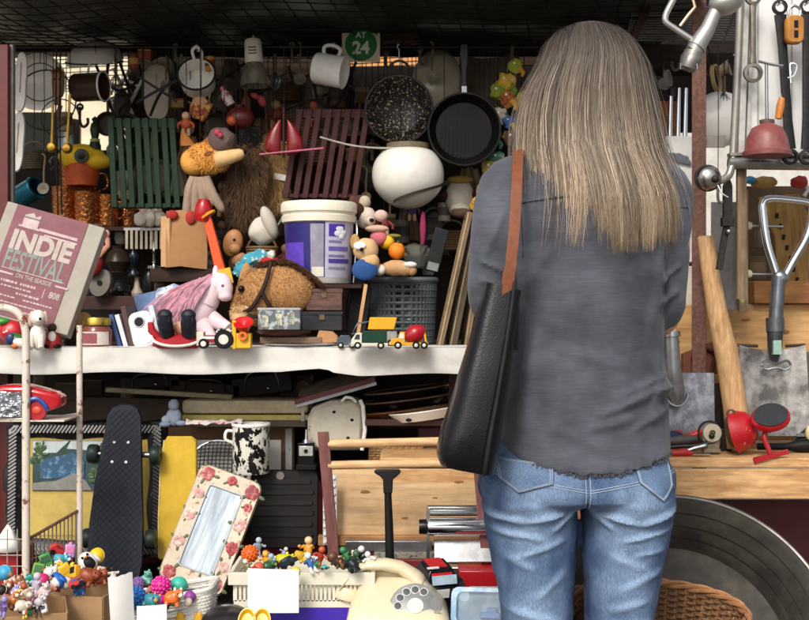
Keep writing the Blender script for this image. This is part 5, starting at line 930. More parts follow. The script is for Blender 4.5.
# ------------------------------------------------------------------ under the white shelf
def bench(Y): return shelf(Y, BENCH)
t = T('storage_rack', 'dark timber rack under the white shelf carrying trays and cases', 'rack', 250, bench(3.0), 3.0)
t.p('board', M().box(0, 50, 142, 520, 100, 4), DKWOOD)
for x in (-245, 240): t.p('upright', M().box(x, 50, 70, 8, 60, 140), DKWOOD)
slab('tray_board', 'long dark plank with a pale worn edge lying below the shelf at the left', 'plank', 20, 240, 398, 427, 3.1, .05, c('#57483c', .8, v=.3, sc=8), rot=(0, 1, 0))
slab('pale_lath', 'thin pale lath slanting under the white shelf', 'lath', 105, 232, 391, 396, 2.92, .03, wood('#a39878', '#75694f', 'x'), rot=(0, 3.4, 0))
slab('brown_board', 'broad brown board standing behind the skateboard top', 'board', 60, 190, 404, 424, 3.16, .02, wood('#4b392e', '#33261e', 'x'))
t = T('toolbox', 'old beige metal case with a yellow stripe below the shelf', 'case', 245, 427, 2.9); m = M().at((0, 30, 20), 0).loft([[(x, y - 30, z) for x, z in rrect(126 - k_ * 2, 14 - k_, 4)] for y, k_ in ((0, 2), (2, 0), (60, 0), (62, 2))]); 
t.p('lid', m, c('#b0a283', .45, .1, v=.2, dirt=.45), bev=.001); t.p('stripe', M().box(0, 30, 9.5, 125, 62, 5), c('#b8a957', .45)); t.p('base', M().box(0, 30, 3.5, 122, 60, 7), c('#4d4030', .5), bev=.001); t.p('latch', M().box(58, -2, 11, 3, 2, 10), STEEL)
for px, py, w_, h_, ry, lab, col in ((262, 385, 60, 20, -8, 'black suitcase with wire handle jumbled under the shelf', '#201b19'), (205, 388, 70, 12, 5, 'dark brown tray jumbled under the shelf', '#2c211b'), (150, 382, 60, 12, -3, 'dark flat case under the left end of the shelf', '#241d1a')):
    t = T('dark_case', lab, 'case', px, py, 3.05, rot=(0, ry, 0)); t.p('body', M().box(0, 25, 0, w_, 50, h_), c(col, .5, v=.3), bev=.003); t.p('handle', M().tube(smooth_pts([(-w_ * .3, -1, -h_ * .3), (-w_ * .2, -6, h_ * .6), (w_ * .2, -6, h_ * .7), (w_ * .3, -1, -h_ * .2)]), .8, 6), STEEL); t.p('catch', M().ball((w_ * .1, -1, -h_ * .2), 2), CHROME)
t = T('framed_print', 'maroon edged picture frame lying at an angle under the shelf', 'picture frame', 335, 391, 2.9, rot=(0, -16, 0)); t.p('front_edge', M().box(0, 0, 0, 84, 3, 6), c('#6b2a26', .35), bev=.001); t.p('silver_trim', M().box(0, -1.8, -4, 84, 2, 3), STEEL); t.p('face', M().box(0, 45, 3, 82, 84, 2, 9), c('#b5a892', .6))
t = T('enamel_basin', 'off white enamel case with rusty nicks and a rim below the picture frame', 'basin', 336, 450, 2.86); t.p('body', M().at((0, 0, 26)).prism([(-29, -24), (-24, -27), (22, -27), (27, -22), (28, 16), (20, 24), (-6, 23), (-24, 16), (-29, 6)], 0, 46, 5), rust('#bdb6a4', '#4a3524', .64), bev=.002); t.p('rim', M().tube([(26, -1, 0), (29, -1, 20), (27, -1, 44), (24, 0, 50)], 2, 8), ENAMEL); t.p('lug', M().tube([(6, 0, 49), (10, -2, 53), (16, -2, 52), (20, 0, 48)], 1.6, 7), ENAMEL)
for m_ in ((-2, 38), (12, 12), (-12, 12), (16, 30)): t.p('nick', M().ball((m_[0], -.2, m_[1]), (1.8, .6, 1.5)), BLACK)
for i, (py, w_, col, lab) in enumerate(((390, 78, '#241610', 'uppermost dark oval tray in the stack under the shelf'), (399, 84, '#1c120e', 'second dark oval tray in the stack under the shelf'), (409, 86, '#5a3219', 'lowest warm brown oval tray in the stack under the shelf'))):
    t = T('oval_tray', lab, 'tray', 408, py + 6, 2.92, rot=(0, -7, 0)); t.p('tray', M().lathe([(0, 0), (w_ * .42, 0), (w_ * .52, 5), (w_ * .55, 6.5), (w_ * .52, 7), (w_ * .4, 2), (0, 2)], 40, sy=.7), c(col, .25, v=.25)); t.p('rim', M().tube([(w_ * .545 * math.cos(a), w_ * .545 * .7 * math.sin(a), 7) for a in [i_ * .2094 for i_ in range(30)]], 1, 6, True), c('#5c4634' if i < 2 else '#7a4a28', .3))
t = T('white_dish', 'white oval serving dish with a dark chip beneath the brown trays', 'dish', 425, 419, 2.86, rot=(0, -8, 0)); t.p('dish', M().lathe([(0, 0), (26, 0), (36, 9), (35, 10), (24, 3), (0, 3)], 36, sy=.7), ENAMEL); t.p('chip', M().ball((-16, -18, 3), (3, 1.4, 2)), BLACK)
slab('dark_rail', 'dark reddish rail crossing below the trays beside the bag', 'rail', 365, 470, 419.5, 426, 2.84, .02, wood('#4a2a22', '#2c1813', 'x'))
t = T('wicker_mat', 'small woven straw mat tucked behind the pale dowels', 'mat', 395, 453, 2.9); m = M()
for i in range(9): m.tube([(-26 + j * 3.2, -1 if (i + j) % 2 else 1, i * 2.6 - 8) for j in range(18)], 1.2, 5)
t.p('weave', m, c('#a8845a', .8))
slab('crimson_crate', 'plum coloured crate end showing behind the dowels near the bag', 'crate', 418, 455, 428, 466, 2.95, .1, c('#4a1e2a', .6)); one('small_bulb', 'pale glass bulb lying behind the straw mat', 'bulb', 411, 450, 2.92, M().ball((0, 0, 0), (4, 4, 9)), c('#a8b0b4', .15))
# ---- blue doll, cow pattern mug etc.
plush('blue_doll', 'pale blue rag doll sitting at the end of the beige case', 174, 425, 2.84, [((0, 0, 8), (8, 6, 9)), ((0, -1, 20), (5.5, 5, 6)), ((-7, -3, 5), (5, 4, 5))], c('#8d99ab', .85, bump=.3), [('leg', (8, -4, 2), (6, 4, 3), c('#7d8ba0', .85)), ('leg', (-8, -4, 1), (6, 4, 3), c('#7d8ba0', .85))], 'doll')
one('tea_towel', 'crumpled tea towel with red flowers above the cardboard sheet', 'towel', 214, 425, 2.83, M().grid(lambda u, v: (-28 + 56 * u, -4 + 10 * v, 1 + 3 * noise.noise((u * 7, v * 3, 2)) + 3 * math.sin(v * 3)), 30, 10, th=.8), c('#c8bfb9', .85, sc=60, col2='#a02a3a', ramp=(.58, .62)))
slab('cardboard_sheet', 'brown cardboard sheet standing behind the cow pattern mug', 'cardboard', 168, 294, 427, 520, 2.98, .008, c('#8a6a4a', .85, v=.1, sc=10)); slab('metal_strip', 'perforated pale metal strip at the right of the cardboard sheet', 'strip', 285, 292, 428, 520, 2.96, .004, c('#b9bcb8', .4, sc=140, col2='#5a5a58', ramp=(.6, .63)))
slab('white_sheet', 'white card leaning behind the wire colander', 'card', 186, 281, 440, 510, 2.93, .004, c('#cbc7c1', .7, v=.06))
t = T('wire_colander', 'round wire mesh colander behind the yellow board', 'colander', 217, 470, 2.86, rot=(-20, 0, 0)); m = M()
for i in range(15):
    a = -28 + i * 4; L = math.sqrt(max(0, 30 ** 2 - a * a)); m.tube([(a, -math.sqrt(max(0, 900 - a * a - z * z)) * .35, z) for z in [-L + 2 * L * j / 12 for j in range(13)]], .5, 4); m.tube([(x, -math.sqrt(max(0, 900 - a * a - x * x)) * .35, a) for x in [-L + 2 * L * j / 12 for j in range(13)]], .5, 4)
t.p('mesh', m, c('#4a4a48', .4, .7)); t.p('rim', M().tube(circ(0, 0, 30, 40), 1.3, 6, True), STEEL)
t = T('cow_mug', 'tall white enamel canister with black splotches', 'canister', 251, 473, 2.8)
def cow():
    m = c('#d9d6ca', .22, sc=58, col2='#121214', ramp=(.50, .53), bump=.02, dirt=.05, det=3, st=(1, 1, .7)); return m
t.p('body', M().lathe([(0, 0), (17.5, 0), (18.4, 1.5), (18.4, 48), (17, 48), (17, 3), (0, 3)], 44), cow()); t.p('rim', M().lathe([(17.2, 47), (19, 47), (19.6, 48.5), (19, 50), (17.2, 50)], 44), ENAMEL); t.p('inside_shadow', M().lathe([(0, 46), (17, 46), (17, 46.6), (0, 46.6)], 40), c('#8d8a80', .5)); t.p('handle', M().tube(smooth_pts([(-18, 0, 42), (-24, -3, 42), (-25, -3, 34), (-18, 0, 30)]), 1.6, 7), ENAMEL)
t = T('old_camera', 'little black and silver camera like gadget right of the cardboard', 'camera', 306, 470, 2.82); t.p('body', M().box(0, 6, 14, 17, 12, 26), BLKGLOSS, bev=.002); t.p('plate', M().box(0, -.4, 19, 14, 1.2, 10), c('#b9bab2', .3, .5), bev=.001); t.p('dial', M().lathe([(0, 0), (4, 0), (3.4, 3), (0, 3)], at=(0, 4, 27)), CHROME); t.p('lens', M().lathe([(0, 0), (2, 0), (2, 1.2), (0, 1.2)], at=(0, -1, 19), rx=90), BLACK); t.p('top_knob', M().cyl((0, 5, 29), (0, 5, 40), 2.2, 1.4), CHROME); t.p('foot', M().box(0, 4, 3, 20, 16, 5), BLACK, bev=.001)
t = T('ridged_panel', 'black ridged plastic panel standing behind the floral mirror', 'panel', 284, 509, 2.82, rot=(-6, 0, 0)); t.p('panel', M().prism(rrect(68, 78, 7), 0, 5, 1.2), c('#131110', .42, v=.2, dirt=.2));  # a standing plastic panel, not a tray
for i in range(6): t.p('ridge', M().prism([(x + (0 if i % 2 else -1), z + 27 - i * 10.5) for x, z in rrect(56 if i < 1 else 60, 4.4, 2)], -1.6, .6, .6), c('#191716', .38, dirt=.1))
t.p('boss', M().lathe([(0, 0), (4, 0), (4, 1.6), (0, 1.6)], at=(-4, 0, 33), rx=90), c('#6d605a', .4))
# ---- skateboard, yellow board, ornate frame
t = T('skateboard', 'black plastic skateboard standing on end before the ornate frame', 'skateboard', 114, 585, 2.68, rot=(-9, 1.2, 0))
def deck(): return [(-26, 4), (-29, 20), (-29, 60), (-26, 100), (-21, 138), (-18, 160), (-17, 170), (-12, 178), (-4, 181), (6, 181), (13, 178), (17, 170), (19, 150), (22, 110), (26, 60), (27, 20), (24, 4), (10, -1), (-12, -1)]
DK = c('#1d212a', .5, v=.2, sc=60, bump=.1, dirt=.35); d0 = deck(); t.p('deck', M().prism(d0, 0, 5, 1.5), DK)
m = M()
def inside(x, z):
    k_ = 0
    for (x1, z1), (x2, z2) in zip(d0, d0[1:] + d0[:1]):
        if (z1 > z) != (z2 > z) and x < (x2 - x1) * (z - z1) / (z2 - z1) + x1: k_ ^= 1
    return k_
for i in range(-8, 9):
    for j in range(52):
        x, z = i * 3.4, j * 3.4 + 3
        if inside(x * 1.12, z) and abs(x) < 26 and inside(x, z + 5) and inside(x, z - 4): m.box(x, -.25, z, 4.5, .7, .6, 0, 45 if (i + j) % 2 else -45)
t.p('waffle_grip', m, DK); 
for x, z in ((-8, 142), (6, 142), (-9, 122), (5, 122)): t.p('bolt', M().lathe([(0, 0), (1.7, 0), (1.4, .8), (0, .9)], at=(x, -.2, z), rx=90, n=14), CHROME)
tr = t.p('truck', M().cyl((-34, 12, 130), (34, 12, 130), 3).box(0, 9, 130, 16, 8, 14), STEEL)
for x in (-32, 32): t.p('wheel', M().lathe([(2, -5), (9, -5), (10, -3), (10, 3), (9, 5), (2, 5)], at=(x, 13, 130), ry=90), c('#1e2b26', .4), tr)
tr = t.p('truck', M().cyl((-34, 12, 45), (34, 12, 45), 3).box(0, 9, 45, 16, 8, 14), STEEL)
for x in (-32, 32): t.p('wheel', M().lathe([(2, -5), (9, -5), (10, -3), (10, 3), (9, 5), (2, 5)], at=(x, 13, 45), ry=90), c('#1e2b26', .4), tr)
t = T('yellow_board', 'worn yellow foam board standing beside the floral mirror', 'board', 177, 560, 2.76, rot=(-5, 0, 0)); t.p('board', M().prism([(-18, 0), (-19, 40), (-18, 90), (-15, 118), (-12, 123), (12, 123), (17, 119), (19, 80), (14, 40), (6, 0)], 0, 8, 1.6), c('#c9a52c', .75, v=.16, sc=14, dirt=.35)); t.p('worn_edge', M().tube([(-18.4, 1, 2), (-19.4, 1, 40), (-18.4, 1, 90), (-15, 1, 119)], .9, 6), c('#d8c37a', .8))
t = T('ornate_frame', 'wide silver black ornate frame holding a garden picture with yellow mount', 'picture frame', 86, 489, 2.86, rot=(-3, 0, 0))
FRM = c('#2b2a2b', .3, .6, v=.4, sc=60, col2='#8d8d8c', ramp=(.6, .75), bump=.7); W, H = 146, 122
for x in (-1, 1): t.p('side', M().loft([[(x * (W / 2 + o) + 1.5 * math.sin(z * .09), y, z) for o, y in ((-11, 1), (-5, -5), (4, -6), (7, 4))] for z in [-H / 2 - 6 + (H + 12) * i / 24 for i in range(25)]]), FRM)
for z in (-1, 1): t.p('rail', M().loft([[(x, y, z * (H / 2 + o) + 1.2 * math.sin(x * .1)) for o, y in ((-11, 1.3), (-5, -4.6), (4, -5.6), (7, 4.4))] for x in [-W / 2 - 6 + (W + 12) * i / 28 for i in range(29)]]), FRM)
m = M()
for i in range(34):
    for x in (-1, 1): m.box(x * (W / 2 - 1), -6.2, -H / 2 + H * i / 33, 9, 1.6, 1.6, 0, x * 35)
for i in range(40):
    for z in (-1, 1): m.box(-W / 2 + W * i / 39, -6.0, z * (H / 2 - 1), 1.6, 1.6, 9, 0, z * 35)
t.p('beading', m, c('#a5a5a3', .3, .7)); t.p('mount', M().box(0, 3, 0, W - 14, 2, H - 14), c('#b89c4e', .35, v=.08)); 
pic = t.p('picture', M().box(-2, 1.6, 23, 104, 1.4, 50), c('#2b4756', .3, sc=16, col2='#1f3a1c', ramp=(.45, .58), v=.4))
t.p('picture_sky', M().prism([(-54, 36), (-30, 36), (-18, 47.6), (-54, 47.6)], .3, 1.2).prism([(-20, 40), (10, 38), (16, 47.6), (-16, 47.6)], .3, 1.2), c('#b9c4c6', .4), pic); t.p('picture_house', M().prism([(-46, 10), (-2, 12), (-2, 28), (-14, 36), (-40, 30), (-46, 28)], -.3, .6), c('#284f6d', .35, sc=60, col2='#5d8aa5', ramp=(.5, .65)), pic); t.p('picture_road', M().prism([(-54, -1), (6, -1), (0, 8), (-12, 16), (-30, 8), (-54, 6)], -.6, .3), c('#7b7a72', .5), pic)
m = M(); rnd = random.Random(4)
for i in range(60): m.ball((rnd.uniform(4, 48), .6, rnd.uniform(0, 44)), (rnd.uniform(1.5, 4), .5, rnd.uniform(1.5, 4)), n=8)
for i in range(20): m.ball((rnd.uniform(-54, -40), .6, rnd.uniform(28, 46)), (rnd.uniform(1.5, 4), .5, rnd.uniform(1.5, 4)), n=8)
t.p('picture_print', m, c('#2f4d22', .5, sc=90, col2='#8aa37a', ramp=(.55, .65)), pic); t.p('yellow_lower_print', M().box(-2, 1.5, -26, 108, 1.2, 40), c('#c0a655', .35, v=.08), None)
# ---- floral mirror
t = T('floral_mirror', 'mirror in a cream frame printed with big red roses, leaning at a slant', 'mirror', 211, 530, 2.66, rot=(-16, 20, 0)); FC = c('#cdbfa6', .35, sc=85, col2='#9c5f52', ramp=(.56, .64), dirt=.3)
o = rrect(67, 120, 9); i_ = [(x * .53, z * .70) for x, z in rrect(67, 120, 5)]
n = len(o); vs = [(x, -1 if 0 else 0, z) for x, z in o] + [(x * .96, -3, z * .98) for x, z in o] + [(x, -2, z) for x, z in i_] + [(x, 4, z) for x, z in i_] + [(x, 5, z) for x, z in o]
fs = [(a * n + j, a * n + (j + 1) % n, ((a + 1) % 5) * n + (j + 1) % n, ((a + 1) % 5) * n + j) for a in range(5) for j in range(n)]
t.p('frame', M().add(vs, fs), FC); t.p('mirror_glass', M().prism(i_, 0, 2), c('#8b959b', .14, 1, v=.1, sc=9, bump=.12, dirt=.3, st=(6, 1, .6), col2='#bfc7ca', ramp=(.4, .62))); t.p('inner_lip', M().tube([(x, -2.2, z) for x, z in i_], .9, 6, True), c('#b5b9ba', .3))
rnd = random.Random(9); RO = [c('#9c2c30', .4, sc=90, col2='#c98a80', ramp=(.5, .66)), c('#8d2630', .4, sc=90, col2='#b56a66', ramp=(.5, .66)), c('#c08a86', .45, sc=80, col2='#ded0bd', ramp=(.45, .62))]
for k_, (x, z, r) in enumerate(((-23, 51, 8.5), (26, 48, 9), (27, 33, 5), (25, 14, 8), (26, -10, 8), (25, -30, 7), (23, -50, 9.5), (6, -52, 6), (-23, -51, 8), (-26, -20, 7), (-26, 8, 7), (-25, 30, 6), (2, 52, 6))):
    m = M()
    for j in range(7): a = j * 1.05 + k_; rr = 0 if j == 0 else r * .45; m.ball((x + rr * math.cos(a), -2.6 - .1 * j, z + rr * math.sin(a)), (r * (.62 - .05 * j), .35, r * (.55 - .04 * j)), ry=j * 50, n=12)
    t.p('rose_print', m, RO[2 if k_ in (3, 5, 7, 9, 10, 11) else k_ % 2]); m = M()
    for j in range(3): a = j * 2.2 + k_ * 1.7; m.ball((x + r * 1.1 * math.cos(a), -2.4, z + r * 1.1 * math.sin(a)), (r * .45, .5, r * .22), ry=-math.degrees(a), n=10)
    t.p('leaf_print', m, c('#55603a', .5))
# ---- the white rusty cart at the left
t = T('cart', 'rusty white tube trolley with wire basket at the left edge', 'trolley', 30, 640, 2.42)
def cq(px, py, y=0): return (px - 30, y, 640 - py)
t.p('front_hoop', M().tube(smooth_pts([cq(26, 660), cq(26, 560), cq(26, 440), cq(26, 350), cq(25, 328), cq(19, 314), cq(6, 308), cq(-10, 308), cq(-30, 310)], 6), 4.0, 12), WHITERUST); t.p('back_post', M().tube([cq(63, 660, 60), cq(63, 500, 60), cq(63, 326, 60)], 3.2, 12), WHITERUST)
t.p('shelf_rail', M().tube([cq(-40, 420, 2), cq(26, 419, 0)], 1.2, 8), WHITERUST); t.p('shelf_rail', M().tube([cq(26, 421, 0), cq(63, 419, 60)], 1.2, 8), WHITERUST); t.p('shelf_tray', M().box(-16, 30, 219, 100, 60, 1.5), WHITERUST)
m = M()
for i in range(14):
    u = i / 13; m.tube([cq(28 + 35 * u, 540 - 20 * u, 60 * u), cq(28 + 35 * u, 600, 60 * u)], .7, 5)
for py in (560, 580): m.tube([cq(28, py, 0), cq(63, py - 4, 60)], .7, 5)
t.p('side_wires', m, c('#8a8478', .4, .5)); t.p('basket_rail', M().tube([cq(27, 540, 0), cq(63, 520, 60)], 1.6, 8), RUSTY); m = M()
for px in (-6, 6, 16): m.tube([cq(px, 530, 4), cq(px, 600, 4)], .6, 5)
for py in (540, 556, 567): m.tube([cq(-20, py, 3), cq(26, py, 3)], .6, 5)
t.p('front_wires', m, c('#b5ada0', .4, .4))
slab('red_crate', 'red plastic crate inside the wire trolley', 'crate', -12, 17, 553, 592, 2.5, .12, c('#9c1220', .4, v=.1))
one('white_bag', 'crumpled white paper bag on the red crate in the trolley', 'bag', 8, 549, 2.5, M().loft([[(x * k_, y * k_, z + 2 * noise.noise((x * .3, y * .3, z))) for x, y in ((-12, -8), (0, -10), (10, -8), (12, 6), (0, 9), (-11, 7))] for z, k_ in ((-2, 1.1), (8, .9), (18, .45), (24, .1))]), PAPER, ang=180)
t = T('toy_sports_car', 'big shiny red and blue toy car in torn clear wrapping on the trolley', 'toy car', 28, 417, 2.46); t.p('body', M().loft([[(x, y * wv, z) for y in (-16, 16)] + [(x, 16 * wv, z + h), (x, 12 * wv, z + h * 1.1), (x, -12 * wv, z + h * 1.1), (x, -16 * wv, z + h)] for x, wv, z, h in ((-44, .9, 4, 20), (-20, 1, 2, 28), (0, 1, 2, 28), (14, 1, 4, 23), (28, .95, 8, 16), (36, .7, 12, 9))]), c('#b3101a', .15, v=.1, dirt=.05, coat=.6), bev=.004); t.p('wing_stripe', M().tube(smooth_pts([(4, -17, 9), (8, -17.5, 18), (15, -17, 19), (22, -16.5, 13), (24, -16, 8)]), 2.4, 8), c('#24458f', .3)); t.p('wheel', M().lathe([(2, -4), (8, -4), (9, -2), (9, 3), (2, 3)], at=(14, -14, 7), rx=90), c('#a3161c', .3)); t.p('flame', M().ball((14, -17, 8), (5, 1.6, 4)), c('#d5422a', .3))
m = M(); rnd = random.Random(2)
def foil(u, v): p = Vector((-46 + 46 * u, -20 + 34 * (v - .5) * 0 - 3 * math.sin(u * 3), 2 + 28 * v)); return p + Vector((0, 4 * noise.noise((u * 6, v * 9, 1)), 2 * noise.noise((u * 5, v * 5, 9)) + 4 * u * v * -1))
t.p('wrapping', m.grid(foil, 40, 26), c('#b9bcc2', .16, .85, v=.3, sc=50, bump=.5, dirt=0), flat=True)
# ---- wooden clothes-rack, boards, hammer
t = T('wooden_rack', 'folding wooden rack with a reddish leg and two pale dowels', 'rack', 340, 640, 2.55); t.p('leg', M().loft([[(x + xo, y, z) for x, y in ((-5.5, -3), (5.5, -3), (5.5, 3), (-5.5, 3))] for z, xo in ((-10, 2), (208, -17))]), REDWOOD, bev=.001)
t.p('leg', M().loft([[(x + xo, y + 4, z) for x, y in ((-5.5, -3), (5.5, -3), (5.5, 3), (-5.5, 3))] for z, xo in ((-10, 155), (208, 136))]), REDWOOD, bev=.001)
for z0, z1 in ((196, 199), (174.5, 177)): t.p('dowel', M().tube([(-12, 1, z0), (40, 1, z0 + 1), (142, 4, z1)], 4.4, 14), PINE)
pb = slab('pine_board', 'broad pale pine board standing behind the hammer', 'board', 330, 520, 469, 535, 2.72, .018, wood('#d9b68a', '#c39a68', 'x', sc=5, bump=.08), rot=(-3, 0, 0))
m = M()
for x, z, r in ((-60, 10, 2.2), (-20, -16, 1.6), (34, 20, 2), (62, -8, 2.6), (10, 4, 1.2)): m.ball((x, 0, z), (r * 2.4, .3, r * .8), n=14, bumpy=.35, seed=x)
mesh_obj('knot_stain', m, c('#936238', .7), 2.72 / F, pb)
slab('pine_batten', 'round edged pine batten below the broad pine board', 'batten', 318, 520, 536, 546, 2.70, .02, wood('#b08050', '#8a5c34', 'x'))
t = T('hinge_strip', 'white plastic strip with pegs beside the reddish leg', 'strip', 330, 510, 2.68); t.p('strip', M().box(0, 0, 0, 14, 3, 70), c('#c5c6c4', .45, v=.05), bev=.001)
for i in range(9):
    for x in (-5, 4): t.p('peg', M().ball((x, -2, -32 + i * 8), (2, 1.4, 2), n=10), c('#d3d4d2', .4, v=.04))
t = T('hammer', 'black rubber handled hammer standing upright in front of the pine board', 'hammer', 388, 585, 2.5); t.p('handle', M().tube([(2, 0, -10), (2, 0, 20), (1, 0, 60), (0, 0, 90), (0, 0, 96)], [4.6, 4.6, 4.2, 3.6, 4.2], 14), c('#161616', .5)); t.p('head', M().loft([[(x, y, z) for x, y in ((-wl, -4), (wr, -4), (wr, 4), (-wl, 4))] for z, wl, wr in ((92, 4.5, 4.5), (106, 5, 5), (109, 8, 9), (112, 13, 12), (114, 14, 13), (115.5, 12, 11))]), c('#1c1a1a', .4, v=.3), bev=.002)
# pasta machine
t = T('pasta_machine', 'chrome pasta rolling machine standing beside the woman\'s leg', 'pasta machine', 462, 570, 2.56); 
t.p('roller', M().cyl((-34, -4, 44), (40, -4, 44), 9, n=32), CHROME); t.p('roller', M().cyl((-34, 8, 58), (40, 8, 58), 5.5, n=28), CHROME); t.p('cap', M().box(3, 8, 61, 74, 14, 3.4), CHROME, bev=.001); t.p('guide_plate', M().box(4, -4, 20, 64, 2, 24, -32), c('#c4c7c8', .22, .9, v=.06, bump=.04), bev=.001)
for x in (-34, 38): t.p('side_plate', M().prism([(x - 1.6, 4), (x + 1.6, 4), (x + 1.6, 62), (x - 1.6, 62)], -8, 18), c('#b9bcbd', .25, 1))
t.p('knob', M().lathe([(0, -4), (7, -4), (7.4, -2), (7.4, 4), (5, 5), (0, 5)], at=(-39, -4, 44), ry=90), BLKGLOSS); t.p('axle', M().cyl((-38, -4, 44), (-30, -4, 44), 5.4, n=20), CHROME); t.p('base', M().box(2, 4, 3, 84, 40, 6), CHROME, bev=.0015)
slab('silver_ruler', 'silver bar lying behind the toy basket under the pine batten', 'bar', 345, 432, 541, 552, 2.66, .02, STEEL); one('stone_slab', 'speckled stone strip lying under the silver bar', 'slab', 405, 558, 2.64, M().box(0, 8, 0, 62, 16, 9), c('#8d877a', .9, sc=130, col2='#4a4640', ramp=(.5, .6)), bev=.001)
slab('red_toolbox', 'flat bright red metal box in front of the pasta machine', 'box', 459, 520, 571, 590, 2.48, .14, c('#a50f18', .3, v=.12)); slab('crimson_board', 'dark crimson board end between toy car and hammer', 'board', 380, 460, 560, 600, 2.58, .02, c('#6d161c', .5))
# toy rally car
t = T('toy_racing_car', 'dark toy racing car with red, white and yellow stripes behind the telephone', 'toy car', 434, 600, 2.42, rot=(14, 0, 22)); NV = c('#16181f', .2, v=.1, coat=.5)
t.p('body', M().loft([[(x, y * wv, z) for y, z in ((-20, 6), (20, 6), (20, 22), (16, 26), (-16, 26), (-20, 22))] for x, wv in ((-24, .85), (-21, 1), (20, 1), (24, .85))]), NV, bev=.0015); t.p('roof', M().loft([[(x, y, z) for x, y in ((-18 + k_, -17 + k_), (17 - k_, -17 + k_), (17 - k_, 17 - k_), (-18 + k_, 17 - k_))] for z, k_ in ((26, 0), (38, 5), (40, 7))]), NV, bev=.001)
t.p('roof_stripe', M().box(-3, 0, 40.6, 18, 20, .8).box(-1, -13, 35, 22, 1, 4, -45), c('#b51c24', .3)); t.p('rear_window', M().box(0, -19, 31, 26, 1, 9, -28), c('#9fb4c2', .15)); t.p('number_panel', M().box(-4, -20.6, 17, 20, .8, 9), c('#d5d6d2', .4)); t.p('yellow_flash', M().box(24.6, -2, 16, .8, 12, 10), c('#d79a17', .35)); t.p('white_flash', M().box(24.4, 10, 17, .8, 6, 12).box(12, -20.6, 18, 5, .8, 7), c('#d8d8d4', .35)); t.p('roof_edge', M().box(-10, -11, 40.8, 12, 3, 1), c('#d8d8d4', .35))
for x, y in ((-16, -20), (16, -20), (-16, 20), (16, 20)): t.p('wheel', M().lathe([(2, -3), (7, -3), (8, -1), (8, 3), (2, 3)], at=(x, y, 8), rx=90), BLACK)
# telephone
t = T('telephone', 'cream rotary dial telephone with its receiver on top', 'telephone', 398, 628, 2.32, rot=(0, 0, 0)); CR = c('#d3c7a6', .3, v=.05, bump=.02, dirt=.15)
t.p('body', M().loft([[(x * kx + sh, y * ky + yo, z) for x, y in rrect(104, 92, 14)] for z, kx, ky, sh, yo in ((0, 1, 1, 0, 0), (6, 1.0, 1, 0, 0), (18, .95, .94, 0, 2), (30, .84, .8, -2, 8), (40, .68, .55, -4, 18), (46, .6, .4, -5, 22), (48, .5, .3, -5, 22))]), CR)
t.p('receiver', M().loft([[(-59 + (cx_ + 56) * .8 + wv * math.cos(a) * .25, 22 - 9 + wv * math.sin(a), cz_ + wv * .62 * math.cos(a)) for a in [i * .3927 for i in range(16)]] for cx_, cz_, wv in ((-56, 38, 11), (-53, 42, 15), (-46, 48, 15), (-36, 55, 11), (-22, 60, 10), (0, 61, 10), (20, 58, 10), (32, 52, 11), (40, 46, 14), (46, 41, 15), (49, 37, 11))]), CR)
t.p('earpiece', M().lathe([(0, -9), (15, -9), (16, -5), (13, 3), (0, 4)], at=(-50, 13, 36), ry=12), CR); t.p('mouthpiece', M().lathe([(0, -8), (14, -8), (15, -4), (12, 3), (0, 4)], at=(18, 13, 36), ry=-12), CR)
A_ = dict(at=(17, -26, 26), rx=52); t.p('dial_base', M().lathe([(0, 0), (25, 0), (25.5, 2), (23, 4), (0, 4.4)], n=40, **A_), c('#b5b5b0', .3, .5)); E = Euler((R(52), 0, 0)).to_matrix(); m = M(); m2 = M()
for i in range(10):
    a = R(60 + i * 30); p_ = Vector((17, -26, 26)) + E @ Vector((17 * math.cos(a), 17 * math.sin(a), 4.8)); m.lathe([(0, 0), (3.6, 0), (3.6, .7), (0, .8)], 14, at=p_, rx=52); m2.lathe([(3.6, 0), (4.4, 0), (4.4, 1.3), (3.6, 1.3)], 14, at=p_, rx=52)
dl = t.p('dial', M().lathe([(0, 4), (21.5, 4), (21.5, 5), (9, 5.6), (0, 6)], n=36, **A_), c('#8f918f', .25, .7, bump=.02)); t.p('finger_holes', m, c('#3f4142', .4), dl); t.p('hole_rings', m2, c('#c3c4c1', .25, .7), dl); t.p('dial_centre', M().lathe([(0, 5), (8, 5), (8, 6.8), (0, 7)], n=28, **A_), c('#c7c5bb', .4), dl); t.p('finger_stop', M().box(38, -36, 26, 6, 2, 2, 50), CHROME)
t.p('cradle', M().box(-16, 22, 50, 40, 8, 6), CR, bev=.002)
one('telephone_lead', 'brown leather strap with buckle lying beside the telephone', 'strap', 318, 607, 2.36, M().grid(lambda u, v: (-20 + 44 * u, -4 + 8 * v - 6 * u, 6 - 10 * u + 3 * math.sin(u * 4) + 1.5 * v), 16, 3, th=1.4).tube([(20, -13, -6), (30, -14, -8), (32, -6, -2), (22, -4, 0)], 1, 6, True), c('#3b211a', .4))
t = T('blister_pack', 'blue and clear plastic pack with little vehicles at the bottom beside the jeans', 'pack', 478, 626, 2.3, rot=(-20, 0, -8)); t.p('card', M().at((0, 0, 18)).prism(rrect(56, 40, 8), 0, 2, .6), c('#6d96b8', .3, sc=16, col2='#bfd0da', ramp=(.42, .6), dirt=0)); t.p('blister', M().at((2, 0, 17)).prism(rrect(48, 32, 7), -7, 0, 3), glass('#dfeaf0', .08)); t.p('toy_inside', M().box(12, -4, 10, 20, 4, 6).box(14, -4, 15, 10, 4, 5), c('#2560a8', .3), bev=.001); t.p('round_mark', M().lathe([(0, 0), (5, 0), (5, .6), (0, .6)], at=(-14, -.2, 28), rx=90), c('#9db2bf', .3))
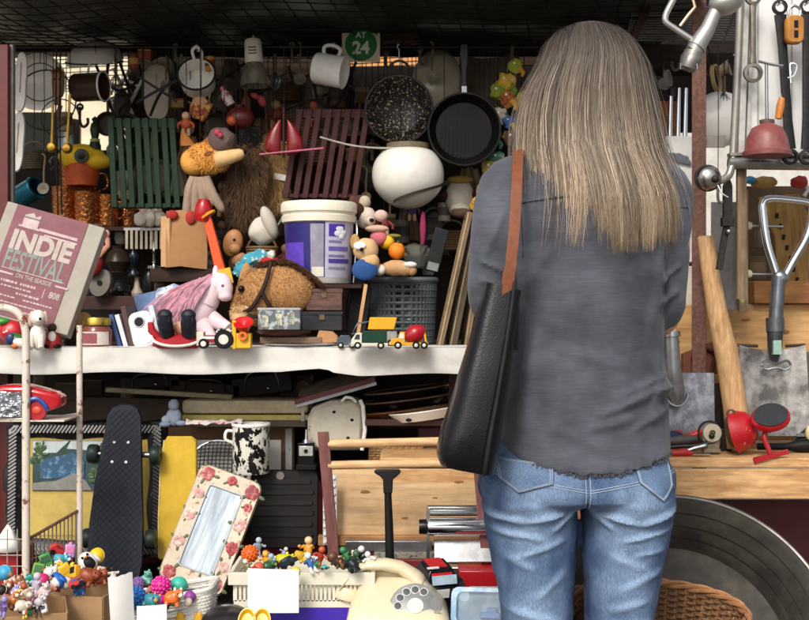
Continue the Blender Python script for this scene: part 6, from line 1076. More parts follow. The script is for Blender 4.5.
t = T('white_toy_car', 'white toy car roof showing behind the blue pack', 'toy car', 488, 606, 2.4); t.p('body', M().loft([[(x, y, z) for y, z in ((-14, 0), (14, 0), (14, 8), (8, 18), (-8, 18), (-14, 8))] for x in (-19, 19)]), c('#d3d2cf', .25, v=.03), bev=.003); t.p('window', M().box(0, -12.2, 12, 28, .8, 7, -28), c('#2f3a42', .15))
# ---- carton boxes, baskets with toys
def carton(lab, px, py, Y, W, D, H, rz, mat=CARD):
    t = T('carton', lab, 'carton', px, py, Y, rot=(0, 0, rz))
    for nm, a in (('front', (0, -D / 2, H / 2, W, 1.5, H)), ('back', (0, D / 2, H / 2, W, 1.5, H)), ('side', (-W / 2, 0, H / 2, 1.5, D - 2, H)), ('side', (W / 2, 0, H / 2, 1.5, D - 2, H)), ('bottom', (0, 0, 1, W - 2, D - 2, 1.5))): t.p(nm, M().box(*a), mat, bev=.0008)
    return t
carton('open brown cardboard carton of little figures at the bottom left corner', 12, 652, 2.16, 104, 70, 44, 18, c('#9c7a55', .85, v=.1, sc=18))
carton('open brown cardboard carton of bright toys before the skateboard', 72, 640, 2.34, 92, 60, 52, -10)
one('paper_flap', 'white paper sheet hanging over the corner of the bright toy carton', 'paper', 121, 600, 2.24, M().grid(lambda u, v: (-14 + 25 * u + 3 * v, -2.0 - 2 * math.sin(u * 3 + v), 24 - 54 * v + 1.5 * noise.noise((u * 4, v * 4, 0)) + (3 * u if v < .05 else 0)), 14, 14, th=.4), PAPER, rot=(0, 0, 30))
t = T('wicker_tray', 'white wicker basket full of soft rubber balls', 'basket', 166, 640, 2.36); m = M(); WK = c('#d5d3cb', .6, v=.06, dirt=.3)
def tk(u, z, g=0):
    o_ = rrect(98, 56, 10, 6); L = len(o_); x, y = o_[int(u * L) % L]; x2, y2 = o_[(int(u * L) + 1) % L]; f = u * L - int(u * L); k_ = .9 + .1 * z / 50; sk = -.15 * (x + (x2 - x) * f)
    return Vector(((x + (x2 - x) * f) * k_, (y + (y2 - y) * f) * k_ + 0, z - sk * 1.2)) + Vector((0, g, 0))
for i in range(14): m.tube([tk(j / 96, 2 + i * 3.3) * 1 + Vector((0, 0, 0)) + (Vector((tk(j / 96, 0).x, tk(j / 96, 0).y, 0)).normalized() * (1.1 if (i + j // 2) % 2 else -1.1)) for j in range(96)], 1.35, 5, True)
for j in range(48): m.tube([tk(j / 48, z) for z in (0, 24, 48)], 1.2, 5)
t.p('weave', m, WK); t.p('rim', M().tube([tk(j / 60, 48) for j in range(60)], 2.6, 7, True), WK); t.p('bottom', M().box(0, 0, 2, 84, 48, 1.5), WK)
for x in (20, 38): t.p('yellow_clip', M().ball((x, -30, 26), (5, 2.4, 10)), c('#d7a512', .4))
one('paper_label', 'blank white paper label on the wicker basket front', 'paper', 152, 618, 2.24, M().grid(lambda u, v: (-15 + 30 * u, -1 - 1.5 * math.sin(u * 3), 12 - 28 * v + 2 * u), 8, 8, th=.4), PAPER)
t = T('plastic_crate', 'cream plastic crate with slotted sides full of small figures', 'crate', 305, 652, 2.4); CW = c('#d5d0be', .4, v=.04, dirt=.2); W, D = 138, 76
for x in (-1, 1): t.p('rim_side', M().box(x * W / 2, 0, 82, 4, D, 12), CW, bev=.001)
for y in (-1, 1): t.p('rim_side', M().box(0, y * D / 2, 82, W + 4, 4, 12), CW, bev=.001)
m = M()
for i in range(32): m.box(-W / 2 + 5 + (W - 10) * i / 31, -D / 2 + 3, 68, 2.4, 2, 17)
for i in range(18):
    for x in (-1, 1): m.box(x * (W / 2 - 3), -D / 2 + 6 + (D - 12) * i / 17, 68, 2, 2.4, 17)
t.p('slots', m, CW); t.p('lower_band', M().box(0, -D / 2 + 3, 57, W - 6, 2, 7), CW); t.p('panel', M().box(0, -D / 2 + 3.2, 26, W - 8, 2, 54), c('#3a1ea0', .4, v=.08)); t.p('corner_panel', M().box(-60, -D / 2 + 2.6, 26, 14, 3, 58), CW); t.p('back_wall', M().box(0, D / 2 - 3, 40, W - 6, 2, 76), CW)
for x in (-1, 1): t.p('side_wall', M().box(x * (W / 2 - 3), 0, 30, 2, D - 8, 58), c('#3a1ea0', .4, v=.08))
t.p('bottom', M().box(0, 0, 58, W - 8, D - 8, 2), CW)
one('paper_sign', 'blank white paper sheet taped on the cream crate', 'paper', 274, 590, 2.27, M().grid(lambda u, v: (-26 + 51 * u, -1 - 1.2 * math.sin(u * 3.1) - 1.5 * v, 22 - 44 * v + 1.5 * (1 - u) * 0 - 1.5 * u + 1.2 * v * u), 12, 12, th=.35), PAPER)
for px, lab in ((247, 'left of two yellow plastic scoops below the paper sheet'), (262, 'right of two yellow plastic scoops below the paper sheet')):
    one('yellow_scoop', lab, 'scoop', px, 622, 2.2, M().lathe([(0, -3), (7, -2), (9, 3), (8, 3), (6, -1), (0, -1.4)], rx=60, sy=1.5), c('#d7a512', .35, v=.06))
one('pan_lid', 'dark steel pan lid edge at the foot between basket and crate', 'lid', 226, 618, 2.26, M().lathe([(0, 4), (14, 3), (24, -2), (25, -3), (23, -3), (13, 1.6), (0, 2.4)], rx=25), c('#4a474a', .25, .8))  # edge of a saucepan lid, not a dish
# toys
rnd = random.Random(21)
def toy(kind, px, py, Y, r, col, lab, col2='#e6e1d6', grp=None):
    r *= .88
    m1, m2 = (c(col, .38, sc=110, col2=col2, ramp=(.62, .635), dirt=.3, det=3) if kind in ('fig', 'blob', 'car', 'block') else c(col, .4, v=.12, dirt=.35)), c(col2, .45, v=.1, dirt=.35)
    t = T({'ball': 'rubber_ball', 'fig': 'toy_figure', 'car': 'toy_vehicle', 'blob': 'toy_animal', 'block': 'toy_block', 'bird': 'toy_bird', 'spiky': 'rubber_toy'}[kind], lab, 'toy', px, py, Y, rot=(rnd.uniform(-25, 5), rnd.uniform(-35, 35), rnd.uniform(-40, 40)), group=grp)
    if kind == 'ball': t.p('ball', M().ball((0, 0, 0), r, n=26), m1); t.p('seam', M().tube(circ(0, 0, r * 1.005, 30), r * .05, 5, True), m2)
    elif kind == 'spiky':
        m = M().ball((0, 0, 0), r * .9, n=24)
        for i in range(70):
            z = 1 - 2 * (i + .5) / 70; a = i * 2.4; q_ = math.sqrt(1 - z * z); d = Vector((q_ * math.cos(a), q_ * math.sin(a), z)); m.ball(d * r * .9, r * .16, n=6)
        t.p('ball', m, m1)
    elif kind == 'fig':
        t.p('torso', M().loft([[(wv * math.cos(a), wv * .6 * math.sin(a), z) for a in [i * .628 for i in range(10)]] for z, wv in ((-r, r * .45), (-r * .3, r * .6), (r * .3, r * .62), (r * .5, r * .25))]), m1); t.p('head', M().ball((0, 0, r * .95), r * .5, n=14), m2)
        for s_ in (-1, 1): t.p('arm', M().tube([(s_ * r * .5, 0, r * .3), (s_ * r * .95, -r * .3, 0), (s_ * r * .9, -r * .7, r * .2)], [r * .2, r * .18, r * .2], 8), m1); t.p('leg', M().tube([(s_ * r * .25, 0, -r * .8), (s_ * r * .4, -r * .2, -r * 1.5), (s_ * r * .42, -r * .5, -r * 1.55)], [r * .26, r * .22, r * .2], 8), m2)
    elif kind == 'car':
        t.p('body', M().loft([[(x, y, z) for x, z in ((-r, 0), (r, 0), (r, r * .5), (r * .5, r * .6), (r * .3, r), (-r * .6, r), (-r, r * .5))] for y in (-r * .5, r * .5)]), m1, bev=.001)
        for x in (-.55, .55): t.p('wheel', M().lathe([(0, -r * .12), (r * .3, -r * .12), (r * .3, r * .12), (0, r * .12)], at=(x * r, -r * .5, 0), rx=90, n=16), BLACK)
        t.p('window', M().box(-.1 * r, -r * .52, r * .78, r * .7, .6, r * .25), m2)
    elif kind == 'block':
        t.p('case', M().box(0, 0, 0, r * 1.4, r, r * 1.9), m1, bev=.0025); t.p('face', M().box(0, -r * .52, r * .2, r, r * .06, r * .9), m2, bev=.0008); t.p('knob', M().ball((0, 0, r * 1), r * .3, n=12), m2)
    elif kind == 'blob':
        t.p('body', M().ball((0, 0, 0), (r, r * .8, r * .8), bumpy=.2, seed=px), m1); t.p('head', M().ball((r * .7, -r * .4, r * .5), r * .55, n=14), m1); t.p('muzzle', M().ball((r * .95, -r * .8, r * .4), r * .28, n=10), m2)
        for s_ in (-1, 1): t.p('ear', M().ball((r * .6 + s_ * r * .35, -r * .3, r * 1.0), (r * .16, r * .12, r * .25), n=8), m2); t.p('leg', M().tube([(s_ * r * .5, -r * .3, -r * .4), (s_ * r * .7, -r * .5, -r * .9)], [r * .28, r * .22], 8), m1)
        t.p('eye', M().ball((r * .62, -r * .92, r * .6), r * .1, n=8), BLACK)
    else:
        t.p('body', M().ball((0, 0, 0), (r * .85, r * .8, r), n=20), m1); t.p('belly', M().ball((0, -r * .35, -r * .1), (r * .6, r * .55, r * .75), n=16), m2); t.p('beak', M().ball((0, -r * .9, r * .45), (r * .22, r * .3, r * .14), n=10), c('#d7891c', .4))
        for s_ in (-1, 1): t.p('eye', M().ball((s_ * r * .28, -r * .78, r * .6), r * .13, n=8), BLACK); t.p('wing', M().ball((s_ * r * .8, 0, -r * .1), (r * .22, r * .4, r * .6), ry=s_ * -18, n=12), m1)
G1, G2, G3, G4 = 'bright toys heaped in the second carton', 'rubber balls in the white wicker basket', 'small figures in the cream crate', 'little figures in the corner carton'
for a in (('block', 38, 571, 2.33, 9, '#5d9a2b', 'lime green toy bottle leaning at the left of the toy carton', '#2f5c24', G1), ('block', 46, 561, 2.38, 9, '#3f8a43', 'dark green boxy toy at the back of the toy carton', '#25522a', G1), ('blob', 50, 573, 2.31, 8, '#dcd8d2', 'white toy animal behind the pink egg', '#c9c4bc', G1), ('blob', 58, 571, 2.34, 9, '#e0ddd8', 'white plastic duckling at the middle of the toy carton', '#d9a32a', G1), ('block', 66, 571, 2.3, 9, '#e0b11c', 'yellow toy house in the toy carton', '#caa015', G1), ('block', 75, 572, 2.28, 8, '#d99d12', 'amber toy jug with black lid in the toy carton', '#1c1a18', G1), ('ball', 42, 581, 2.27, 8.5, '#d12a72', 'glossy pink egg shaped toy at the carton front', '#b51f5e', G1), ('bird', 57, 581, 2.25, 10, '#1d5fb5', 'blue and white penguin toy at the carton front', '#e3e1dc', G1), ('ball', 66, 583, 2.26, 7, '#d9d7d2', 'white round toy head beside the penguin toy', '#15161a', G1), ('car', 77, 585, 2.26, 9, '#c2332b', 'red toy car with blue wheel at the carton front', '#2c62a5', G1), ('blob', 88, 576, 2.27, 11, '#8a3e1c', 'rust brown toy dinosaur at the right of the toy carton', '#7a3417', G1), ('blob', 100, 578, 2.28, 9, '#9a4a24', 'second rust brown toy with ridges in the toy carton', '#8a3e1c', G1), ('bird', 88, 562, 2.34, 12, '#e3e0da', 'black and white bird toy with big black eye patch', '#15161a', G1), ('ball', 97, 556, 2.38, 9, '#e2bc16', 'bright yellow round toy at the back of the toy carton', '#caa512', G1), ('car', 57, 553, 2.42, 10, '#b52a2a', 'red toy truck at the back of the toy carton', '#7a1a1a', G1), ('block', 70, 551, 2.42, 8, '#b58ac2', 'lilac and pink toy box at the back of the toy carton', '#d97aa0', G1), ('fig', 113, 574, 2.28, 6, '#d3cabd', 'tiny white dog faced toy at the carton corner', '#2a211c', G1), ('blob', 60, 560, 2.40, 8, '#4aa0b5', 'aqua toy animal behind the white duckling', '#d5e0e0', G1), ('blob', 80, 590, 2.28, 7, '#2c67ad', 'small blue toy fish low in the toy carton', '#d04a3a', G1)): toy(*a)
for a in (('spiky', 135, 598, 2.3, 13, '#1565b0', 'cobalt blue knobbly ball at the left of the wicker basket', '#1f78c4', G2), ('spiky', 161, 586, 2.34, 11.5, '#d61f8c', 'hot pink knobbly ball at the middle of the wicker basket', '#c2197c', G2), ('ball', 179, 585, 2.38, 9.5, '#3fb39a', 'mint green ball behind the orange fish toy', '#3fa08c', G2), ('blob', 152, 600, 2.26, 9, '#2f7f8a', 'teal and tan toy turtle at the front of the wicker basket', '#b3934a', G2), ('blob', 172, 598, 2.26, 10, '#dc6a1f', 'orange toy fish with white eyes in the wicker basket', '#e5e0d6', G2), ('blob', 146, 580, 2.38, 8, '#6cae9c', 'pale green toy frog at the back of the wicker basket', '#5a9a88', G2), ('spiky', 138, 584, 2.36, 8, '#7a5a9a', 'purple speckled ball behind the blue ball', '#65478a', G2), ('ball', 190, 597, 2.3, 7, '#8a3f8f', 'small violet ball at the right of the wicker basket', '#703075', G2), ('block', 197, 596, 2.34, 6, '#d9b11c', 'yellow block at the right end of the wicker basket', '#c29c14', G2), ('ball', 160, 601, 2.3, 7, '#d61f8c', 'smaller hot pink ball under the large one', '#b81875', G2)): toy(*a)
for a in (('spiky', 250, 554, 2.36, 10, '#d9601c', 'orange knobbly ball at the left of the cream crate', '#c7521a', G3), ('fig', 258, 546, 2.42, 7, '#8d9aa3', 'grey toy knight at the back of the cream crate', '#a5b0b8', G3), ('fig', 266, 560, 2.34, 7, '#c28a1c', 'mustard toy figure beside the orange ball', '#d9a93a', G3), ('fig', 273, 562, 2.33, 7, '#7f96a8', 'pale blue toy figure in the cream crate', '#93a9ba', G3), ('blob', 283, 560, 2.34, 9, '#b9b51f', 'lime yellow toy dinosaur in the cream crate', '#d6d23a', G3), ('car', 290, 565, 2.32, 10, '#1d2630', 'black toy motorcycle in the cream crate', '#3f4a52', G3), ('fig', 308, 548, 2.4, 9, '#c98a1f', 'blond doll headed figure at the back of the cream crate', '#dcb98a', G3), ('fig', 310, 562, 2.32, 8, '#2b5c9c', 'white faced toy figure with blue legs in the cream crate', '#e2ddd4', G3), ('fig', 320, 556, 2.38, 8, '#9c2f1c', 'red toy figure behind the reddish leg', '#b5502a', G3), ('blob', 300, 556, 2.38, 7, '#c9a01c', 'yellow toy animal at the middle of the cream crate', '#8a6a14', G3), ('fig', 346, 556, 2.36, 8, '#1f6b3f', 'dark green toy soldier right of the reddish leg', '#2c7d4c', G3), ('fig', 354, 560, 2.34, 8, '#23402c', 'olive toy soldier right of the reddish leg', '#3a5a3f', G3), ('fig', 362, 556, 2.36, 8, '#1d1f24', 'black and white toy skeleton in the cream crate', '#d9d6cf', G3), ('fig', 369, 560, 2.34, 7, '#c9c8c4', 'white toy robot at the right of the cream crate', '#dcdad6', G3), ('blob', 338, 562, 2.34, 7, '#3a2a22', 'dark brown toy animal right of the reddish leg', '#b0602a', G3), ('car', 352, 568, 2.3, 9, '#20262a', 'dark toy car low in the cream crate', '#5a6368', G3), ('blob', 268, 566, 2.32, 7, '#26502f', 'green toy frog low in the cream crate', '#7a9a3a', G3)): toy(*a)
for i, a in enumerate((('blob', 6, 590, 2.2, 9, '#a5612f', 'tan toy dog in the corner carton', '#d9c9b0', G4), ('ball', 5, 573, 2.28, 9, '#3f9ac2', 'sky blue toy at the back of the corner carton', '#6fb9d6', G4), ('blob', 20, 584, 2.2, 8, '#8f4a2a', 'reddish brown toy pup in the corner carton', '#caa584', G4), ('fig', 27, 592, 2.16, 8, '#c9b7a3', 'beige toy figure in the corner carton', '#a5522a', G4), ('blob', 14, 600, 2.12, 8, '#b56a2c', 'orange tan toy fox in the corner carton', '#e0d6c6', G4), ('fig', 36, 584, 2.2, 9, '#a9a6b8', 'lilac grey toy figure at the right of the corner carton', '#c7b5c0', G4), ('blob', 44, 592, 2.16, 8, '#cdb6b2', 'pale pink toy at the right of the corner carton', '#dccdc8', G4), ('fig', 4, 606, 2.1, 8, '#5a4a8d', 'purple toy figure at the front of the corner carton', '#8f86b5', G4), ('blob', 22, 606, 2.1, 8, '#d0c6b8', 'cream toy cat at the front of the corner carton', '#7a5a42', G4), ('fig', 33, 600, 2.13, 7, '#6b3f5a', 'plum toy figure in the corner carton', '#d9c9b6', G4), ('ball', 2, 590, 2.18, 6, '#2a2622', 'black toy eyeball in the corner carton', '#d9d6cf', G4), ('blob', 40, 602, 2.12, 7, '#b8aeb2', 'mauve toy rabbit in the corner carton', '#d5ccd0', G4), ('fig', 13, 580, 2.24, 7, '#c2b39c', 'sand coloured toy figure at the back of the corner carton', '#8a5a3a', G4))): toy(*a)

NAMED = (('coral', '#c9573f'), ('navy', '#1d2a52'), ('cream', '#d6cdb6'), ('maroon', '#5e161d'), ('turquoise', '#2b9c9c'), ('khaki', '#77704a'), ('lemon', '#d9c23a'), ('charcoal', '#2a2b2e'), ('salmon', '#cf8a76'), ('emerald', '#1a7a4a'), ('ivory', '#dcd6c6'), ('lavender', '#8d83b5'), ('chestnut', '#5f3a22'), ('scarlet', '#a8161c'))
FORM = {'fig': 'figure', 'car': 'vehicle', 'blob': 'animal', 'block': 'block', 'bird': 'bird', 'ball': 'ball'}
rnd2 = random.Random(5)
for box, x0, x1, y0, y1, Ya, Yb, G in (('second carton', 40, 108, 566, 588, 2.24, 2.38, G1), ('wicker basket', 138, 196, 588, 606, 2.26, 2.36, G2), ('cream crate', 246, 372, 552, 572, 2.28, 2.42, G3), ('corner carton', 2, 48, 578, 612, 2.10, 2.24, G4)):
    for i, (cn, cv_) in enumerate(NAMED[:12 if G != G2 else 6] if G != G3 else NAMED):
        kd = list(FORM)[(i * 5 + len(box)) % 6]; u = rnd2.random(); c2n = NAMED[(i + 5) % 14]
        toy(kd, x0 + (x1 - x0) * ((i * .382 + .1) % 1), y1 - (y1 - y0) * u, Ya + (Yb - Ya) * u, rnd2.uniform(4.6, 6.6), cv_, 'tiny %s toy %s with %s trim wedged in the %s' % (cn, FORM[kd], c2n[0], box), c2n[1], G)
# ------------------------------------------------------------------ the tool side on the right
t = T('rusty_post', 'rusty red brown steel post with a flat face right of the woman', 'post', 699, 309, 2.94); s = F / 2.94
t.p('flange', M().box(0, 0, 60, 14, 2, 560), RUSTY, bev=.0008); t.p('web', M().box(5.5, 9, 60, 2, 16, 560), RUSTY); t.p('bracket', M().box(14, 4, 168, 26, 3, 12), c('#9a938a', .5, .4)); t.p('foot', M().box(2, 6, -210, 24, 24, 6), RUSTY)
slab('slanted_strut', 'dark brown strut slanting up to the canopy corner', 'strut', 642, 650, -40, 60, 3.0, .03, c('#3a2520', .7), rot=(0, 24, 0))
slab('dark_screen', 'black board added to darken the gaps behind the wire oven shelf', 'panel', 652, 742, -30, 46, 3.45, .02, c('#15120f', .85))  # added backing, makes the gaps between the oven shelf wires dark
t = T('oven_rack', 'dark wire oven shelf lying high behind the fuel nozzle', 'rack', 690, 24, 3.1, rot=(66, 0, 0)); m = M()
for i in range(14): m.cyl((-60, 0, -26 + i * 4), (60, 0, -26 + i * 4), .9, n=6)
for x in (-60, -10, 40): m.cyl((x, 1, -30), (x, 1, 30), 1.2, n=6)
t.p('wires', m, c('#6d6a66', .4, .7))
slab('dark_shelf', 'dark sagging shelf board behind the fuel nozzle', 'shelf', 640, 735, 44, 54, 3.2, .3, c('#241c19', .8)); slab('dark_screen', 'dark panel at the back of the tool side behind the rusty post', 'panel', 640, 745, 55, 132, 3.6, .02, c('#241d19', .85, v=.3, sc=8)); slab('dark_screen', 'dark brown panel low behind the tool rack legs', 'panel', 742, 900, 186, 345, 3.5, .02, c('#3a2c20', .85, v=.35, sc=8))
slab('white_crate', 'white box with a grey smudge print right behind the hair', 'crate', 655, 696, 136, 262, 3.12, .2, c('#d3d2ce', .6, v=.06, sc=8)); one('smudge_print', 'grey smudged bird print on the face of the white box', 'print', 680, 158, 3.112, M().ball((0, 0, 0), (11, .8, 4), ry=18, bumpy=.4).ball((6, 0, -3), (6, .7, 3), ry=30), c('#5d6468', .7))
slab('white_cabinet', 'cream cabinet door with a small handle below the white box', 'cabinet', 655, 695, 266, 312, 3.1, .2, c('#d0c8b6', .5, v=.05)); 
slab('back_screen', 'pale weathered screen far behind the tools', 'screen', 655, 850, 250, 330, 3.66, .02, c('#5a4630', .8, v=.3, sc=6))
t = T('chrome_bars', 'pair of upright chrome bars behind the rusty post', 'bars', 676, 118, 3.25)
for x in (-6, 2, 9): t.p('bar', M().cyl((x, 0, -22), (x + 1, 0, 30), 2.4, 1.8), CHROME)
t.p('collar', M().lathe([(0, 0), (3.5, 0), (3.5, 8), (0, 8)], at=(-4, 0, 22)), IRON)
for px, py, r, lab, col in ((716, 78, 15, 'bent bamboo hoop hanging behind the rusty post', '#a58a5c'), (668, 78, 9, 'grey metal clamp ring behind the fuel nozzle', '#8a8a86')):
    t = T('hoop', lab, 'hoop', px, py, 3.22, rot=(0, -40, 55)); t.p('ring', M().lathe([(r * .55, -2), (r * .62, -2), (r * .62, 2), (r * .55, 2)], rx=90, sy=1.6), c(col, .5)); t.p('tie', M().cyl((0, 0, r), (0, 0, r + 22), .6), CORD)
one('white_bowl', 'large white bowl on its side behind the rusty post', 'bowl', 722, 118, 3.3, M().lathe([(0, 8), (16, 6), (27, -4), (28, -6), (26, -6), (14, 3), (0, 5)], rx=90), ENAMEL); one('orange_crate', 'orange brown wooden box behind the chrome bars', 'box', 664, 118, 3.4, M().box(0, 10, 0, 30, 20, 34), wood('#a5642a', '#7a4318', 'z'), bev=.001)
# fuel nozzle
t = T('fuel_nozzle', 'old aluminium fuel pump nozzle hanging mouth down at the top', 'nozzle', 700, 40, 2.62); AL = c('#b5b3ae', .36, .75, v=.1, sc=50, bump=.1, dirt=.3)
t.p('barrel', M().tube([(16, 0, 30), (8, 0, 12), (-2, 0, -4), (-4, 0, -7)], [6.5, 7.5, 9, 10], 20), AL); t.p('collar', M().tube([(-3, 0, -5), (-6, 0, -12), (-7, 0, -13)], [9, 8, 9.5], 20), AL); t.p('mouth', M().tube([(-6, 0, -12), (-8, 0, -18), (-9, 0, -19), (-13, 0, -29)], [9.5, 10.5, 11, 8.5], 20), c('#8d8a84', .4, .8)); t.p('mouth_clip', M().tube([(-20, -4, -24), (-21, -5, -30), (-17, -6, -29)], .9, 6).tube([(-5, -7, -24), (-5, -8, -31), (-8, -8, -30)], .9, 6), STEEL)
t.p('guard', M().tube(smooth_pts([(-4, 0, -2), (-14, 0, 4), (-26, 0, 12), (-34, 0, 18), (-34, 0, 26), (-26, 0, 42), (-20, 0, 56)], 5), 3.2, 10), AL); t.p('trigger', M().tube([(-20, 0, 14), (-11, 0, 26), (-5, 0, 33), (-8, 0, 44), (-10, 0, 56)], 1.6, 8), c('#c2a88a', .4, .5)); t.p('head', M().ball((26, 0, 38), (18, 14, 13), ry=-20), AL); t.p('hanger', M().tube([(18, 0, 44), (16, 0, 90)], 3, 10), AL)
# tool rack frame
t = T('tool_rack', 'pale sheet metal tool rack with a grey tube frame on the right', 'rack', 780, 168, 2.78); FR = c('#9c988f', .35, .55, v=.1, dirt=.35)
t.p('backing', M().box(26, 8, 110, 128, 1.5, 212), c('#dddcd8', .45, .05, v=.05, sc=5, dirt=.15), bev=.001); t.p('bottom_rail', M().tube([(-52, -2, 5), (110, -2, 3)], 6.6, 18), c('#8f8e8c', .3, .7)); t.p('bottom_lip', M().box(28, -2, 13, 160, 12, 3), FR)
t.p('side_tube', M().tube(smooth_pts([(-38, -2, 220), (-42, -2, 120), (-46, -2, 40), (-48, -3, 10), (-53, -6, -8), (-64, -9, -14)], 6), 4, 12), FR); t.p('edge_channel', M().box(-36, 2, 110, 6, 8, 212, 0, 2).box(-29, 3, 110, 3, 6, 212, 0, 2), c('#c5c3be', .4, .3)); m = M()
for x in (-20, 14, 48): m.box(x, 6.6, 110, 1.2, 1.2, 212)
t.p('seam', m, c('#a9a8a4', .5)); t.p('support_leg', M().box(-37, 6, -65, 9, 6, 132), wood('#8a745a', '#5c4630', 'z')); t.p('support_leg', M().box(80, 20, -65, 9, 6, 132), wood('#8a745a', '#5c4630', 'z'))
t = T('chrome_bell', 'round chrome bell dome fixed to the rusty post', 'bell', 708, 178, 2.72); t.p('dome', M().ball((0, 0, 0), (12, 9, 12.5), n=26), c('#b0aca4', .22, 1, v=.3, dirt=.5)); t.p('rim', M().tube(circ(0, 0, 12.4, 30, 1), 1.2, 6, True), IRON); t.p('hub', M().ball((5, -9, -2), (4, 3, 4)), IRON); t.p('wire_tail', M().tube(smooth_pts([(8, -6, -8), (12, -8, -16), (18, -8, -20)]), .8, 6), CHROME)
def spanner(lab, px, py, L, wd, ry, r0, r1, col, Y=2.74):
    t = T('spanner', lab, 'spanner', px, py, Y, rot=(0, ry, 0)); mm = c(col, .4, .75, v=.25, sc=60, bump=.2)
    t.p('shank', M().loft([[(x * k_, y, z) for x, y in ((-wd, -1.6), (-wd * .5, -2.2), (wd * .5, -2.2), (wd, -1.6), (wd, 1.6), (-wd, 1.6))] for z, k_ in ((-L / 2 + r1, 1.15), (-L / 4, .85), (L / 4, .85), (L / 2 - r0, 1.15))]), mm, bev=.0008)
    for z, r in ((L / 2, r0), (-L / 2, r1)): t.p('ring', M().lathe([(r * .66, -2.4), (r, -2), (r * 1.04, 0), (r, 2), (r * .66, 2.4)] + [(r * .66, -2.4)], at=(0, 0, z), rx=90, n=28), mm)
    t.p('nail', M().cyl((0, 6, L / 2 + r0 * .5), (0, -5, L / 2 + r0 * .5), 1.2), STEEL)
spanner('ring spanner with a big eye hanging leftmost on the rack', 753, 35, 76, 3, 0, 8, 9.5, '#7a736a'); spanner('long black ring spanner hanging at the middle of the rack', 785, 82, 150, 5.2, -4, 7.5, 8, '#2b2a2a'); spanner('long black ring spanner at the right edge of the rack', 807, 82, 150, 5.2, 0, 7.5, 8, '#2e2c2b')
t = T('pulley_block', 'small orange wooden pulley block hanging between the black spanners', 'pulley', 794, 30, 2.72); t.p('cheek', M().at((0, 0, 0)).prism(rrect(18, 28, 6), -5, 5, 1.5), wood('#c08236', '#8f5a1f', 'z')); t.p('slot', M().box(.5, -5.2, 5, 4, 1, 7).box(.5, -5.2, -5, 4, 1, 7), BLACK); t.p('shackle', M().tube(smooth_pts([(-5, -1, 13), (-6, -1, 20), (0, -1, 24), (6, -1, 20), (5, -1, 13)]), 1.4, 8), CHROME); t.p('pin', M().cyl((0, 6, 24), (0, -4, 24), 1), STEEL)
t = T('plunger', 'dull red rubber dome plunger with a steel T handle on the rack rail', 'plunger', 767, 154, 2.7); t.p('dome', M().lathe([(0, 33), (7, 32), (7, 30), (15, 26), (20, 16), (22, 4), (24, 2), (24, -2), (22, -2), (0, -2)], 40), c('#7d3f3d', .42, v=.2, dirt=.45, col2='#8a5d55', ramp=(.5, .75), sc=50)); t.p('rod', M().cyl((0, 0, 31), (0, 2, 90), 1.6), STEEL); t.p('collar', M().lathe([(0, 31), (7.4, 31), (7.4, 34), (3, 35), (0, 36)]), c('#5a4a3a', .5)); t.p('cross_handle', M().tube([(-8, 1, 93), (4, 1, 90), (16, 0, 88)], 1.4, 8), STEEL)
t = T('screwdriver', 'screwdriver with an amber handle and wire clips behind the black spanner', 'screwdriver', 782, 98, 2.74, rot=(0, 10, 0)); t.p('handle', M().lathe([(0, -22), (3.4, -21), (4.2, -8), (3, 0), (0, 1)], 16), c('#c2762a', .35)); t.p('shaft', M().cyl((0, 0, 0), (0, 0, 32), 1.3), CHROME); t.p('clip', M().tube(smooth_pts([(0, -1, 20), (7, -2, 24), (8, -2, 34), (2, -1, 34), (6, -1, 16)]), 1.1, 6), CHROME)
# lower tools
t = T('hinge_strap', 'dark iron strap hinge hanging under the rack', 'hinge', 727, 220, 2.8); t.p('upper_arm', M().at((0, 0, 0)).prism([(-4, 0), (5, 0), (5, 34), (3, 40), (-2, 40), (-4, 34)], -3, 3, 1), IRON, bev=.001); t.p('knuckle', M().box(0, -2, -2, 12, 9, 9), IRON, bev=.001); t.p('lower_arm', M().box(-4, 0, -26, 6, 5, 48, 0, 10), IRON, bev=.001); t.p('bolt', M().ball((0, -6, -12), 3), STEEL)
t = T('steel_plate', 'grey steel plate with brass bolts standing under the rack', 'frame', 726, 256, 2.93); t.p('plate', M().box(0, 0, 0, 30, 2, 108), c('#6d6968', .45, .4, v=.2), bev=.001); t.p('edge_bar', M().box(15, -3, 0, 6, 5, 100), c('#7a7874', .4, .6), bev=.001)
for z in (34, 4, -18): t.p('bolt', M().cyl((15, -5, z - 4), (15, -5, z + 4), 2), c('#d3c79a', .4))
for z in (30, -18): t.p('spindle', M().cyl((18, -2, z), (56, -4, z - 1), 1.4), STEEL); t.p('nut', M().ball((22, -4, z), (3.4, 3, 4)), c('#d8d2b8', .5)); 
t = T('wooden_stake', 'weathered wooden stake standing beside the steel plate', 'stake', 743, 250, 2.91); t.p('stake', M().loft([[(x, y, z) for x, y in ((-4.5, -3), (4.5, -3), (4.5, 3), (-4.5, 3))] for z in (-62, 0, 60)]), wood('#8d7c5c', '#5e4a30', 'z'), bev=.001); t.p('lichen', M().ball((0, -3, -30), (4, 1, 7), bumpy=.4).ball((-1, -3, -48), (3, 1, 5), bumpy=.4), c('#b0a76a', .9))
t = T('ochre_board', 'curved ochre board with dark slots standing behind the D handle', 'board', 785, 255, 3.1, rot=(0, -6, 0)); t.p('board', M().prism([(-10, -60), (30, -60), (40, 0), (20, 60), (-20, 60), (-8, 20)], 0, 4), wood('#a07a38', '#6d4f20', 'z'))
m = M()
for i in range(8): m.box(6 + i * 2.2 - 10, -.6, 40 - i * 11, 3, 1, 5, 0, 15)
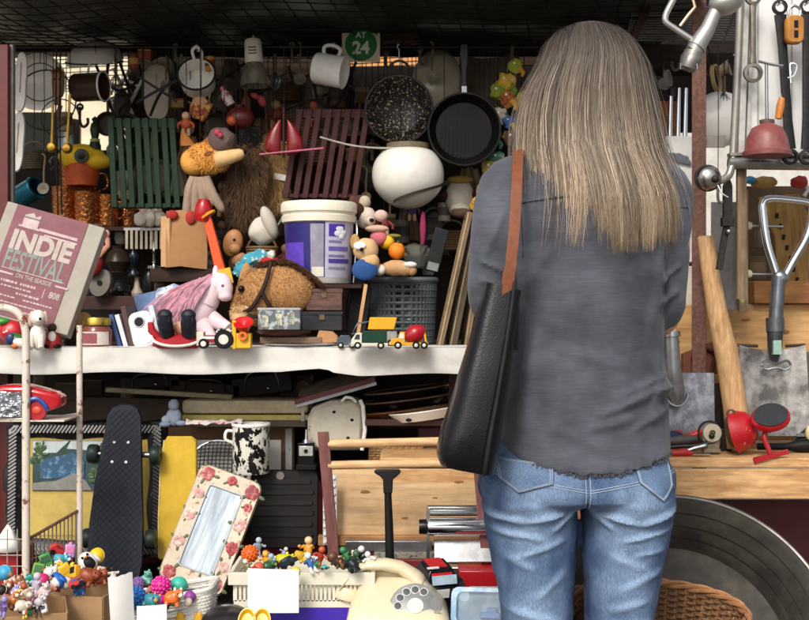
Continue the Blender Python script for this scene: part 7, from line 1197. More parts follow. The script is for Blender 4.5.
t.p('slot_mark', m, BLACK)
t = T('toy_helicopter', 'red and white scrap behind the rack rail at the far right', 'scrap', 800, 182, 3.0); t.p('red_piece', M().ball((0, 0, 0), (9, 5, 6), bumpy=.3), c('#b0282a', .5)); t.p('white_piece', M().tube([(4, 0, 4), (8, 0, -8), (4, 0, -14)], 2, 8), WHITE)
t = T('blue_lid', 'small blue lid poking out under the rack rail', 'lid', 750, 180, 2.95); t.p('lid', M().ball((0, 0, 0), (6, 4, 4)), c('#2f86b0', .4)); t.p('tan_pad', M().ball((16, 4, -2), (14, 5, 6), bumpy=.2), c('#a08248', .7))  # a small lid, not a cup
pb = slab('plank_screen', 'wide pale pine plank standing at the back of the work table', 'plank', 655, 870, 304, 440, 3.02, .022, wood('#d2a66c', '#ab7b45', 'x', sc=5), rot=(-2, 0, 0))
m = M()
for x, z, r in ((-90, 30, 3), (-58, -20, 2.4), (-16, 52, 2), (20, 40, 3), (66, 10, 2.5), (90, 56, 2)): m.ball((x, 0, z), (r * 2.6, .3, r * .8), n=14, bumpy=.35, seed=x)
mesh_obj('knot_stain', m, c('#8a5c32', .7), 3.02 / F, pb)
slab('cigar_box', 'small wooden box with finger joints on top of the plank', 'box', 754, 870, 281, 303.5, 3.0, .1, wood('#a5703a', '#7a4c22', 'x'))
# shovels and shaft
def pan(lst, W0): pass
t = T('shovel', 'old shovel with worn silver blade and chrome D handle leaning at the right', 'shovel', 774, 440, 2.86, rot=(-5, 0, 0)); SB = c('#5f5c5a', .42, .5, v=.25, sc=13, col2='#aba8a3', ramp=(.42, .58), dirt=.7, bump=.25, det=10)
t.p('blade', M().grid(lambda u, v: ((-36 + 72 * u) * (1 - .06 * v), -5 * math.sin(math.pi * u) * -1 + 2 * v - 4, 4 + 91 * v - (5 * math.sin(math.pi * u) if v > .9 else 0)), 18, 14, th=1.4), SB); t.p('tread', M().tube([(-34, 0, 95), (-14, -1, 94)], 1.6, 8).tube([(14, -1, 94), (34, 0, 95)], 1.6, 8), c('#3a302a', .5, .5)); t.p('socket', M().tube([(2, -3, 78), (2, -4, 92), (3, -4, 112), (3, -4, 118)], [3, 7, 8.2, 8], 16), c('#4a4d50', .4, .6)); t.p('socket_window', M().box(2, -10, 92, 8, 6, 14), c('#8fae9f', .2)); t.p('collar', M().tube([(3, -4, 108), (3, -4, 122)], 9, 18), c('#5d6165', .4, .6)); t.p('shaft', M().tube([(3, -4, 112), (8, -4, 164)], 7, 16), c('#6a7075', .3, .7)); t.p('rivet_plate', M().tube(smooth_pts([(-14, -8, 74), (-8, -9, 79), (2, -9, 76), (12, -9, 79), (16, -8, 74), (10, -8, 70), (2, -8, 72), (-8, -8, 70)], 4), 1.3, 6, True), STEEL)
t.p('handle', M().tube(smooth_pts([(8, -4, 158), (4, -4, 172), (-3, -4, 198), (-6, -4, 226), (-6, -4, 238), (0, -4, 243), (20, -4, 242), (40, -4, 239), (44, -4, 232), (38, -4, 206), (22, -4, 178), (12, -4, 160)], 5), 4, 12), CHROME); t.p('yoke', M().ball((9, -5, 162), (8, 6, 9)), STEEL)
t = T('shovel', 'spade with grey flat blade and galvanised socket close to the woman', 'shovel', 692, 435, 2.84, rot=(-4, 0, 0)); t.p('blade', M().grid(lambda u, v: ((-30 + 52 * u) * (1 + .03 * v) , 2 * v - 3 + 3 * math.sin(math.pi * u), 2 + 60 * v), 14, 10, th=1.4), c('#6d6e76', .5, .4, sc=30, col2='#9a9ca3', ramp=(.45, .6), dirt=.5, det=10)); t.p('socket', M().tube([(-16, -4, 30), (-18, -6, 44), (-20, -6, 70), (-21, -6, 100)], [4, 10, 8.5, 7.5], 16), c('#8d8f90', .35, .7, dirt=.3)); t.p('rivet_plate', M().tube([(-16 + 11 * math.cos(a), -7, 42 + 13 * math.sin(a)) for a in [math.pi + i * .2618 for i in range(13)]], 1.3, 6), STEEL); t.p('socket_rim', M().tube([(-20.6, -6, 98), (-21, -6, 103)], [9.4, 9], 16), STEEL); t.p('shaft', M().tube([(-20.6, -6, 100), (-26, -6, 200)], 6.4, 14), PINEZ)
t = T('wooden_shaft', 'thick pale wooden tool handle leaning on the plank', 'handle', 733, 448, 2.83, rot=(-4, 0, 0)); t.p('shaft', M().tube([(6, 0, 0), (3, 0, 40), (-4, 0, 90), (-14, 0, 140), (-22, 0, 196), (-24, 0, 212), (-24, 0, 213)], [12, 12, 11.5, 10, 8.6, 8.2, 6.5], 20), wood('#cfa777', '#a87c4e', 'z', sc=14))
t = T('leather_holster', 'brown leather holster hanging on the plank behind the wooden handle', 'holster', 706, 358, 2.95); LB = c('#6a3a22', .5, v=.25); t.p('pouch', M().prism([(-24, -18), (14, -16), (18, 4), (10, 18), (-4, 12), (-24, 4)], 0, 6, 1.5), LB); t.p('strap', M().tube(smooth_pts([(-10, -2, -14), (-14, -3, 0), (-6, -3, 10), (8, -3, 4), (4, -3, -14)]), 1.8, 8), c('#3d2016', .5)); t.p('brass_ball', M().ball((-38, -4, 12), 7), c('#b59a4a', .25, .9))
one('iron_bar', 'flat black iron bar leaning behind the wooden handle', 'bar', 719, 415, 2.92, M().box(0, 0, 0, 9, 3, 64, 0, -6), IRON, bev=.001)
# objects on the table front
def tab(Y): return shelf(Y, TAB)
t = T('alarm_bell', 'scratched red alarm bell with brass base lying on the table edge', 'bell', 738, tab(2.78) - 24, 2.78, rot=(0, 0, 0)); t.p('gong', M().lathe([(0, 20), (9, 18), (17, 11), (21, 0), (22.6, -3), (21, -3.4), (19, 0), (14, 9), (0, 16)], 36, ry=76, rz=-28), c('#b0121a', .3, v=.15, dirt=.1, sc=60, col2='#d99a90', ramp=(.66, .7))); t.p('backplate', M().lathe([(0, -10), (15, -9), (18, -3), (0, -3)], 30, ry=76, rz=-28), c('#5a4a34', .45, .5)); t.p('clapper_lug', M().ball((-8, -4, 17), (5, 4, 5)), c('#6b5a40', .4, .6))
t = T('brass_mechanism', 'tarnished brass clockwork piece standing beside the red bell', 'mechanism', 711, tab(2.79) - 2, 2.79); BZ = c('#8a7f6a', .4, .6, v=.3, sc=60); t.p('base', M().box(0, 0, 2, 17, 10, 4), BZ, bev=.001); t.p('frame', M().at((0, 0, 17)).prism([(-8, -14), (8, -14), (10, 0), (6, 10), (0, 13), (-6, 10), (-10, 0)], -3, 3, 1), BZ, bev=.001); t.p('gear', M().lathe([(3, -2), (9, -2), (9, 2), (3, 2)], at=(0, -4, 20), rx=90), c('#c9bfa6', .4, .4)); t.p('spring', M().tube(circ(-2, 20, 11, 24, -2), 1.2, 6, True), IRON); t.p('screw', M().ball((-1, -7, 17), 3), IRON)
t = T('red_stand', 'red metal stand with a black oval head and slim foot on the table edge', 'stand', 771, tab(2.74) - 2, 2.74); RDM = c('#a3121b', .3, v=.12, dirt=.15); t.p('head', M().lathe([(0, 0), (17, 0), (20, 2), (19.4, 6), (17, 8), (0, 8)], 36, at=(-1, 0, 35), rx=48, ry=-14, sy=.8), RDM); t.p('pad', M().lathe([(0, 8), (17, 8), (17, 9.4), (0, 9.6)], 36, at=(-1, 0, 35), rx=48, ry=-14, sy=.8), c('#2a2c30', .6)); t.p('neck', M().tube(smooth_pts([(-4, -2, 28), (-8, -4, 18), (-5, -6, 8), (-3, -7, 2)]), 2.6, 10), RDM); t.p('bracket', M().tube([(-12, -2, 30), (-2, -4, 24), (6, -3, 31)], 2, 8), RDM); t.p('foot', M().at((-3, -8, 0), 0, -14, 0).prism([(-18, -3), (18, -2), (18, 2), (-18, 2)], -3, 3, .8), RDM)
for px, py, w_, col, lab in ((686, 437, 26, '#c22a22', 'red handled pruning shears lying on the table edge'), (668, 436, 16, '#b01c20', 'red knob tool half hidden by the woman\'s hip')):
    t = T('hand_tool', lab, 'tool', px, tab(2.84), 2.84); t.p('grip', M().tube(smooth_pts([(-w_ * .3, 0, 6), (w_ * .1, -2, 14), (w_ * .5, -3, 19), (w_ * .8, -3, 18)]), [4.5] * 6 + [4] * 6 + [3] * 6 + [2], 10), c(col, .35, v=.1)); t.p('blade', M().tube([(-w_ * .3, 0, 6), (-w_ * .9, -3, 4)], [3.4, 1.6], 8), STEEL); t.p('pivot', M().ball((-w_ * .2, -4, 7), 2.4), STEEL)
t = T('pliers', 'long steel pliers lying along the table edge by the woman', 'pliers', 690, tab(2.78), 2.78); t.p('jaw', M().tube(smooth_pts([(-32, 0, 3), (-10, -2, 3), (4, -3, 7), (16, -3, 10)]), [2] * 18 + [3], 8), STEEL); t.p('lever', M().tube(smooth_pts([(-34, 4, 6), (-10, 4, 8), (8, 2, 9), (18, 0, 12)]), 2.2, 8), IRON); t.p('grey_pad', M().ball((-8, 6, 14), (20, 5, 5), ry=-6), c('#4a4440', .6)); t.p('navy_cloth', M().ball((-14, 10, 17), (10, 5, 6)), c('#1c2540', .8))
t = T('drill_chuck', 'black hand drill lying at the right edge of the table', 'drill', 796, tab(2.82), 2.82); t.p('body', M().tube([(-38, 2, 6), (-10, 0, 6), (4, 0, 7), (24, 0, 8), (40, 0, 8)], [3.4, 3.6, 7, 7.4, 6], 14), BLACK); t.p('comb', M().box(8, -2, 18, 16, 2, 3), STEEL); t.p('yellow_knob', M().ball((12, -4, 20), (4, 4, 7)), c('#cfc08a', .4)); t.p('rod', M().tube([(-2, 4, 12), (14, 6, 24)], 1.4, 7), IRON)
slab('stone_tile', 'rough grey stone tile leaning at the far right of the table', 'tile', 802, 840, 352, 440, 2.9, .02, c('#5d564c', .9, sc=60, v=.3, bump=.4))
# zinc tub and wicker basket
slab('maroon_panel', 'dark maroon panel below the table at the lower right', 'panel', 640, 860, 500, 640, 3.0, .02, c('#571a20', .6, v=.15, sc=8))  # a flat panel rather than cloth
t = T('zinc_tub', 'large round zinc tub tipped up toward us under the table', 'tub', 690, 632, 2.46, rot=(55, 0, 0)); ZN = c('#2c2925', .7, .2, v=.22, sc=12, bump=.18, dirt=.6, col2='#4d483c', ramp=(.4, .68), det=10)
prof = [(0, -62), (112, -62), (116, -60), (120, -46), (122, -44), (121, -42), (126, -30), (128, -28), (127, -26), (134, -14), (136, -12), (135, -10), (143, 0), (146, 2), (149, 0), (148, -3), (141, -5), (120, -60), (112, -66), (0, -66)]
t.p('bowl', M().lathe(prof, 90), ZN); t.p('rim', M().tube([(148 * math.cos(i * .0698), 148 * math.sin(i * .0698), 1) for i in range(90)], 2.6, 8, True), c('#6a6762', .4, .8)); t.p('bottom_ring', M().lathe([(72, -61.6), (74, -60.6), (76, -61.6)], 60), c('#8f8b7c', .5, .5))
t.p('handle', M().tube(smooth_pts([(152, -30, -8), (160, -26, -2), (160, 26, -2), (152, 30, -8)]), 2, 8), IRON)
one('prop_crate', 'rough wooden crate propping the zinc tub below the table', 'crate', 690, 900, 2.56, M().box(0, 60, 60, 200, 120, 170), wood('#6a4a30', '#43301f', 'x'), bev=.002)
t = T('wicker_basket', 'brown woven wicker basket in front of the zinc tub', 'basket', 648, 690, 2.3, rot=(16, 0, -8)); m = M(); WB = c('#74502f', .75, v=.35, sc=60, dirt=.35); WB2 = c('#9a6c44', .7, v=.3, sc=60, dirt=.25)
def wk(a, z): k_ = .78 + .22 * (z / 84) ** .8; return Vector((92 * k_ * math.cos(a), 60 * k_ * math.sin(a), z + 10 * math.cos(a) * 0))
for i in range(26):
    z = 3 + i * 3.2; P = []
    for j in range(112):
        a = 2 * math.pi * j / 112; p = wk(a, z); d = Vector((p.x, p.y, 0)).normalized(); P.append(p + d * (1.7 if (j // 2 + i) % 2 else -1.7))
    m.tube(P, 1.75, 5, True)
t.p('weave', m, WB); m = M()
for j in range(56): a = 2 * math.pi * j / 56; m.tube([wk(a, z) for z in (0, 28, 56, 86)], 1.5, 5)
t.p('stakes', m, WB2); m = M()
for k_ in range(3): m.tube([wk(2 * math.pi * j / 120, 87) + Vector((3 * math.cos(j * .42 + k_ * 2.1) * math.cos(2 * math.pi * j / 120), 3 * math.cos(j * .42 + k_ * 2.1) * math.sin(2 * math.pi * j / 120), 2.6 * math.sin(j * .42 + k_ * 2.1))) for j in range(120)], 2.3, 6, True)
t.p('rim', m, WB2); t.p('bottom', M().lathe([(0, 0), (70, 0), (70, 2), (0, 2)], 40, sy=.65), WB)
one('basket_stool', 'low wooden stool carrying the wicker basket', 'stool', 650, 730, 2.3, M().box(0, 0, -8, 150, 100, 8).box(-60, 0, -80, 10, 80, 140).box(60, 0, -80, 10, 80, 140), DKWOOD, bev=.002)
one('dark_bottle', 'dark wooden slat lying inside the wicker basket', 'slat', 585, 610, 2.28, M().box(0, 0, 0, 10, 6, 60, 0, 30), DKWOOD, bev=.001)

t = T('clamp', 'little red screw clamp lying before the flat spade blade', 'clamp', 702, tab(2.80), 2.80); t.p('jaw', M().tube(smooth_pts([(-8, 0, 3), (-9, 0, 14), (0, -1, 17), (8, 0, 13)]), 2.2, 8), c('#a3161b', .35, v=.15)); t.p('screw', M().cyl((8, 0, 13), (8, 0, 2), 1.4), STEEL); t.p('wing', M().ball((8, 0, 1.6), (4, 1.4, 1.6)), STEEL)
t = T('putty_scraper', 'small scraper with a red grip lying along the table by the clock piece', 'scraper', 684, tab(2.75), 2.75); t.p('grip', M().tube([(-12, 0, 3), (0, 0, 4), (8, 0, 3)], [3.4, 3.8, 2.4], 12), c('#b01a1e', .35, v=.15)); t.p('plate', M().box(17, 0, 2.4, 18, 8, .8), STEEL)
t = T('iron_wedge', 'dark iron wedge standing by the foot of the wooden handle', 'wedge', 726, tab(2.86), 2.86); t.p('wedge', M().loft([[(x, y, z) for x, y in ((-5, -4 * k_), (5, -4 * k_), (5, 4 * k_), (-5, 4 * k_))] for z, k_ in ((0, 1), (22, .4))]), IRON, bev=.001); t.p('collar', M().box(0, 0, 3, 12, 10, 3), IRON)
t = T('oil_can', 'small dark oil can at the right end of the tools', 'can', 803, tab(2.88), 2.88); t.p('can', M().lathe([(0, 0), (9, 0), (9, 12), (3, 18), (0, 18)], 24), c('#3a3f3a', .4, .4, v=.3)); t.p('spout', M().tube([(0, 0, 17), (-3, 0, 28), (-9, -2, 36)], [2, 1.4, .8], 8), STEEL)
# ------------------------------------------------------------------ the dim jumble further back
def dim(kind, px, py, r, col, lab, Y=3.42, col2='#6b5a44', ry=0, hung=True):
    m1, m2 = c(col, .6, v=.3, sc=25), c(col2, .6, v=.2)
    nm = {'pan': 'old_pan', 'basket': 'old_basket', 'bottle': 'old_bottle', 'brush': 'hand_brush', 'rag': 'old_rag', 'coil': 'rope_coil', 'tin': 'old_tin', 'ladle': 'old_ladle', 'hook': 'iron_hook', 'doll': 'old_doll', 'lantern': 'old_lantern', 'hat': 'old_hat', 'whisk': 'wire_whisk', 'box': 'small_box'}[kind]
    t = T(nm, lab, nm.split('_')[1], px, py, Y, rot=(0, ry, 0))
    if kind == 'pan':
        t.p('pan', M().lathe([(0, 4), (r * .8, 4), (r, -2), (r * 1.04, -2), (r * .84, 5.6), (0, 5.6)], rx=-90), m1); t.p('long_grip', M().box(0, 0, r * 1.7, 3, 1.6, r * 1.5), m2, bev=.001)
    elif kind == 'basket':
        m = M()
        for i in range(8): m.tube([(r * (.75 + .03 * i) * math.cos(a), r * .7 * (.75 + .03 * i) * math.sin(a), -r * .6 + i * r * .16) for a in [k * .2618 for k in range(24)]], r * .09, 5, True)
        t.p('weave', m.lathe([(0, -r * .6), (r * .72, -r * .6), (r * .9, r * .5)], 24, sy=.7), m1); t.p('carrying_hoop', M().tube(arc(0, r * .4, r * .9, 0, 180, 14), r * .08, 6), m2)
    elif kind == 'bottle':
        t.p('body', M().lathe([(0, -r), (r * .42, -r), (r * .46, 0), (r * .2, r * .45), (r * .16, r * .9), (0, r * .9)], 20), m1); t.p('stopper', M().lathe([(0, r * .88), (r * .19, r * .88), (r * .19, r * 1.05), (0, r * 1.05)], 14), m2)
    elif kind == 'brush':
        t.p('grip', M().tube([(0, 0, r * .2), (0, 0, r), (0, 0, r * 1.3)], [r * .12, r * .1, r * .12], 8), m2); t.p('block', M().box(0, 0, 0, r * 1.1, r * .4, r * .4), m2, bev=.001); m = M(); rn = random.Random(px)
        for i in range(90): x, y = rn.uniform(-.5, .5) * r, rn.uniform(-.18, .18) * r; m.tube([(x, y, -r * .2), (x * 1.2, y, -r * .9 + rn.uniform(-2, 2))], .4, 3)
        t.p('bristles', m, m1)
    elif kind == 'rag': t.p('cloth', M().grid(lambda u, v: ((u - .5) * 2 * r * (.4 + .6 * v), 3 * math.sin(u * 14) * (.4 + v) + 3 * noise.noise((u * 4, v * 3, px)), r - 2 * r * v + 4 * noise.noise((u * 3, v, py))), 22, 14, th=.8), m1)
    elif kind == 'coil':
        for k in range(4): t.p('loop', M().tube([(r * (1 - .08 * k) * math.cos(a) + k, 1.5 * k - 3 + math.sin(a * 3 + k), r * (1.15 - .07 * k) * math.sin(a)) for a in [i * .21 for i in range(30)]], 1.5, 6, True), m1)
    elif kind == 'tin':
        t.p('body', M().lathe([(0, -r), (r * .7, -r), (r * .7, r), (r * .62, r * 1.05), (0, r * 1.05)], 26), m1); t.p('band', M().lathe([(r * .72, -r * .4), (r * .73, -r * .4), (r * .73, r * .5), (r * .72, r * .5)], 26), m2)
    elif kind == 'ladle':
        t.p('stem', M().tube(smooth_pts([(0, 0, -r * .6), (0, 0, r * .3), (1, 0, r * 1.2), (-2, 0, r * 1.4)]), 1.1, 6), m2); t.p('bowl', M().lathe([(0, 4), (r * .25, 3), (r * .36, -1), (r * .33, -1), (0, 3)], at=(0, -2, -r * .8), rx=-100), m1)
    elif kind == 'hook': t.p('hook', M().tube(smooth_pts([(0, 0, r), (0, 0, -r * .3), (r * .3, 0, -r * .8), (r * .7, 0, -r * .5), (r * .7, 0, 0)]), 1.5, 7), m1); t.p('eye', M().tube(circ(0, r, r * .25, 14), 1.2, 6, True), m1)
    elif kind == 'doll':
        t.p('torso', M().ball((0, 0, -r * .2), (r * .5, r * .4, r * .6), bumpy=.2, seed=px), m1); t.p('head', M().ball((0, -1, r * .6), r * .4), m2)
        for s_ in (-1, 1): t.p('arm', M().tube([(s_ * r * .4, 0, 0), (s_ * r * .8, -2, -r * .3), (s_ * r * .8, -3, -r * .7)], [r * .18, r * .15, r * .12], 8), m1); t.p('leg', M().tube([(s_ * r * .25, 0, -r * .7), (s_ * r * .3, -1, -r * 1.4)], [r * .2, r * .15], 8), m2)
    elif kind == 'lantern':
        t.p('cage', M().lathe([(r * .4, -r * .6), (r * .6, -r * .2), (r * .6, r * .2), (r * .35, r * .6)], 20), m1); t.p('base', M().lathe([(0, -r), (r * .55, -r), (r * .5, -r * .6), (0, -r * .55)], 20), m2); t.p('top', M().lathe([(r * .4, r * .55), (r * .5, r * .6), (r * .15, r), (0, r)], 20), m2); t.p('carrying_hoop', M().tube(arc(0, r * .6, r * .7, 0, 180, 12), 1, 6), m2)
    elif kind == 'hat': t.p('crown', M().ball((0, 0, 0), (r * .6, r * .5, r * .55), bumpy=.2, seed=px), m1); t.p('brim', M().lathe([(r * .5, 0), (r * 1.1, -2), (r * 1.1, -1), (r * .5, 1.5)], 26, at=(0, 0, -r * .25), rx=14), m1)
    elif kind == 'whisk':
        t.p('grip', M().cyl((0, 0, 0), (0, 0, r), r * .1), m2); m = M()
        for k in range(5): a = k * .63; m.tube(smooth_pts([(0, 0, 0), (r * .35 * math.cos(a), r * .35 * math.sin(a), -r * .5), (0, 0, -r), (-r * .35 * math.cos(a), -r * .35 * math.sin(a), -r * .5), (0, 0, 0)], 5), .5, 5)
        t.p('wires', m, STEEL)
    else: t.p('body', M().box(0, 0, 0, r * 1.6, r * .8, r), m1, bev=.002); t.p('top_flap', M().box(0, 0, r * .56, r * 1.64, r * .84, r * .14), m2, bev=.001)
    if hung: thread(t, 0, r)
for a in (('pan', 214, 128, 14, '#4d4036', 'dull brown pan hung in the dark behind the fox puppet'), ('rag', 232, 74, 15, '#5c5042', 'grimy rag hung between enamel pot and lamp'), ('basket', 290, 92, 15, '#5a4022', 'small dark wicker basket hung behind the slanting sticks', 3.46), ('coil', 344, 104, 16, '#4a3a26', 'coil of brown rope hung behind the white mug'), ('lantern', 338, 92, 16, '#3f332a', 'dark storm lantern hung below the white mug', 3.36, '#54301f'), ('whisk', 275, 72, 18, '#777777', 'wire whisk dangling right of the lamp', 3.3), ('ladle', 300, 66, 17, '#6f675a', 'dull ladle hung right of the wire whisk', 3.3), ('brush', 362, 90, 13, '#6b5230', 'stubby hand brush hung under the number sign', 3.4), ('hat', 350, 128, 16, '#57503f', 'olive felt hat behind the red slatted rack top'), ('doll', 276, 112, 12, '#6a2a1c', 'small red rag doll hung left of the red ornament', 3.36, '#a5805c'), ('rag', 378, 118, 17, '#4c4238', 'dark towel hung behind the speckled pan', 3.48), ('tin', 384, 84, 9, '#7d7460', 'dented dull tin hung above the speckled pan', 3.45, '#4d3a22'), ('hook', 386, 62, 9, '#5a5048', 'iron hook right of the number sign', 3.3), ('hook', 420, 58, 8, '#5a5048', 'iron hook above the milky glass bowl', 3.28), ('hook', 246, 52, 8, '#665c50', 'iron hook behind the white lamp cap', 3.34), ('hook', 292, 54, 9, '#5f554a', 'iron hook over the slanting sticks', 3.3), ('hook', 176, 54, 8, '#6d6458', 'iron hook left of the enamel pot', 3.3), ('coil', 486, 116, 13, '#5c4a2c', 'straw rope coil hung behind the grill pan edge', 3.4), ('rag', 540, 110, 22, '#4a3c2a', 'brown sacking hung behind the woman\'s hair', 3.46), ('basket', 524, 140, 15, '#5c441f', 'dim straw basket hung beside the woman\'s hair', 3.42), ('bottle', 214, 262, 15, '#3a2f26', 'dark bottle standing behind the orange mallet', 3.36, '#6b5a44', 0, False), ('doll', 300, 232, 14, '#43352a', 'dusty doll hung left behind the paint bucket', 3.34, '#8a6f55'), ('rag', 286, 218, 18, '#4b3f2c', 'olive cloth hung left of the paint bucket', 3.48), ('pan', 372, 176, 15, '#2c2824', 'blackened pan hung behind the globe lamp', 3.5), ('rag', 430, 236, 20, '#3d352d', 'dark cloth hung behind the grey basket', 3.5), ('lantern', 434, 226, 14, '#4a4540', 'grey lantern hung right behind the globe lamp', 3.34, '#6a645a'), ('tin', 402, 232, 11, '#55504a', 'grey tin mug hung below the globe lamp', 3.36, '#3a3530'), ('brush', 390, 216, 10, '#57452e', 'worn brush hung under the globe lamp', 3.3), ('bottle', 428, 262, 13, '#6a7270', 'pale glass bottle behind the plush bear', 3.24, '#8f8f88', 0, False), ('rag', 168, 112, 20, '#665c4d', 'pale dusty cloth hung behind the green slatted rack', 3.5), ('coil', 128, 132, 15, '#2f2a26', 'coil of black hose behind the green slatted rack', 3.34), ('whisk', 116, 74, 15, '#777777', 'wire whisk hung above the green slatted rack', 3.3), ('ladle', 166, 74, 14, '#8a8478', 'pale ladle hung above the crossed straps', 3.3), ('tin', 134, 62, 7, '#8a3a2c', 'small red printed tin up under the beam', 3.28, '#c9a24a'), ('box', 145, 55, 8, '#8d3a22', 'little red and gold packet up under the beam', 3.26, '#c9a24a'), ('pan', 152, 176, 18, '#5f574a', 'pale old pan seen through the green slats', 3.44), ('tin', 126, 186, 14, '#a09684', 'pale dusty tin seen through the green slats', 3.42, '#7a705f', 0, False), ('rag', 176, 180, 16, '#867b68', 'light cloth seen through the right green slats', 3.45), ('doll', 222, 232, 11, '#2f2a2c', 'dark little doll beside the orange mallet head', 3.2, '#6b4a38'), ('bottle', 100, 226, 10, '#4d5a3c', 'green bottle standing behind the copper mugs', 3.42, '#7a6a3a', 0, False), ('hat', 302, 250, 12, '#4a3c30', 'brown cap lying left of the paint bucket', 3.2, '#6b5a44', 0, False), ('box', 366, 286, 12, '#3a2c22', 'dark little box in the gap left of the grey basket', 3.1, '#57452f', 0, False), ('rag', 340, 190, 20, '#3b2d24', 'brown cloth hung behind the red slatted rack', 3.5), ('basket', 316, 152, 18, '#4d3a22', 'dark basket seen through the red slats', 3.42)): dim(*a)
for a in (('box', 92, 388, 14, '#57402c', 'brown box in the dark under the left shelf', 3.2), ('tin', 128, 396, 10, '#5f5a50', 'grey tin in the dark under the left shelf', 3.12), ('bottle', 222, 392, 14, '#3d4a3c', 'green bottle lying in the dark under the shelf', 3.12, '#6b5a44', 80), ('coil', 300, 392, 14, '#3a2e24', 'dark rope coil above the beige case', 3.1), ('box', 296, 388, 20, '#7a6b58', 'pale board box above the beige case', 3.16, '#8d7e68'), ('tin', 40, 384, 9, '#6b655a', 'dull tin behind the toy car on the trolley', 3.0), ('box', 70, 392, 16, '#4a3a2c', 'dark brown carton behind the trolley post', 3.1), ('basket', 440, 445, 12, '#6b4a26', 'little wicker basket behind the dowels by the bag', 3.0), ('tin', 352, 470, 9, '#5a5f62', 'grey tin behind the lower dowel', 2.9), ('box', 20, 450, 18, '#3a332c', 'dark box behind the trolley posts', 3.1), ('bottle', 12, 470, 20, '#2c2a28', 'black bottle at the far left behind the trolley', 2.9)): dim(*a, **({'hung': False} if len(a) < 9 else {}))
for a in (('ladle', 664, 70, 18, '#8a8a84', 'grey ladle hung in the dark right of the hair', 3.3), ('whisk', 724, 92, 16, '#777777', 'wire whisk hung behind the tool rack edge', 3.3), ('tin', 728, 106, 9, '#6b6a4a', 'olive tin on its hook behind the tool rack edge', 3.36), ('rag', 720, 60, 14, '#5a4c3c', 'brown cloth scrap behind the fuel nozzle', 3.4), ('hook', 672, 62, 10, '#7a756c', 'iron hook right of the woman\'s head', 3.3), ('bottle', 762, 232, 16, '#4a3f34', 'brown bottle behind the wooden stake', 3.3, '#6b5a44', 0, False), ('box', 784, 214, 12, '#33302c', 'dark box in the shade under the tool rack', 3.3, '#4a4238', 0, False), ('hook', 718, 196, 9, '#6a645a', 'iron hook hung under the chrome bell', 2.8), ('tin', 758, 268, 11, '#5a4a34', 'rusty tin on the wooden box behind the D handle', 3.08, '#7a6244', 0, False)): dim(*a)

for a in (('rag', 254, 150, 22, '#6b4c2c', 'shaggy brown cloth bunched behind the fox snout', 3.4), ('doll', 268, 148, 15, '#7a5a36', 'tan stuffed doll hung above the sandy fur tail', 3.3, '#94703f'), ('basket', 300, 130, 20, '#6f5028', 'wide tan basket hung behind the red ornament', 3.44), ('doll', 224, 196, 15, '#5c3d24', 'brown stuffed doll hung under the fox snout', 3.22, '#7a5530'), ('hat', 250, 212, 16, '#54402c', 'floppy brown hat hung over the wooden monkey toy', 3.3), ('basket', 262, 256, 16, '#7a5a30', 'tan basket standing behind the knitted hat', 3.2, '#5a4020', 0, False), ('doll', 286, 256, 12, '#8a3a2a', 'small red stuffed doll left of the bucket label', 3.1, '#c49a72', 0, False), ('rag', 408, 224, 16, '#5a4632', 'tan rag bunched under the globe lamp', 3.46), ('hat', 414, 250, 14, '#6b5a3c', 'straw hat lying behind the orange ball', 3.2, '#4a3d2a', 0, False), ('doll', 384, 222, 11, '#7a2622', 'red stuffed doll behind the plush dog head', 3.16, '#caa888'), ('coil', 448, 108, 14, '#57452e', 'brown cord coil hung between the two pans', 3.44), ('ladle', 432, 64, 16, '#8d8474', 'pewter ladle hung before the milky glass bowl', 3.26), ('whisk', 512, 62, 16, '#777777', 'wire whisk hung among the cloth toys', 3.2), ('tin', 66, 122, 9, '#8d8574', 'dull tin mug hung in the bright gap by the long spoons', 3.36, '#5a4a34'), ('pan', 108, 124, 12, '#4a4036', 'little black pan hung in the bright gap', 3.36), ('hook', 80, 118, 11, '#3a342c', 'dark iron hook hung in the bright gap', 3.34), ('bottle', 112, 148, 12, '#7d8a76', 'pale green bottle standing in the bright gap', 3.44, '#4a4a3a', 0, False), ('lantern', 122, 104, 15, '#4a453c', 'old black lantern hung in the bright gap', 3.38, '#5a5346'), ('basket', 34, 160, 14, '#4a3d2a', 'dark little basket hung before the grey green board', 3.3), ('ladle', 44, 176, 16, '#7a7464', 'grey ladle hung before the grey green board', 3.2), ('rag', 190, 150, 14, '#8a6a44', 'tan cloth hung behind the fox ear', 3.36), ('brush', 236, 150, 12, '#8d6c3e', 'tan brush hung behind the fox snout', 3.3), ('tin', 306, 268, 11, '#8a6a3a', 'old brass tin tucked beside the bucket foot', 3.2, '#5a4422', 0, False), ('basket', 452, 240, 15, '#6a5230', 'brown basket hung behind the picture frames', 3.36), ('rag', 470, 186, 18, '#6a5638', 'tan cloth hung behind the cow plush', 3.46)): dim(*a)

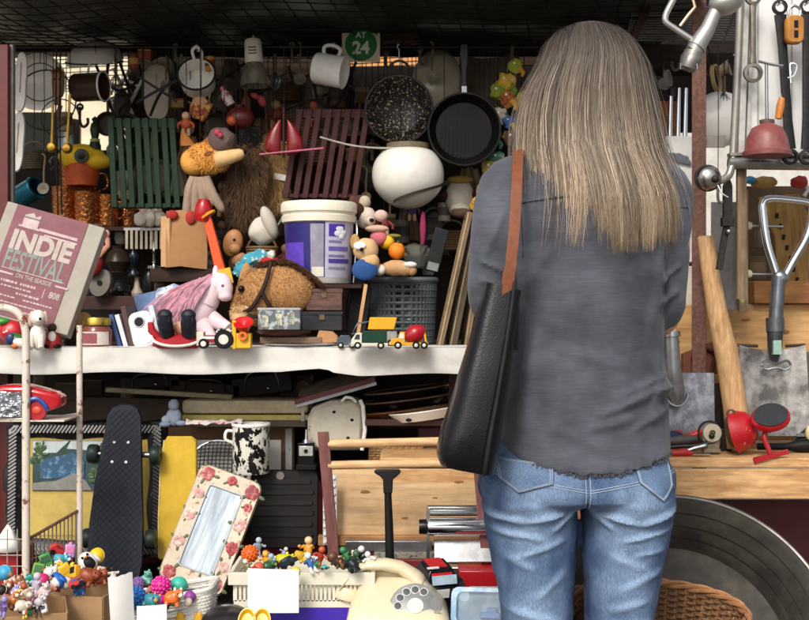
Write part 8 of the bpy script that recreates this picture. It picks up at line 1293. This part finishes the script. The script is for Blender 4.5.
for a in (('doll', 186, 122, 10, '#b5522a', 'small orange stuffed doll hung left of the patterned pouch', 3.2, '#d9b08a'), ('tin', 210, 64, 7, '#b58a3a', 'little brass tin hung right of the enamel pot rim', 3.22, '#7a2a22'), ('bottle', 246, 100, 11, '#6a3a22', 'amber bottle hung under the lamp glass', 3.3, '#a58a5a'), ('whisk', 208, 132, 12, '#777777', 'wire whisk hung between pouch and mauve hat', 3.26), ('box', 178, 104, 8, '#8a6a3a', 'tan packet hung left of the enamel pot', 3.3, '#b0392a'), ('ladle', 190, 120, 13, '#a89a7c', 'pale ladle hung left of the fox ear', 3.24), ('rag', 262, 132, 14, '#7a6246', 'tan scarf hung between red lantern and red ornament', 3.4), ('doll', 314, 112, 11, '#8d7450', 'beige stuffed doll hung before the pale grey cloth', 3.36, '#a5503a'), ('tin', 318, 92, 8, '#4a5a4a', 'green enamel tin hung left of the white mug', 3.36, '#8a8a74'), ('brush', 352, 150, 11, '#a5824a', 'yellow bristled brush hung right of the red slatted rack', 3.3), ('coil', 372, 158, 12, '#6f5a3a', 'twine coil hung left of the globe lamp', 3.3), ('ladle', 366, 186, 14, '#9a8d74', 'pale ladle hung beside the globe lamp', 3.24), ('tin', 444, 212, 9, '#8a8274', 'dull cup hung between globe lamp and cow plush', 3.22, '#4a4238'), ('doll', 412, 208, 9, '#6a4a8a', 'small purple stuffed doll hung under the globe lamp', 3.2, '#c9a584'), ('hat', 436, 178, 14, '#7a6a4c', 'straw hat hung behind the globe lamp edge', 3.4), ('bottle', 86, 282, 12, '#4a5a62', 'blue grey bottle standing behind the cardboard reel', 3.3, '#9a8d74', 0, False), ('doll', 78, 250, 11, '#a5502a', 'rust coloured doll beside the plush clown', 3.2, '#d0a888', 0, False), ('tin', 160, 290, 8, '#7d6a4a', 'small brass tin beside the paper bag foot', 3.1, '#4a3a26', 0, False), ('basket', 60, 240, 14, '#6a5030', 'brown basket behind the poster box corner', 3.3, '#4d3a24', 0, False)): dim(*a)
